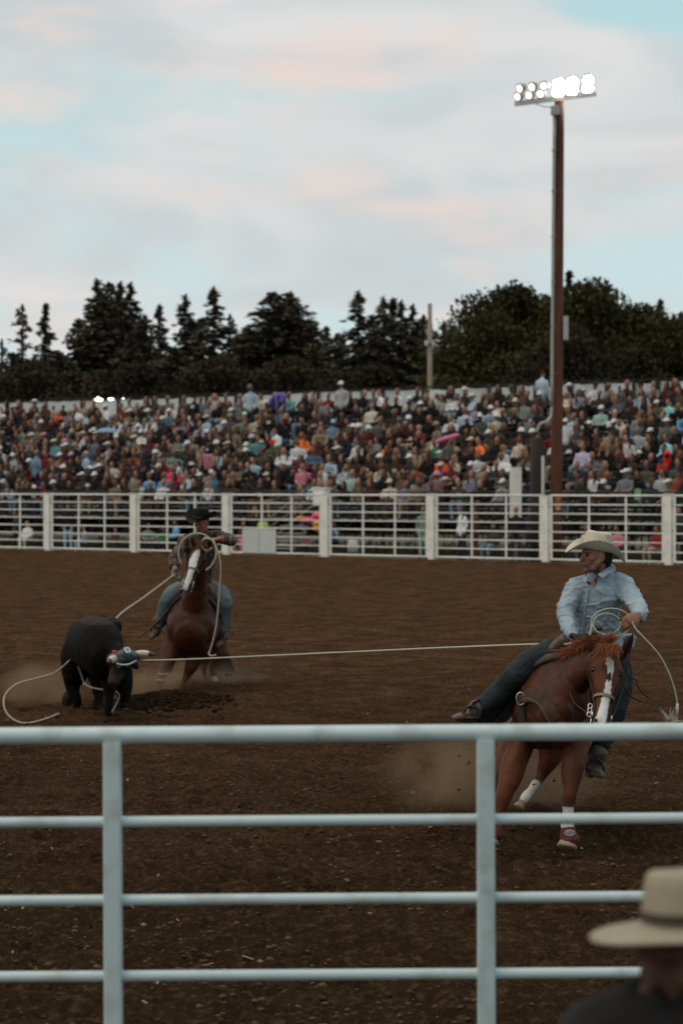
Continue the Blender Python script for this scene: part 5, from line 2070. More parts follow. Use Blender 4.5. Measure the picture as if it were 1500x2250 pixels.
LEATHER = M('leather_brown', (0.11, 0.065, 0.042), rough=0.5, var=0.3, vs=14, bump=0.15, bs=90, spec=0.45)
LEATHER_D = M('leather_dark', (0.040, 0.027, 0.022), rough=0.55, var=0.3, vs=14, bump=0.15, bs=90, spec=0.4)
STRAP = M('strap', (0.05, 0.03, 0.02), rough=0.5, var=0.2)
SILVER = M('silver', (0.62, 0.60, 0.55), rough=0.28, metal=0.9, var=0.05)
EYE = M('eye', (0.008, 0.006, 0.005), rough=0.12, var=0.0, spec=0.7)
COAT = M('coat', attr=True, rough=0.5, var=0.28, vs=6, bump=0.14, bs=90, spec=0.18)
HIDE = M('hide_black', attr=True, rough=0.75, var=0.25, vs=6, bump=0.15, bs=90, spec=0.06)
SKIN = M('skin', attr=True, rough=0.6, var=0.1, vs=25, spec=0.3, bump=.08, bs=120)


class HeadAxis:
    """a horse's or steer's head: sections along poll -> muzzle"""
    def __init__(s, poll, muz, front, prof):
        s.O, s.L = poll, np.linalg.norm(muz - poll)
        s.d = unit(muz - poll)
        s.f = unit(np.asarray(front, float) - s.d * np.dot(front, s.d))
        s.s = np.cross(s.d, s.f)
        if s.s[0] < 0:
            s.s = -s.s
        s.prof = np.array(prof)      # rows t, hw, hd, offset of centre behind the face line

    def sec(s, t):
        p = s.prof
        return [np.interp(t, p[:, 0], p[:, k]) for k in (1, 2, 3)]

    def c(s, t):
        return s.O + s.d * s.L * t - s.f * s.sec(t)[2]

    def pt(s, t, a, off=0.0):
        """a: 0 = straight to the front, 90 = towards +s"""
        hw, hd, _ = s.sec(t)
        a = math.radians(a)
        return s.c(t) + s.s * (hw + off) * math.sin(a) + s.f * (hd + off) * math.cos(a)

    def nrm(s, a):
        a = math.radians(a)
        return s.s * math.sin(a) + s.f * math.cos(a)


HORSE_PROF = [(0.0, .070, .085, .10), (.12, .092, .105, .10), (.28, .108, .115, .10), (.42, .092, .110, .09), (.58, .066, .088, .07),
              (.74, .053, .070, .055), (.88, .056, .064, .05), (1.0, .048, .050, .045)]


def build_horse(cfg):
    o = Org()
    up = unit(cfg['up'])
    side = unit(cfg['side'])
    tp = cfg['trunk']
    pts, rad = PL(tp)
    o.chain(pts, rad, 'coat', side, sub=3, n=22, cap=.7)
    pts, rad = PL(cfg['neck'])
    o.chain(pts, rad, 'coat', side, sub=3, n=18, cap=.4)
    HA = HeadAxis(P(*cfg['poll']), P(*cfg['muz']), cfg['front'], HORSE_PROF)
    ts = [0.0, .12, .28, .42, .58, .74, .88, .97]
    o.chain([HA.c(t) for t in ts], [HA.sec(t)[:2] for t in ts], 'head', HA.s, sub=2, n=18, cap=.75)
    for s_ in (-1, 1):
        o.chain([HA.c(.2) + HA.s * s_ * .045 - HA.f * .07, HA.c(.42) + HA.s * s_ * .045 - HA.f * .05], [.07, .055], 'head', HA.s)      # cheek
        o.blob(HA.pt(.26, s_ * 62, .004), (.022, .022, .022), 'head')       # brow over the eye
        o.chain([HA.pt(.36, s_ * 55, -.01), HA.pt(.55, s_ * 48, -.008)], [.018, .014], 'head')
        o.blob(HA.pt(.90, s_ * 42, -.004), (.024, .022, .026), 'muzzle')
    o.chain([HA.c(.86) - HA.f * .035, HA.c(.97) - HA.f * .04], [(.036, .03), (.03, .024)], 'muzzle', HA.s)
    for c_, r_ in cfg.get('blobs', []):
        o.blob(P(*c_), r_, 'coat')
    for i, leg in enumerate(cfg['legs']):
        pts, rad = PL(leg['j'])
        n = len(pts)
        so = leg.get('sock', 99)
        k = min(so, n - 1)
        if so < n:
            o.chain(pts[:k + 1], rad[:k + 1], 'legc', side, sub=3)
            o.chain(pts[k:], rad[k:], 'sock', side, sub=3)
        else:
            o.chain(pts[:n - 2], rad[:n - 2], 'legc', side, sub=3)
            o.chain(pts[n - 3:], rad[n - 3:], 'low', side, sub=3)
        a, b = P(*leg['hoof'][0]), P(*leg['hoof'][1])
        o.chain([a, b], [leg.get('hr', .05) * .82, leg.get('hr', .05) * 1.12], 'hoof', side, sub=1, cap=.25)
    me, co, tg = o.mesh(cfg['name'] + '_body', cfg['voxel'], cfg.get('smooth', 5))
    co = puff(me, co, .016, 4.2, 3.0, 2, np.where(np.isin(tg, ('head', 'muzzle', 'hoof', 'sock')), .15, 1.0))
    co = puff(me, co, .0035, 16, 3.0, 2)
    base = np.array(cfg['coat'])
    col = np.tile(base, (len(co), 1))
    nz = fbm(co, 3.0, 3, 5.0)
    col *= (1 + .30 * nz)[:, None]
    warm = np.isin(tg, ('head', 'legc'))
    col[warm] *= cfg.get('warm', 1.0)
    low = tg == 'low'
    col[low] = cfg.get('low', base * .45)
    col[tg == 'hoof'] = cfg.get('hoof', (0.10, 0.075, 0.05))
    col[tg == 'sock'] = cfg.get('sockc', (0.62, 0.60, 0.56))
    isf = np.isin(tg, ('head', 'muzzle')) | (np.linalg.norm(co - HA.c(.4), axis=1) < HA.L * .62) & (np.dot(co - HA.O, HA.f) > -.16)
    rel = co - HA.O
    t = rel @ HA.d / HA.L
    s_ = rel @ HA.s
    fr = (co - (HA.O[None] + HA.d[None] * (t * HA.L)[:, None])) @ HA.f
    b0 = np.array(cfg['blaze'])           # rows t, centre, half width
    ctr, hw = np.interp(t, b0[:, 0], b0[:, 1]), np.interp(t, b0[:, 0], b0[:, 2])
    fz = fbm(co, 38, 2, 1.0) * .004
    hd = np.interp(t, HA.prof[:, 0], HA.prof[:, 3])
    blz = isf & (np.abs(s_ - ctr) < hw + fz) & (t > b0[0, 0]) & (t < b0[-1, 0]) & (fr > -hd * .9)
    hole = cfg.get('hole')
    mz = isf & (t > .84) & ~blz
    col[mz] = cfg.get('muzc', base * .35)
    col[blz] = (0.66, 0.66, 0.64)
    if hole:
        hm = isf & (((t - hole[0]) / hole[2]) ** 2 + ((s_ - hole[1]) / hole[3]) ** 2 < 1 + fz * 60)
        col[hm] = base * .8
    set_col(me, col)
    h = thing('horse', cfg['label'], 'horse', P(*cfg['base']))
    bv = bvh_of(me)
    link_mesh('body', me, COAT, h)
    # eyes, nostrils, ears
    for sg in (-1, 1):
        mb = MB()
        mb.ball(HA.pt(.29, sg * 66, -.004), .0185, 10, 8)
        mb.build('eye', EYE, h, True)
        mb = MB()
        R = np.stack([HA.s, HA.f, HA.d], 1)
        mb.ball(HA.pt(.91, sg * 36, .014), (.010, .006, .017), 10, 6, R)
        mb.build('nostril', M('nostril', (.01, .007, .006)), h, True)
    for (bp, tp_) in cfg['ears']:
        b, t_ = P(*bp), P(*tp_)
        oe = Org()
        ax = unit(t_ - b)
        L = np.linalg.norm(t_ - b)
        sd = unit(np.cross(ax, (0, -1, 0)))
        oe.chain([b - ax * .03, b + ax * L * .35, b + ax * L * .7, t_], [(.026, .022), (.034, .020), (.024, .013), (.005, .005)], 'e', sd)
        em, ec, et = oe.mesh('ear', .005, 2)
        ecol = np.tile(base * .8, (len(ec), 1))
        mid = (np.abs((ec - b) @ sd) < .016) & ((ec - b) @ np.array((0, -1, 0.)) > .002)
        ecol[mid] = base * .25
        set_col(em, ecol)
        link_mesh('ear', em, COAT, h)
    return h, HA, bv, me


def bridle(h, HA, cfg):
    t = thing_child = bpy.data.objects.new('bridle', None)
    COL.objects.link(t)
    t.parent = h
    t.empty_display_size = .05

    def loop(tt, a0, a1, w, off=.004, th=.005, tslope=0.0):
        A = np.linspace(a0, a1, 22)
        return [HA.pt(tt + tslope * abs(math.sin(math.radians(a))), a, off) for a in A], [HA.nrm(a) for a in A]
    sub = []
    mb = MB()
    p, n = loop(cfg.get('nose_t', .60), -125, 125, .022)
    mb.band(p, n, .020, .007)
    ob = mb.build('noseband', cfg.get('nose_mat', LEATHER), t)
    mb = MB()
    p, n = loop(.10, -95, 95, .02)
    mb.band(p, n, .020, .005)
    mb.build('browband', STRAP, t)
    for sg in (-1, 1):
        mb = MB()
        ts = np.linspace(.02, .80, 14)
        aa = np.interp(ts, [.02, .3, .8], [100, 96, 72])
        mb.band([HA.pt(a, sg * b, .006) for a, b in zip(ts, aa)], [HA.nrm(sg * b) for b in aa], .018, .005)
        mb.build('cheek_strap', STRAP, t)
        mb = MB()
        c = HA.pt(.83, sg * 78, .014)
        A = np.linspace(0, 2 * math.pi, 17)
        mb.tube([c + (HA.d * math.cos(a) + HA.f * math.sin(a)) * .024 for a in A], .0045, 6)
        mb.tube([c + HA.d * .02, c + HA.d * .055 - HA.f * .012, c + HA.d * .10 - HA.f * .03], .005, 6)
        mb.ball(c - HA.d * .012, .009)
        mb.ball(c + HA.d * .10 - HA.f * .03, .009)
        mb.build('bit', SILVER, t, True)
    return t


def saddle(h_label, T, side, label, cat_label, ua=.28, ub=.72, padc=None, horn_h=.10, stirr=None):
    """T: trunk rows (px,py,Y,hw,hh) front to back; draped along the same sections"""
    A = np.array([list(P(a[0], a[1], a[2])) + [a[3], a[4]] for a in T])
    A = catmull(A, 6)
    N = len(A) - 1
    ax = unit(A[0, :3] - A[-1, :3])
    sd = unit(np.asarray(side) - ax * np.dot(side, ax))
    up = np.cross(ax, sd)
    if up[2] < 0:
        up = -up

    def sp(u, ang, off=0.0):
        x = u * N
        i = int(min(x, N - 1e-6))
        r = A[i] + (A[i + 1] - A[i]) * (x - i)
        a = math.radians(ang)
        return r[:3] + sd * (r[3] + off) * math.sin(a) + up * (r[4] + off) * math.cos(a)

    def sheet(mb, u0, u1, a0, a1, off, th, nu=10, na=24, round_=0.0):
        V = []
        for layer in (0, 1):
            for i in range(nu + 1):
                for j in range(na + 1):
                    u = u0 + (u1 - u0) * i / nu
                    a = a0 + (a1 - a0) * j / na
                    e = abs(2 * j / na - 1)
                    uu = (u0 + u1) / 2 + (u - (u0 + u1) / 2) * (1 - round_ * e ** 4)
                    V.append(sp(uu, a, off + layer * th))
        W = na + 1
        S_ = (nu + 1) * W
        Fc = []
        for i in range(nu):
            for j in range(na):
                a = i * W + j
                Fc.append((a, a + 1, a + W + 1, a + W))
                Fc.append((a + S_, a + W + S_, a + W + 1 + S_, a + 1 + S_))
        e = [j for j in range(na)] + [i * W + na for i in range(nu)] + [nu * W + j for j in range(na, 0, -1)] + [i * W for i in range(nu, 0, -1)]
        for i in range(len(e)):
            a, b = e[i], e[(i + 1) % len(e)]
            Fc.append((a, a + S_, b + S_, b))
        mb.add(V, Fc)
    c0 = sp((ua + ub) / 2, 0)
    t = thing('saddle', label, 'saddle', c0)
    mb = MB()
    sheet(mb, ua - .03, ub + .03, -72, 72, .010, .026, round_=.12)
    mb.build('saddle_pad', padc or M('pad', (0.075, 0.055, 0.055), rough=.9, var=.25, vs=20, bump=.3, bs=150), t, True)
    mb = MB()
    sheet(mb, ua + .02, ub, -56, 56, .038, .014, round_=.25)
    mb.build('skirt', LEATHER_D, t, True)
    mb = MB()
    sheet(mb, ua + .10, ub - .12, -24, 24, .055, .03, round_=.3)
    mb.build('seat', LEATHER, t, True)
    o = Org()
    u = ua + .06
    o.chain([sp(u, -38, .05), sp(u, -22, .11), sp(u, 0, .13), sp(u, 22, .11), sp(u, 38, .05)], [(.03, .035), (.045, .05), (.05, .05), (.045, .05), (.03, .035)], 'a', ax)
    me, co, tg = o.mesh('swell', .01, 3)
    link_mesh('swell', me, LEATHER, t)
    mb = MB()
    hp = sp(u, 0, .16)
    mb.tube([hp, hp + up * horn_h * .7 + ax * .02, hp + up * horn_h + ax * .03], [.026, .020, .022], 12)
    mb.ball(hp + up * horn_h + ax * .035, (.038, .038, .014), 12, 6)
    mb.build('horn', LEATHER_D, t, True)
    mb = MB()
    u = ub - .06
    aa = np.linspace(-40, 40, 12)
    mb.tube([sp(u, a, .06 + .11 * math.cos(math.radians(a * 2.0))) for a in aa], [.02] + [.028] * 10 + [.02], 8)
    mb.build('cantle', LEATHER, t, True)
    for sg in (-1, 1):
        mb = MB()
        um = (ua + ub) / 2
        pts = [sp(um, sg * a, .055) for a in (35, 55, 72, 85)]
        last = pts[-1]
        if stirr:
            tgt = P(*stirr[0 if sg < 0 else 1])
            pts += [last * .5 + tgt * .5 + (0, 0, .02), tgt + (0, 0, .13)]
            pts = catmull(pts, 3)
            nn = [sd * sg] * len(pts)
            mb.band(pts, nn, [.20 - .13 * i / len(pts) for i in range(len(pts))], .008)
            mb.build('fender', LEATHER_D, t, True)
            mb = MB()
            c = tgt + (0, 0, .055)
            R_ = .075
            A_ = np.linspace(-.15, math.pi + .15, 12)
            mb.tube([c + np.array((math.cos(a) * .062, 0, math.sin(a) * R_)) for a in A_], .012, 6)
            mb.bar(c + (-.065, 0, -.012), c + (.065, 0, -.012), .055, .018)
            mb.build('stirrup', LEATHER_D, t, True)
    return t, sp
# ================================================================ NEAR HORSE AND RIDER
def near_pair():
    ang = math.radians(30)
    up = (math.sin(ang), 0, math.cos(ang))
    side = (math.cos(ang), 0, -math.sin(ang))
    trunk = [(1216, 1578, 14.12, .13, .17), (1214, 1560, 14.25, .22, .28), (1216, 1545, 14.5, .285, .365), (1222, 1540, 14.8, .31, .375), (1226, 1540, 15.15, .33, .37),
             (1222, 1530, 15.5, .30, .32), (1212, 1525, 15.8, .31, .33), (1204, 1530, 16.05, .25, .28)]
    cfg = dict(
        name='near', label='chestnut horse with broken white blaze leaning into a turn behind the near rails', base=(1190, 1870, 14.3),
        up=up, side=side, trunk=trunk, voxel=.0115, smooth=6,
        neck=[(1228, 1535, 14.5, .16, .27), (1262, 1487, 14.32, .125, .215), (1305, 1450, 14.12, .092, .155), (1330, 1436, 14.05, .075, .11)],
        poll=(1343, 1418, 13.98), muz=(1318, 1604, 13.70), front=(0.0, -1, 0.15),
        coat=(0.058, 0.018, 0.0068), warm=1.5, low=(0.06, 0.024, 0.014), hoof=(0.26, 0.20, 0.145), muzc=(0.085, 0.045, 0.035),
        blaze=[(.13, .002, .004), (.17, -.004, .022), (.24, .006, .030), (.32, .012, .020), (.40, .012, .016), (.47, .012, .022), (.60, .010, .028), (.75, .004, .030), (.88, -.008, .036), (1.02, -.012, .04)],
        hole=(.385, .010, .055, .016),
        ears=[((1303, 1432, 14.03), (1287, 1391, 14.05)), ((1370, 1434, 14.0), (1389, 1394, 13.98))],
        blobs=[((1180, 1592, 14.28), (.115, .12, .14)), ((1240, 1612, 14.25), (.105, .12, .13))],
        legs=[dict(j=[(1248, 1600, 14.38, .125, .13), (1262, 1640, 14.25, .098, .10), (1256, 1692, 14.15, .080, .085), (1251, 1733, 14.08, .056, .06), (1249, 1750, 14.06, .056, .058),
                      (1247, 1768, 14.05, .043), (1247, 1790, 14.04, .038, .040), (1246, 1812, 14.02, .050, .05), (1248, 1830, 14.0, .042)], sock=5,
                   hoof=((1248, 1846, 13.98), (1245, 1862, 13.96)), hr=.070),
              dict(j=[(1160, 1585, 14.5, .125, .13), (1142, 1640, 14.42, .10, .10), (1124, 1690, 14.32, .09, .09), (1110, 1735, 14.24, .068, .07), (1104, 1755, 14.22, .060, .06),
                      (1098, 1785, 14.2, .036), (1091, 1812, 14.16, .042), (1087, 1830, 14.14, .034)],
                   hoof=((1084, 1840, 14.12), (1078, 1853, 14.1)), hr=.055),
              dict(j=[(1214, 1600, 15.75, .17, .18), (1208, 1655, 15.62, .10, .12), (1192, 1698, 15.6, .052, .06), (1180, 1716, 15.56, .040), (1165, 1737, 15.5, .033), (1154, 1751, 15.46, .040), (1148, 1760, 15.44, .034)], sock=3,
                   hoof=((1144, 1766, 15.42), (1138, 1775, 15.4)), hr=.045),
              dict(j=[(1160, 1595, 15.8, .17, .18), (1122, 1640, 15.7, .10, .12), (1102, 1678, 15.62, .055, .06), (1090, 1712, 15.55, .038), (1077, 1750, 15.45, .034), (1070, 1768, 15.42, .04)],
                   hoof=((1067, 1775, 15.4), (1060, 1787, 15.38)), hr=.05)])
    h, HA, bv, me = build_horse(cfg)
    bridle(h, HA, dict(nose_t=.60, nose_mat=M('rawhide', (0.26, 0.19, 0.13), rough=.5)))
    # sport boot on the white foreleg
    o = Org()
    o.chain([P(1247, 1824, 14.01), P(1248, 1836, 13.99), P(1250, 1847, 13.98)], [.054, .062, .076], 'a', side)
    bm, bc, bt = o.mesh('bell_boot', .007, 2)
    bo = link_mesh('bell_boot', bm, M('boot_red', (0.085, 0.012, 0.008), rough=.6, var=.2), h)
    mb = MB()      # oval badge with a looped emblem
    c, nrm_ = P(1251, 1830, 13.925), np.array((0, -1, 0))
    for rr in (1.0, .72):
        A = np.linspace(0, 2 * math.pi, 25)
        mb.tube([c + np.array((math.cos(a) * .036 * rr, 0, math.sin(a) * .020 * rr)) for a in A], .0022, 5)
    for s_ in (-1, 1):
        A = np.linspace(0, 2 * math.pi, 13)
        mb.tube([c + np.array((s_ * .010 + math.cos(a) * .009, -.001, math.sin(a) * .006)) for a in A], .0018, 5)
    mb.build('badge', M('badge', (0.55, 0.55, 0.52), var=.05), bo, True)
    o = Org()
    o.chain([P(1089, 1816, 14.15), P(1086, 1836, 14.12)], [.047, .058], 'a', side)
    bm, bc, bt = o.mesh('bell_boot', .009, 2)
    link_mesh('bell_boot', bm, M('boot_red'), h)
    # mane, forelock and tail
    MANE = M('mane_red', (0.34, 0.11, 0.045), rough=.6, var=.4, vs=18)
    crest = [P(1238, 1452, 14.55), P(1258, 1432, 14.4), P(1285, 1418, 14.2), P(1315, 1412, 14.08), P(1345, 1412, 14.0)]
    strands('mane', crest, MANE, h, .115, .0034, lambda t: (-.75 + .8 * t, -.25, .1 + .5 * t), 1500, .6, .7, 3, .5)
    strands('forelock', [P(1320, 1422, 13.88), P(1345, 1420, 13.85), P(1362, 1425, 13.88)], MANE, h, .09, .0032, (-.4, -.25, .2), 600, .9, .9, 4, .9)
    strands('tail', [P(1196, 1490, 16.25), P(1190, 1510, 16.3)], M('mane_dark', (0.10, .04, .02), var=.4), h, .5, .012, (-.05, .8, -.45), 160, .25, .3, 5, .3)
    # breast collar on the surface of the chest
    pp = [(1150, 1540), (1160, 1530), (1176, 1529), (1192, 1538), (1203, 1553), (1212, 1570), (1222, 1586), (1236, 1600), (1256, 1606), (1276, 1600), (1292, 1588)]
    H = [hit(bv, x, y, .008) for x, y in pp]
    q = catmull([np.hstack([a, b]) for a, b in H], 3)
    mb = MB()
    mb.band([a[:3] for a in q], [a[3:] for a in q], .100, .010)
    bc_ = mb.build('breast_collar', M('collar', (0.066, 0.037, 0.021), rough=.75, var=.25, vs=18, bump=.2, bs=80), h, False)
    mb = MB()
    for sg in (-1, 1):
        mb.tube([a[:3] + np.array((sg * .036, -.012, sg * .022)) for a in q], .003, 5)
    mb.build('stitching', M('stitch', (0.16, 0.11, 0.07)), bc_, True)
    mb = MB()
    a, b = hit(bv, 1231, 1588, .020)
    mb.box(a, (.05, .012, .05), R=Matrix.Rotation(math.radians(38), 3, 'Y'))
    mb.build('tab', M('tab_red', (0.42, 0.07, 0.03)), bc_)
    mb = MB()
    a, b = hit(bv, 1150, 1537, .03)
    A = np.linspace(0, 2 * math.pi, 21)
    mb.tube([a + np.array((math.cos(x) * .03, -.01, math.sin(x) * .045)) for x in A], .005, 7)
    mb.build('ring', SILVER, bc_, True)
    # saddle
    st, sp = saddle('x', trunk[1:7], side, 'brown western saddle strapped on the near chestnut horse', 'saddle', ua=.16, ub=.66, stirr=((1035, 1590, 14.5), (1306, 1706, 14.62)))
    mb = MB()
    for k, (xa, ya, xb, yb) in enumerate(((1152, 1530, 1140, 1600), (1146, 1532, 1118, 1597), (1156, 1535, 1150, 1606), (1148, 1520, 1100, 1590))):
        a, b = P(xa, ya, 14.36 + .02 * k), P(xb, yb, 14.5 + .04 * k)
        m_ = (a + b) / 2 + (-.02 + .012 * k, -.02, -.03)
        mb.tube(catmull([a, m_, b], 5), .007, 6)
    mb.build('latigo', LEATHER_D, st, True)
    mb = MB()
    g = [hit(bv, x, y, .006)[0] for x, y in ((1152, 1535), (1146, 1560), (1150, 1590), (1160, 1620), (1178, 1648))]
    mb.band(catmull(g, 4), [np.array((-.8, -.5, -.2))] * 17, .09, .01)
    mb.build('cinch', M('cinch', (.035, .028, .024), rough=.9, bump=.4, bs=120), st, True)

    # ---- rider
    r = thing('person', 'rider in pale blue shirt and cream straw hat, looking back over the rope', 'person', P(1305, 1560, 14.7))
    S = np.array((1., 0, 0))
    o = Org()
    hc = P(1308, 1222, 14.64)
    fw, hup = (-.94, -.34, -.03), (.10, 0.02, 1)
    q, R = head_shape(o, hc, fw, hup, 1.04)
    o.chain([hc + (.02, .02, -.05), P(1318, 1262, 14.70), P(1318, 1285, 14.72)], [(.058, .062), (.060, .062), (.10, .08)], 'skin', S)
    o.chain([P(1318, 1290, 14.72), P(1314, 1340, 14.78), P(1316, 1395, 14.84)], [(.13, .09), (.12, .085), (.12, .09)], 'skin', S)
    A1 = [P(1272, 1290, 14.72), P(1243, 1344, 14.62), P(1253, 1388, 14.42)]
    A2 = [P(1366, 1288, 14.72), P(1398, 1334, 14.46), P(1402, 1352, 14.24)]
    o.chain(A1, [.055, .042, .030], 'skin', S)
    o.chain(A2, [.055, .045, .030], 'skin', S)
    hand_shape(o, A2[-1] + (-.005, -.02, -.005), (-.72, -.62, -.22), (-.55, .55, -.45), 1.10, 1.15, mirror=-1)
    for L in ([P(1290, 1420, 14.86), P(1212, 1436, 14.66), P(1140, 1474, 14.52), P(1050, 1557, 14.58)], [P(1342, 1425, 14.9), P(1362, 1490, 14.8), P(1350, 1556, 14.72), P(1309, 1664, 14.7)]):
        o.chain(L, [.07, .07, .055, .035], 'skin', S)
    bm, bc2, bt = o.mesh('rider_body', .0065, 3)
    col = np.tile(np.array((0.30, 0.145, 0.095)), (len(bc2), 1))
    col[bt == 'lip'] = (0.20, 0.075, 0.06)
    rel = bc2 - hc
    F_, U_ = R[:, 1], R[:, 2]
    beard = (rel @ U_ < -.045) & (rel @ U_ > -.16) & (rel @ F_ > -.02)
    col[beard & (bt != 'lip')] = (0.20, 0.10, 0.068)
    set_col(bm, col)
    link_mesh('body', bm, SKIN, r)
    for sg in (-1, 1):
        mb = MB()
        mb.ball(q(sg * .032, .083, .014), .011, 8, 6)
        mb.build('eye', EYE, r, True)
    o = Org()
    o.blob(q(0, -.045, .025), (.086, .085, .095), 'h', R)
    o.chain([q(0, -.085, .02), q(0, -.088, -.04), q(0, -.07, -.075)], [(.06, .03), (.062, .03), (.045, .02)], 'h', R[:, 0])
    hm, _, _ = o.mesh('hair', .006, 2)
    link_mesh('hair', hm, M('hair_dark', (.018, .012, .009), rough=.6, var=.4, vs=50, bump=.5, bs=200), r)
    western_hat('straw_hat', q(0, -.006, .046), (-1, -.10, .17), (.17, -.05, 1), r,
                M('straw', (0.62, 0.56, 0.43), rough=.7, var=.07, vs=14, bump=.25, bs=260, dark=(0.42, 0.34, 0.23), darks=9), M('straw_band', (0.40, 0.35, 0.27), rough=.6, var=.5, vs=90), 1.04, A=.142, B=.218, H=.122, curl=.072, droop=.058)
    # shirt
    o = Org()
    o.chain([P(1318, 1424, 14.86), P(1312, 1395, 14.82), P(1310, 1360, 14.78), P(1314, 1320, 14.74), P(1318, 1287, 14.72), P(1319, 1270, 14.71)],
            [(.180, .135), (.166, .125), (.160, .12), (.172, .125), (.160, .105), (.10, .08)], 's', S, n=24)
    o.chain([P(1282, 1284, 14.72)] + [P(1268, 1292, 14.72), P(1252, 1316, 14.68), P(1242, 1345, 14.61), P(1246, 1370, 14.52), P(1255, 1394, 14.41)], [.075, .082, .070, .062, .058, .046], 's', S)
    o.chain([P(1355, 1282, 14.72)] + [P(1368, 1290, 14.72), P(1386, 1312, 14.60), P(1400, 1334, 14.45), P(1405, 1346, 14.34), P(1404, 1353, 14.26)], [.078, .084, .072, .064, .058, .046], 's', S)
    o.chain([P(1345, 1400, 14.85), P(1385, 1398, 14.9), P(1388, 1420, 14.9)], [(.05, .02), (.035, .012), (.02, .01)], 's', S)
    sm, sc_, _ = o.mesh('shirt', .0075, 4)
    d1 = fbm(sc_ * np.array((1.0, 1.0, 2.2)), 7.0, 3, 2.0)
    d2 = 1 - np.abs(fbm(sc_ * np.array((1.0, 1, 2.4)) + sc_[:, [2, 0, 1]] * .9, 5.5, 2, 7.0)) * 4.0
    n_ = np.empty(len(sc_) * 3, np.float32)
    sm.vertices.foreach_get('normal', n_)
    sc_ = sc_ + n_.reshape(-1, 3) * (d1 * .008 + np.clip(d2, 0, 1) * .011)[:, None]
    # keep the neckline open: cut a V of skin
    sm.vertices.foreach_set('co', sc_.astype(np.float32).ravel())
    sm.update()
    sb = bvh_of(sm)
    SHM = M('shirt_blue', (0.34, 0.42, 0.48), rough=.8, var=.05, vs=10, bump=.25, bs=35, spec=.2)
    shirt = link_mesh('shirt', sm, SHM, r)
    # placket, buttons, pocket, collar
    pl = [(1291, 1292), (1288, 1310), (1284, 1335), (1281, 1360), (1280, 1385), (1279, 1405)]
    H = [hit(sb, x, y, .002) for x, y in pl]
    qq = catmull([np.hstack([a, b]) for a, b in H], 4)
    mb = MB()
    mb.band([a[:3] for a in qq], [a[3:] for a in qq], .034, .004)
    mb.build('placket', M('shirt_shade', (0.32, 0.40, 0.46), rough=.8, var=.05, bump=.2, bs=60), shirt, True)
    for x, y in ((1294, 1294), (1287, 1320), (1284, 1346), (1282, 1371)):
        a, b = hit(sb, x, y, .009)
        mb = MB()
        mb.ball(a, (.007, .003, .007), 10, 4)
        mb.build('button', M('button', (.6, .62, .62), rough=.3), shirt, True)
    pk = [hit(sb, x, y, .004) for x, y in ((1316, 1303), (1350, 1302), (1352, 1330), (1334, 1340), (1317, 1330))]
    mb = MB()
    mb.tube([a for a, b in pk] + [pk[0][0]], .003, 5)
    mb.build('pocket_seam', M('shirt_seam', (.25, .31, .36)), shirt, True)
    # open neck
    a, b = hit(sb, 1299, 1280, .003)
    nk = [hit(sb, x, y, .0025)[0] for x, y in ((1283, 1262), (1310, 1262), (1316, 1270), (1306, 1278), (1293, 1290), (1287, 1278))]
    mb = MB()
    mb.add(nk + [sum(nk) / 6 + (0, -.006, 0)], [(i, (i + 1) % 6, 6) for i in range(6)])
    mb.add([p + (0, .01, 0) for p in nk], [tuple(range(6))])
    mb.build('neck_skin', M('neck_skin', (0.28, 0.135, 0.09), rough=.6), r, True)
    for pts in (((1283, 1262, 14.60), (1277, 1270, 14.58), (1283, 1281, 14.565), (1290, 1271, 14.57)),
                ((1340, 1240, 14.66), (1348, 1252, 14.60), (1323, 1270, 14.565), (1312, 1262, 14.575), (1330, 1250, 14.62))):
        P_ = [P(*p) for p in pts]
        n0 = len(P_)
        mb = MB()
        mb.add(P_ + [p + (0, .008, 0) for p in P_], [tuple(range(n0)), tuple(range(n0, 2 * n0))[::-1]] + [(i, (i + 1) % n0, n0 + (i + 1) % n0, n0 + i) for i in range(n0)])
        mb.build('collar', M('shirt_blue'), shirt)
    o = Org()
    o.chain([P(1312, 1258, 14.72), P(1322, 1254, 14.74), P(1338, 1250, 14.76)], [(.04, .05), (.075, .055), (.055, .045)], 's', (1, 0, 0))
    cm_, cc_, _ = o.mesh('collar_stand', .008, 2)
    link_mesh('collar', cm_, SHM, shirt)
    mb = MB()
    A = np.linspace(0, 2 * math.pi, 17)
    c = (A2[-1] + (.0, .015, 0))
    # gloved rein-side hand
    o = Org()
    hand_shape(o, P(1257, 1397, 14.38), (.75, -.45, -.25), (.1, -.3, -1), 1.2, 1.0)
    gm, gc, _ = o.mesh('glove', .006, 2)
    link_mesh('glove', gm, M('glove_black', (.014, .013, .013), rough=.55), r)
    # jeans
    o = Org()
    o.chain([P(1318, 1402, 14.84), P(1314, 1424, 14.87)], [(.165, .125), (.17, .14)], 'j', S)
    o.chain([P(1288, 1420, 14.85), P(1246, 1428, 14.74), P(1206, 1437, 14.64), P(1168, 1455, 14.56), P(1138, 1478, 14.50), P(1108, 1510, 14.52), P(1080, 1538, 14.56), P(1052, 1560, 14.60)],
            [.118, .115, .108, .10, .090, .085, .082, .075], 'j', (0, 1, 0))
    o.chain([P(1120, 1505, 14.56), P(1085, 1550, 14.6), P(1060, 1580, 14.62)], [.07, .075, .06], 'j', (0, 1, 0))
    o.chain([P(1342, 1425, 14.9), P(1362, 1490, 14.8), P(1352, 1556, 14.72), P(1330, 1610, 14.7), P(1311, 1662, 14.7)], [.115, .10, .082, .07, .066], 'j', (0, 1, 0))
    jm, jc, _ = o.mesh('jeans', .0085, 4)
    puff(jm, jc, .011, 8, 4.0)
    link_mesh('jeans', jm, M('denim_dark', (0.019, 0.026, 0.029), rough=.8, var=.3, vs=5, bump=.3, bs=60), r)
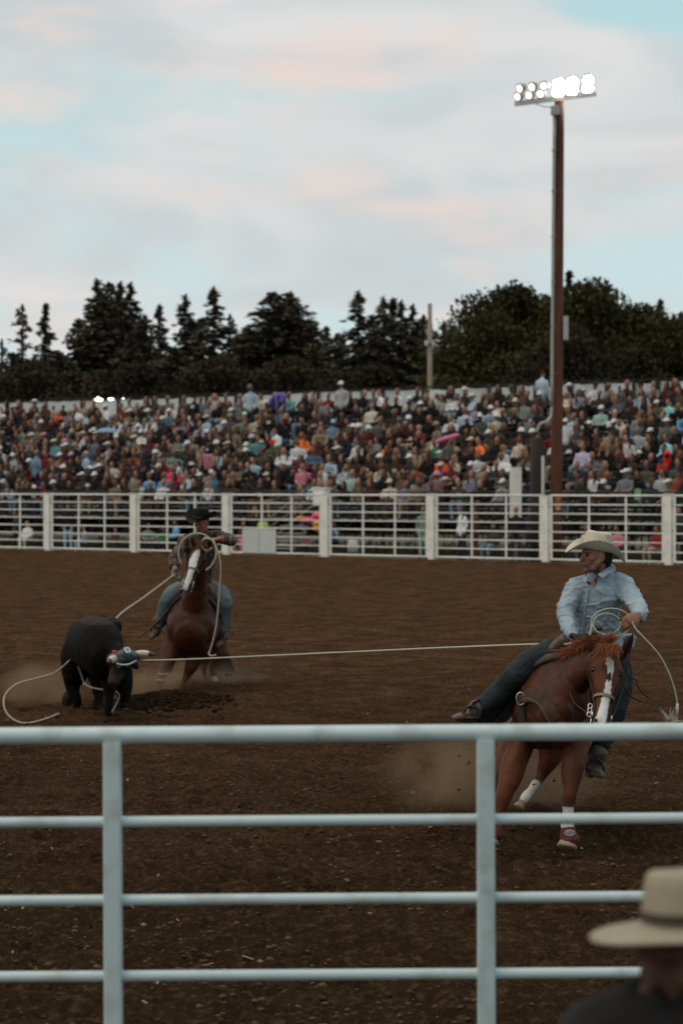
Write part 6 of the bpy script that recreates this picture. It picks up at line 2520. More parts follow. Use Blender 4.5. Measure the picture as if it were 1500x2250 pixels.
    for nm, args in (('a', (P(1040, 1568, 14.58), P(1032, 1582, 14.6), P(1000, 1577, 14.45))), ('b', (P(1306, 1672, 14.70), P(1296, 1694, 14.74), P(1318, 1704, 14.52)))):
        o = Org()
        boot_shape(o, *args, 1.12)
        bm, bc3, bt3 = o.mesh('boot', .006, 2)
        link_mesh('boot', bm, M('boot_tan', (0.13, 0.105, 0.08), rough=.55, var=.3, vs=20, dark=(.05, .035, .025), darks=12), r)
    o = Org()      # wide leather fender under the outstretched leg
    o.chain([P(1240, 1448, 14.72), P(1195, 1474, 14.66), P(1150, 1510, 14.64), P(1112, 1546, 14.64), P(1078, 1580, 14.64)], [(.05, .025), (.085, .03), (.10, .03), (.10, .028), (.085, .025)], 'f', (.7, 0, -.7))
    fm_, _, _ = o.mesh('fender', .009, 2)
    link_mesh('fender', fm_, LEATHER_D, st)
    # reins and loose straps, worn with the bridle
    ROPE = M('rope_green', (0.42, 0.50, 0.40), rough=.6, var=.15, vs=60, bump=.5, bs=300)
    mb = MB()
    hand = P(1391, 1360, 14.12)
    mb.tube(catmull([HA.pt(.83, 85, .02), P(1372, 1500, 13.95), P(1382, 1440, 14.0), hand + (0, 0, -.04)], 5), .006, 6)
    mb.tube(catmull([P(1378, 1470, 13.9), P(1382, 1486, 13.88), P(1396, 1494, 13.9), P(1400, 1508, 13.9), P(1408, 1520, 13.92), P(1424, 1533, 13.95)], 5), .0065, 6)
    mb.tube(catmull([P(1374, 1502, 13.86), P(1378, 1520, 13.86), P(1390, 1533, 13.88), P(1408, 1541, 13.9)], 5), .0075, 6)
    mb.tube(catmull([HA.pt(.83, -85, .02), P(1262, 1545, 14.0), P(1250, 1520, 14.1)], 5), .005, 6)
    mb.build('reins', STRAP, h, True)
    mb = MB()
    for k in range(3):
        c = HA.pt(.72 + .05 * k, -88, .03)
        A = np.linspace(0, 2 * math.pi, 13)
        mb.tube([c + (HA.d * math.cos(a) * .02 + HA.s * math.sin(a) * .014) for a in A], .0045, 6)
    mb.build('curb_chain', SILVER, h, True)
    # coil in the bare hand
    t = thing('lasso_rope', 'pale green lasso coil in the bare hand of the straw-hatted rider', 'rope', hand, None)
    mb = MB()
    A = np.linspace(math.radians(20), math.radians(380), 40)
    mb.tube([P(1342 + 44 * math.cos(a), 1368 - 31 * math.sin(a), 14.22 + .05 * math.cos(a * .5)) for a in A], .0055, 8)
    A = np.linspace(math.radians(20), math.radians(372), 36)
    mb.tube([P(1332 + 30 * math.cos(a), 1371 - 23 * math.sin(a), 14.19 + .05 * math.cos(a * .5)) for a in A], .0055, 8)
    mb.tube(catmull([P(1300, 1372, 14.2), P(1296, 1388, 14.15), P(1294, 1404, 14.1)], 5), .0055, 8)
    tail = [P(1388, 1366, 14.10), P(1396, 1382, 14.08), P(1420, 1408, 14.05), P(1448, 1440, 14.05), P(1468, 1478, 14.05), P(1480, 1512, 14.05), P(1486, 1540, 14.05), P(1487, 1562, 14.05), P(1485, 1584, 14.05)]
    mb.tube(catmull(tail, 6), .0062, 8)
    mb.build('coil', ROPE, t, True)
    mb = MB()
    mb.tube([P(1487, 1546, 14.04), P(1486, 1572, 14.04)], .010, 8)
    mb.build('end_wrap', M('wrap_white', (.55, .58, .50)), t, True)
    strands('tassel', [P(1474, 1590, 14.0), P(1468, 1583, 14.0)], M('tassel', (.62, .58, .48)), t, .07, .0045, (.05, 0, .5), 60, 1.3, 1.2, 9)
    return h


near_pair()
# ================================================================ FAR HORSE AND RIDER
def far_pair():
    up, side = (.06, 0, 1), (1, 0, -.06)
    trunk = [(418, 1396, 25.55, .22, .26), (419, 1386, 25.65, .30, .34), (424, 1374, 25.9, .345, .40), (432, 1368, 26.2, .33, .40), (440, 1364, 26.6, .35, .38),
             (450, 1362, 27.0, .33, .36), (458, 1366, 27.3, .30, .34), (462, 1374, 27.55, .22, .26)]
    cfg = dict(
        name='far', label='dark chestnut horse with wide white blaze trotting between steer and signboard', base=(420, 1508, 26.0),
        up=up, side=side, trunk=trunk, voxel=.015, smooth=12,
        neck=[(421, 1392, 25.72, .26, .22), (424, 1360, 25.72, .25, .24), (430, 1300, 25.6, .155, .22), (437, 1240, 25.4, .115, .16), (441, 1212, 25.3, .09, .12)],
        poll=(443, 1193, 25.22), muz=(407, 1294, 24.95), front=(-.12, -1, .30),
        coat=(0.055, 0.016, 0.0065), warm=1.15, low=(0.016, 0.012, 0.010), hoof=(0.03, 0.022, 0.018), muzc=(0.05, 0.032, 0.026),
        blaze=[(.14, .0, .004), (.18, -.008, .028), (.30, -.020, .052), (.42, -.030, .060), (.52, -.012, .050), (.60, -.010, .040), (.75, -.008, .042), (.9, -.010, .046), (1.02, -.01, .04)],
        ears=[((428, 1200, 25.25), (421, 1180, 25.2)), ((458, 1200, 25.28), (466, 1180, 25.25))],
        blobs=[((400, 1412, 25.78), (.17, .18, .20)), ((438, 1414, 25.78), (.17, .18, .20))],
        legs=[dict(j=[(384, 1400, 25.85, .14, .15), (375, 1432, 25.75, .125), (368, 1458, 25.65, .09), (362, 1474, 25.55, .068), (358, 1484, 25.52, .045), (352, 1498, 25.5, .045), (349, 1506, 25.5, .04)],
                   hoof=((347, 1510, 25.5), (345, 1518, 25.48)), hr=.055),
              dict(j=[(440, 1405, 25.85, .14, .15), (431, 1438, 25.8, .125), (418, 1470, 25.75, .085), (408, 1490, 25.75, .062), (403, 1502, 25.75, .042), (400, 1512, 25.75, .044), (399, 1518, 25.75, .04)],
                   hoof=((398, 1521, 25.75), (397, 1528, 25.72)), hr=.055),
              dict(j=[(470, 1405, 27.1, .19, .2), (476, 1440, 27.0, .12), (466, 1465, 26.95, .06), (468, 1480, 26.9, .045), (473, 1497, 26.85, .045)], sock=3,
                   hoof=((474, 1502, 26.8), (475, 1509, 26.8)), hr=.05),
              dict(j=[(452, 1405, 27.2, .19, .2), (452, 1440, 27.1, .11), (446, 1462, 27.1, .058), (449, 1480, 27.0, .042), (452, 1496, 27.0, .045)],
                   hoof=((453, 1500, 27.0), (454, 1506, 27.0)), hr=.05)])
    h, HA, bv, me = build_horse(cfg)
    bridle(h, HA, dict(nose_t=.56, nose_mat=M('rawhide2', (0.20, 0.14, 0.10), rough=.5)))
    MANE = M('mane_black', (0.03, 0.014, 0.009), rough=.6, var=.4)
    strands('mane', [P(432, 1290, 25.7), P(437, 1240, 25.55), P(443, 1195, 25.35)], MANE, h, .16, .009, lambda t: (.5, -.1, .1 - .4 * (1 - t)), 220, .9, .6, 13, .6)
    strands('forelock', [P(436, 1192, 25.15), P(450, 1192, 25.15)], M('mane_red2', (0.22, 0.07, 0.03)), h, .10, .007, (-.1, -.3, .25), 70, 1.1, .8, 14, 1.0)
    strands('tail', [P(470, 1375, 27.75), P(470, 1380, 27.8)], MANE, h, .8, .02, (.22, .1, -.8), 130, .22, .3, 15, .2)
    for (a, b) in (((363, 1471, 25.55), (352, 1502, 25.5)),):
        o = Org()
        o.chain([P(358, 1482, 25.51), P(351, 1502, 25.49)], [.055, .056], 'a')
        bm, _, _ = o.mesh('leg_boot', .012, 2)
        lb = link_mesh('leg_boot', bm, M('boot_black', (.012, .012, .014)), h)
        for y in (1480, 1493):
            mb = MB()
            c = P(359 - (y - 1480) * .35, y, 25.50)
            A = np.linspace(0, 2 * math.pi, 15)
            mb.tube([c + np.array((math.cos(x) * .060, math.sin(x) * .060, 0)) for x in A], .008, 6)
            mb.build('boot_strap', M('strap_pale', (.42, .42, .40)), lb, True)
    st, sp = saddle('x', trunk[1:7], side, 'dark western saddle under the black-hatted rider', 'saddle', ua=.22, ub=.74, stirr=((343, 1395, 26.05), (488, 1412, 26.15)))
    mb = MB()      # loose strap flying out
    mb.tube(catmull([P(372, 1335, 25.9), P(350, 1362, 25.85), P(325, 1385, 25.8), P(302, 1402, 25.75)], 5), [.012] * 16, 6)
    mb.build('strap_end', LEATHER_D, st, True)
    # ---- rider
    r = thing('person', 'rider in black hat and brown plaid shirt holding a wide white coil', 'person', P(435, 1420, 26.2))
    S = np.array((1., 0, 0))
    o = Org()
    hc = P(443, 1149, 25.86)
    q, R = head_shape(o, hc, (-.45, -.82, -.38), (-.1, -.35, 1), 1.04)
    o.chain([hc + (.02, .03, -.06), P(446, 1168, 25.95), P(444, 1180, 26.0)], [.06, .062, .10], 'skin', S)
    o.chain([P(443, 1190, 26.02), P(440, 1240, 26.15), P(434, 1292, 26.3)], [(.14, .09), (.12, .09), (.12, .09)], 'skin', S)
    A1 = [P(410, 1188, 25.98), P(383, 1228, 25.82), P(386, 1252, 25.62)]
    A2 = [P(478, 1180, 25.98), P(508, 1187, 25.66), P(482, 1184, 25.36)]
    o.chain(A1, [.055, .045, .035], 'skin', S)
    o.chain(A2, [.055, .045, .035], 'skin', (0, 0, 1))
    hand_shape(o, A2[-1] + (-.01, -.01, 0), (-.95, -.25, -.1), (-.2, .2, -1), 1.1, 1.1)
    for L in ([P(408, 1296, 26.35), P(370, 1312, 26.0), P(350, 1366, 26.1)], [P(460, 1294, 26.35), P(494, 1320, 26.0), P(488, 1392, 26.15)]):
        o.chain(L, [.07, .06, .04], 'skin', S)
    bm, bc, bt = o.mesh('rider2', .009, 3)
    col = np.tile(np.array((0.30, 0.13, 0.08)), (len(bc), 1))
    col[bt == 'lip'] = (0.18, 0.06, 0.05)
    set_col(bm, col)
    link_mesh('body', bm, SKIN, r)
    for sg in (-1, 1):
        mb = MB()
        mb.ball(q(sg * .032, .084, .014), .011, 8, 6)
        mb.build('eye', EYE, r, True)
    o = Org()
    o.blob(q(0, -.04, .02), (.085, .08, .09), 'h', R)
    hm, _, _ = o.mesh('hair', .01, 2)
    link_mesh('hair', hm, M('hair_dark'), r)
    western_hat('felt_hat', q(0, -.01, .052), (-.55, -.80, -.16), (.02, -.12, 1), r, M('felt_black', (.010, .009, .009), rough=.85, var=.2), M('felt_band', (.03, .022, .018)), 1.12, A=.165, B=.205, H=.125, curl=.10, droop=.02)
    o = Org()
    o.chain([P(434, 1304, 26.32), P(436, 1270, 26.25), P(440, 1235, 26.15), P(443, 1200, 26.02), P(445, 1182, 25.98), P(446, 1172, 25.97)],
            [(.20, .15), (.185, .14), (.20, .14), (.205, .135), (.17, .11), (.08, .08)], 's', S, n=22)
    o.chain([P(420, 1186, 25.98), P(408, 1190, 25.97), P(394, 1208, 25.9), P(382, 1230, 25.82), P(384, 1245, 25.70)], [.085, .09, .078, .070, .066], 's', S)
    o.chain([P(466, 1180, 25.98), P(480, 1180, 25.95), P(497, 1184, 25.82), P(509, 1188, 25.67), P(497, 1187, 25.52), P(486, 1185, 25.42)], [.085, .09, .078, .070, .062, .052], 's', (0, 0, 1))
    sm, sc_, _ = o.mesh('shirt2', .011, 4)
    puff(sm, sc_, .018, 8, 6.0)
    link_mesh('shirt', sm, M('plaid', (0.075, 0.048, 0.036), rough=.85, var=.3, vs=12, plaid=[(0, 11.0, (.24, .19, .15)), (2, 10.0, (.20, .15, .12)), (1, 9.0, (.03, .02, .02))]), r)
    o = Org()
    hand_shape(o, P(385, 1248, 25.64), (-.1, -.35, -.9), (.6, -.6, 0), 1.25, .8)
    gm, _, _ = o.mesh('glove', .009, 2)
    link_mesh('glove', gm, M('glove_green', (.22, .27, .20), rough=.8), r)
    o = Org()
    o.chain([P(435, 1292, 26.3), P(434, 1306, 26.34)], [(.19, .15), (.19, .15)], 'j', S)
    o.chain([P(410, 1298, 26.32), P(388, 1300, 26.15), P(370, 1313, 26.0), P(362, 1335, 26.04), P(352, 1362, 26.1), P(348, 1372, 26.1)], [.125, .118, .098, .088, .07, .066], 'j', (0, 1, 0))
    o.chain([P(458, 1298, 26.32), P(480, 1302, 26.15), P(494, 1320, 26.0), P(494, 1350, 26.05), P(490, 1382, 26.1), P(488, 1396, 26.12)], [.125, .12, .10, .09, .072, .068], 'j', (0, 1, 0))
    jm, jc, _ = o.mesh('jeans2', .012, 4)
    puff(jm, jc, .012, 7, 8.0)
    link_mesh('jeans', jm, M('denim_mid', (0.115, 0.16, 0.17), rough=.85, var=.3, vs=5), r)
    for args in ((P(346, 1376, 26.1), P(346, 1390, 26.12), P(334, 1401, 25.88)), (P(487, 1398, 26.12), P(486, 1412, 26.16), P(476, 1420, 25.9))):
        o = Org()
        boot_shape(o, *args, 1.1)
        bm, _, _ = o.mesh('boot', .009, 2)
        link_mesh('boot', bm, M('boot_brown', (.10, .06, .045), rough=.6, var=.3), r)
        mb = MB()
        mb.tube([args[1] + (-.04, .03, .05), args[1] + (0, .07, .05), args[1] + (.04, .03, .05)], .008, 6)
        mb.build('spur', SILVER, r, True)
    # ropes
    RW = M('rope_white', (0.48, 0.43, 0.34), rough=.7, var=.15, vs=60, bump=.4, bs=200)
    t = thing('lasso_rope', 'thick white lasso coil around the far horse head, held by its rider', 'rope', P(465, 1182, 25.25))
    mb = MB()
    A = np.linspace(math.radians(58), math.radians(215), 26)
    mb.tube([P(434 + 42 * math.cos(a), 1215 - 43 * math.sin(a), 25.05) for a in A], .011, 8)
    A = np.linspace(math.radians(45), math.radians(-62), 20)
    mb.tube([P(432 + 43 * math.cos(a), 1214 - 44 * math.sin(a), 25.08) for a in A], .011, 8)
    for k in range(3):
        A = np.linspace(math.radians(20 + 10 * k), math.radians(330), 20)
        mb.tube([P(455 + (13 - 2 * k) * math.cos(a), 1196 - (13 + 2 * k) * math.sin(a), 25.12 + .03 * k) for a in A], .008, 7)
    tl = [P(468, 1184, 25.2), P(480, 1215, 25.15), P(485, 1250, 25.12), P(482, 1300, 25.12), P(477, 1360, 25.12), P(470, 1400, 25.12), P(462, 1428, 25.12), P(459, 1436, 25.1), P(464, 1441, 25.08), P(475, 1439, 25.06)]
    mb.tube(catmull(tl, 5), .010, 8)
    mb.build('coil', RW, t, True)
    t = thing('heel_rope', 'white rope from the far rider glove down round the steer hind legs', 'rope', P(380, 1262, 25.6))
    mb = MB()
    mb.tube(catmull([P(384, 1262, 25.58), P(320, 1310, 24.9), P(258, 1356, 24.1), P(220, 1420, 23.7), P(190, 1505, 23.4)], 5), .011, 7)
    lp = [P(188, 1510, 23.3), P(165, 1450, 23.2), P(142, 1462, 22.9), P(118, 1480, 22.6), P(75, 1492, 22.5), P(38, 1503, 22.4), P(14, 1524, 22.3), P(9, 1548, 22.2), P(18, 1570, 22.15), P(38, 1585, 22.1), P(62, 1589, 22.1), P(100, 1580, 22.2), P(130, 1568, 22.4)]
    mb.tube(catmull(lp, 5), .011, 7)
    mb.tube(catmull([P(184, 1501, 23.2), P(200, 1510, 23.0), P(226, 1515, 22.6), P(244, 1513, 22.2), P(262, 1528, 22.3), P(252, 1555, 22.3), P(246, 1566, 22.3)], 5), .010, 7)
    mb.build('rope', RW, t, True)
    # head rope, from the near saddle horn to the steer
    t = thing('head_rope', 'long taut rope stretched from near rider glove to the steer horns', 'rope', P(1262, 1410, 14.4))
    mb = MB()
    pts = [P(1275, 1418, 14.45), P(1262, 1411, 14.40), P(1246, 1415, 14.45), P(1160, 1416, 15.1), P(980, 1423, 16.4), P(780, 1432, 18.2), P(560, 1442, 20.0), P(400, 1449, 21.2), P(304, 1451, 21.85)]
    mb.tube(catmull(pts, 6), .0075, 8)
    mb.tube(catmull([P(1282, 1424, 14.42), P(1262, 1416, 14.36), P(1250, 1412, 14.37)], 4), .006, 8)
    mb.build('rope', M('rope_pale', (.46, .48, .38), rough=.6, var=.15, vs=60), t, True)


far_pair()


# ================================================================ STEER
def build_steer():
    side, up = (1, 0, 0), (0, 0, 1)
    o = Org()
    body = [(232, 1452, 22.05, .18, .24), (222, 1426, 22.3, .26, .31), (212, 1416, 22.7, .30, .32), (206, 1414, 23.1, .32, .32), (200, 1408, 23.5, .29, .29), (196, 1424, 23.75, .22, .26)]
    pts, rad = PL(body)
    o.chain(pts, rad, 'c', side, n=22, cap=.6)
    for bx, by, bY in ((176, 1384, 23.55), (246, 1378, 22.75), (224, 1372, 23.6)):
        o.blob(P(bx, by, bY), (.12, .17, .115), 'c')
    # shoulder blade, elbow and flank muscle
    o.chain([P(232, 1392, 22.35), P(243, 1430, 22.2), P(244, 1470, 22.25)], [(.07, .12), (.10, .15), (.09, .12)], 'c', side)
    o.chain([P(168, 1405, 23.6), P(158, 1445, 23.5), P(160, 1485, 23.45)], [(.12, .16), (.13, .17), (.11, .14)], 'c', side)
    o.chain([P(238, 1440, 22.15), P(256, 1448, 22.0), P(266, 1450, 21.9)], [(.17, .22), (.14, .17), (.11, .13)], 'c', side)
    HA = HeadAxis(P(268, 1438, 21.85), P(247, 1497, 21.62), (-.1, -1, .25), [(0, .10, .10, .09), (.25, .115, .11, .09), (.5, .09, .09, .07), (.8, .07, .07, .05), (1.0, .065, .055, .045)])
    ts = [0, .25, .5, .8, .98]
    o.chain([HA.c(t) for t in ts], [HA.sec(t)[:2] for t in ts], 'head', HA.s, cap=.6)
    for j, nm in (([(165, 1478, 23.5, .17, .2), (160, 1512, 23.45, .085), (170, 1540, 23.4, .058), (168, 1560, 23.4, .045), (170, 1574, 23.4, .05)], 'a'),
                  ([(215, 1470, 23.4, .15, .2), (216, 1505, 23.3, .085), (218, 1530, 23.2, .06), (211, 1550, 23.1, .045), (208, 1562, 23.0, .055)], 'b'),
                  ([(242, 1475, 22.3, .12, .14), (241, 1510, 22.2, .078), (240, 1535, 22.15, .05), (238, 1560, 22.1, .04), (238, 1576, 22.1, .045)], 'c'),
                  ([(262, 1468, 22.4, .15, .16), (270, 1500, 22.4, .115), (272, 1525, 22.4, .085), (272, 1540, 22.4, .06)], 'd')):
        pts, rad = PL(j)
        o.chain(pts, rad, 'c', side)
        a = pts[-1]
        o.chain([a, a + (-.005, -.02, -.055)], [.048, .056], 'hoof', side, sub=1, cap=.3)
    # ears
    me, co, tg = o.mesh('steer_body', .014, 5)
    co = puff(me, co, .008, 4.5, 9.0)
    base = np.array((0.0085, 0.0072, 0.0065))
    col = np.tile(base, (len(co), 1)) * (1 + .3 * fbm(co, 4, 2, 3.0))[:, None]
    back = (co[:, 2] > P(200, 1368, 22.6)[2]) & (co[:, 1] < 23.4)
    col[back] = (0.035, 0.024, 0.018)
    t_ = (co - HA.O) @ HA.d / HA.L
    nose = (tg == 'head') & (t_ > .55)
    col[nose] = (0.045, 0.028, 0.022)
    col[tg == 'hoof'] = (0.03, 0.024, 0.02)
    set_col(me, col)
    h = thing('steer', 'black steer with pale horns in wraps, head pulled sideways by a rope', 'steer', P(205, 1585, 22.6))
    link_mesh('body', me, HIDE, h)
    for sg in (-1, 1):
        mb = MB()
        mb.ball(HA.pt(.33, sg * 62, -.002), .02, 8, 6)
        mb.build('eye', EYE, h, True)
    for (a, b) in (((248, 1452, 21.85), (226, 1440, 21.95)), ((292, 1456, 21.95), (304, 1470, 22.0))):
        o = Org()
        A, B = P(*a), P(*b)
        o.chain([A, (A + B) / 2, B], [(.03, .02), (.045, .018), (.012, .008)], 'e', (0, 0, 1))
        em, ec, _ = o.mesh('ear', .008, 2)
        set_col(em, np.tile(np.array((.022, .016, .013)), (len(ec), 1)))
        link_mesh('ear', em, HIDE, h)
    HM = M('horn', attr=True, rough=.45, var=.12, vs=20, spec=.4)
    for pts, rr in (([P(262, 1447, 21.75), P(250, 1448, 21.62), P(242, 1451, 21.45), P(238, 1455, 21.36)], [.050, .046, .034, .014]),
                    ([P(292, 1443, 21.82), P(308, 1436, 21.80), P(325, 1436, 21.78), P(334, 1438, 21.77), P(341, 1439, 21.76)], [.046, .040, .032, .024, .010])):
        o = Org()
        o.chain(pts, rr, 'h')
        hm, hcn, _ = o.mesh('horn', .007, 2)
        tip = np.linalg.norm(hcn - pts[-1], axis=1) < .075
        c = np.tile(np.array((.58, .50, .40)), (len(hcn), 1))
        c[tip] = (.07, .04, .03)
        set_col(hm, c)
        link_mesh('horn', hm, HM, h)
    # grey-green horn wrap
    o = Org()
    o.chain([P(248, 1449, 21.66), P(262, 1445, 21.70), P(280, 1441, 21.74), P(298, 1441, 21.80)], [(.062, .070), (.075, .085), (.075, .08), (.055, .06)], 'w', (0, 0, 1))
    o.chain([P(258, 1440, 21.68), P(256, 1456, 21.64), P(262, 1466, 21.62)], [.04, .045, .03], 'w')
    wm, wc, _ = o.mesh('horn_wrap', .008, 3)
    puff(wm, wc, .016, 14, 2.0)
    w = link_mesh('horn_wrap', wm, M('wrap', (.045, .06, .056), rough=.5, var=.5, vs=12, spec=.5), h)
    mb = MB()
    mb.tube(catmull([P(276, 1427, 21.70), P(281, 1424, 21.66), P(286, 1431, 21.64), P(280, 1434, 21.62), P(274, 1424, 21.66)], 4), .014, 7)
    mb.tube(catmull([P(256, 1458, 21.56), P(270, 1461, 21.56), P(285, 1459, 21.6), P(300, 1451, 21.75)], 4), .010, 7)
    mb.build('knot', M('knot', (.50, .54, .55), rough=.5), w, True)
    mb = MB()
    mb.ball(P(252, 1432, 21.66), (.03, .02, .018), 8, 6)
    mb.build('tag', M('tag_red', (.50, .07, .03)), w, True)
    # tail with a thick switch
    mb = MB()
    mb.tube(catmull([P(196, 1392, 23.95), P(180, 1420, 24.0), P(166, 1470, 23.9), P(158, 1510, 23.8)], 4), [.035] * 13, 8)
    tb = mb.build('tail', M('tail_black', (.012, .010, .009), var=.3), h, True)
    o = Org()
    o.chain([P(160, 1512, 23.8), P(150, 1535, 23.78), P(144, 1562, 23.75)], [.035, .075, .025], 's')
    sm, _, _ = o.mesh('switch', .012, 1)
    link_mesh('tail_switch', sm, M('tail_black'), tb)


build_steer()


# ================================================================ MAN IN THE FOREGROUND
def near_man():
    Y = 4.0
    c = P(1518, 2034, Y)          # base of the crown
    r = thing('person', 'man in dark jacket and cream hat standing outside the near fence', 'person', (c[0], Y, 0))
    hc = c + (-0.005, 0.0, -.070)
    o = Org()
    q, R = head_shape(o, hc, (-.80, -.58, -.12), (0, .03, 1), 1.08)
    S = np.array((1., 0, 0))
    o.chain([hc + (.0, -.01, -.06), hc + (.0, -.03, -.17)], [.060, .065], 'skin', S)
    o.chain([hc + (0, -.03, -.20), hc + (0, -.03, -.5), hc + (0, -.03, -.80), hc + (0, 0, -.88)], [(.15, .09), (.13, .09), (.13, .09), (.12, .09)], 'skin', S)
    z0 = hc[2]
    for sg in (-1, 1):
        b = hc + (0, -.03, -.26)
        o.chain([b + (sg * .17, 0, 0), b + (sg * .25, .03, -.28), b + (sg * .22, .16, -.48)], [.05, .04, .03], 'skin', S)
        hand_shape(o, b + (sg * .22, .17, -.49), (-.15 * sg, .7, -.6), (0, -.5, -.8), 1.05, .6, mirror=sg)
        o.chain([(hc[0] + sg * .09, Y - .03, .88), (hc[0] + sg * .10, Y - .03, .48), (hc[0] + sg * .10, Y - .03, .09)], [.07, .05, .035], 'skin', S)
    bm, bc, bt = o.mesh('man_body', .009, 3)
    col = np.tile(np.array((0.10, 0.046, 0.029)), (len(bc), 1))
    set_col(bm, col)
    link_mesh('body', bm, SKIN, r)
    o = Org()
    o.blob(q(0, -.04, .03), (.086, .085, .09), 'h', R)
    o.chain([q(0, -.08, .02), q(0, -.085, -.03)], [(.066, .03), (.055, .025)], 'h', R[:, 0])
    hm, _, _ = o.mesh('hair', .008, 2)
    link_mesh('hair', hm, M('hair_dark'), r)
    western_hat('straw_hat', c, (-.95, -.30, .0), (.02, .08, 1), r, M('felt_cream', (0.33, 0.29, 0.205), rough=.85, var=.06, vs=10, bump=.1, bs=200), M('band_dark', (.06, .045, .03), rough=.6), 1.0, A=.150, B=.215, H=.104, curl=-.012, droop=.020)
    o = Org()
    b = hc + (-.01, -.03, .075)
    o.chain([b + (0, 0, -.95), b + (0, 0, -.75), b + (0, 0, -.50), b + (0, 0, -.30), b + (-.02, 0, -.22), b + (-.02, .01, -.19)], [(.19, .14), (.19, .14), (.205, .15), (.22, .14), (.19, .12), (.09, .08)], 's', S, n=22)
    o.chain([b + (-.11, -.01, -.20), b + (-.05, -.01, -.165), b + (.05, -.01, -.165)], [.07, .075, .075], 's', S)
    for sg in (-1, 1):
        o.chain([b + (sg * .14, 0, -.215), b + (sg * .19, 0, -.25), b + (sg * .25, .02, -.42), b + (sg * .26, .05, -.56), b + (sg * .22, .18, -.74)], [.08, .09, .075, .068, .052], 's', S)
    sm, sc_, _ = o.mesh('jacket', .012, 4)
    puff(sm, sc_, .014, 6, 1.0)
    link_mesh('jacket', sm, M('jacket_black', (.009, .008, .008), rough=.85, var=.2), r)
    o = Org()
    for sg in (-1, 1):
        o.chain([(hc[0] + sg * .085, Y - .03, .93), (hc[0] + sg * .10, Y - .03, .50), (hc[0] + sg * .10, Y - .03, .12)], [.11, .085, .07], 'j', S)
    jm, _, _ = o.mesh('jeans3', .014, 3)
    link_mesh('jeans', jm, M('denim_dark'), r)
    for sg in (-1, 1):
        o = Org()
        x = hc[0] + sg * .10
        boot_shape(o, np.array((x, Y - .03, .11)), np.array((x, Y - .06, .055)), np.array((x, Y + .17, .035)))
        bm, _, _ = o.mesh('boot', .009, 2)
        link_mesh('boot', bm, M('boot_brown'), r)


near_man()


# ================================================================ DUST
def dust(name, c, r, dens, label, seed=0.0, col=(0.55, 0.37, 0.22), floor=-9.0):
    mb = MB()
    mb.ball((0, 0, 0), r, 24, 16)
    me = bpy.data.meshes.new(name)
    me.from_pydata(mb.v, [], mb.f)
    o = bpy.data.objects.new(name, me)
    COL.objects.link(o)
    o.location = tuple(float(x) for x in c)
    tag(o, label, 'dust', None, 'stuff')
    m = bpy.data.materials.new('dust')
    m.use_nodes = True
    t = m.node_tree
    L = t.links.new
    t.nodes.remove(t.nodes['Principled BSDF'])
    out = t.nodes['Material Output']
    pv = nd(t, 'ShaderNodeVolumePrincipled')
    pv.inputs['Color'].default_value = (*col, 1)
    pv.inputs['Anisotropy'].default_value = 0.2
    tc = nd(t, 'ShaderNodeTexCoord')
    mp = nd(t, 'ShaderNodeMapping')
    mp.inputs['Scale'].default_value = (1 / r[0], 1 / r[1], 1 / r[2])
    L(tc.outputs['Object'], mp.inputs[0])
    ln = nd(t, 'ShaderNodeVectorMath', operation='LENGTH')
    L(mp.outputs[0], ln.inputs[0])
    mr = nd(t, 'ShaderNodeMapRange')
    mr.interpolation_type = 'SMOOTHSTEP'
    for k, v in zip(('From Min', 'From Max', 'To Min', 'To Max'), (0.1, 0.98, 1, 0)):
        mr.inputs[k].default_value = v
    L(ln.outputs['Value'], mr.inputs['Value'])
    n = nd(t, 'ShaderNodeTexNoise')
    n.noise_dimensions = '4D'
    n.inputs['W'].default_value = seed
    n.inputs['Scale'].default_value = 3.2
    n.inputs['Detail'].default_value = 4
    L(tc.outputs['Object'], n.inputs['Vector'])
    m2 = nd(t, 'ShaderNodeMapRange')
    for k, v in zip(('From Min', 'From Max', 'To Min', 'To Max'), (0.34, 0.70, 0, dens)):
        m2.inputs[k].default_value = v
    L(n.outputs[0], m2.inputs['Value'])
    mu = nd(t, 'ShaderNodeMath', operation='MULTIPLY')
    L(mr.outputs[0], mu.inputs[0])
    L(m2.outputs[0], mu.inputs[1])
    L(mu.outputs[0], pv.inputs['Density'])
    L(pv.outputs[0], out.inputs['Volume'])
    me.materials.append(m)


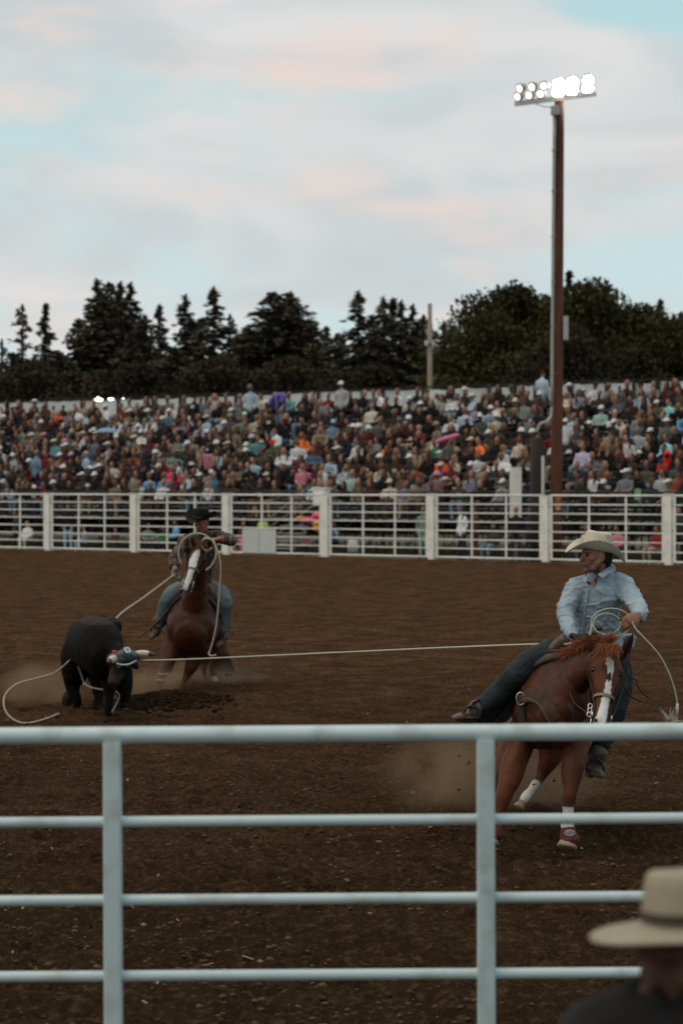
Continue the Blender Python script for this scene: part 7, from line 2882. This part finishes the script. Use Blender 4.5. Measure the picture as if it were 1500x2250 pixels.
dust('dust_cloud', P(1040, 1700, 15.9), (.95, .6, .42), 4.5, 'pale brown dust thrown up behind the leaning near horse', 1.0)
dust('dust_cloud', P(1180, 1715, 16.1), (.7, .5, .36), 5.0, 'thin dust drifting under the belly of the near horse', 2.0)
dust('dust_cloud', P(455, 1508, 26.8), (1.15, .8, .44), 4.5, 'brown dust swirling round the far horse legs', 3.0)
dust('dust_cloud', P(88, 1520, 24.1), (.66, .5, .46), 6.0, 'brown dust hanging beside the steer hind legs', 4.0)
dust('dust_cloud', P(330, 1505, 24.6), (.6, .5, .3), 4.5, 'low dust between steer and far horse', 5.0)


def soil_heap():  # kicked-up soil, its colour darkened to stand in for contact shade
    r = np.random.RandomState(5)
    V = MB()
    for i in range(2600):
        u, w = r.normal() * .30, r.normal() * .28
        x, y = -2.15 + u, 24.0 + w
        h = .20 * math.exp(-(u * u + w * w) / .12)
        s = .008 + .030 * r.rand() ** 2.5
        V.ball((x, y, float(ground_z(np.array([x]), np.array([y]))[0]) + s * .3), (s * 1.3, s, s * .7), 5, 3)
    o = V.build('turned_soil_shade', M('soil_painted_shade', (.032, .020, .012), rough=1.0, var=.4, vs=9, bump=.5, bs=60, spec=0), None, True)
    tag(o, 'torn-up soil with painted contact shade between the steer and the far horse', 'soil', None, 'stuff')


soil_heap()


def flying_clods():
    V = MB()
    for i in range(60):
        px = 1090 + 140 * rnd.random() if i % 2 else 1000 + 90 * rnd.random()
        py = 1655 + 90 * rnd.random()
        s = .004 + .009 * rnd.random() ** 2
        V.ball(P(px, py, 15.3 + rnd.random()), (s * 1.2, s, s * .8), 6, 4)
    for i in range(70):
        px, py = 300 + 240 * rnd.random(), 1480 + 60 * rnd.random()
        s = .005 + .012 * rnd.random() ** 2
        V.ball(P(px, py, 24.5 + 2 * rnd.random()), (s * 1.2, s, s * .8), 6, 4)
    o = V.build('flying_clods', M('clod_dark', (.03, .02, .014)))
    tag(o, 'small dark clods of soil flying up from the hooves', 'clods', None, 'stuff')


flying_clods()
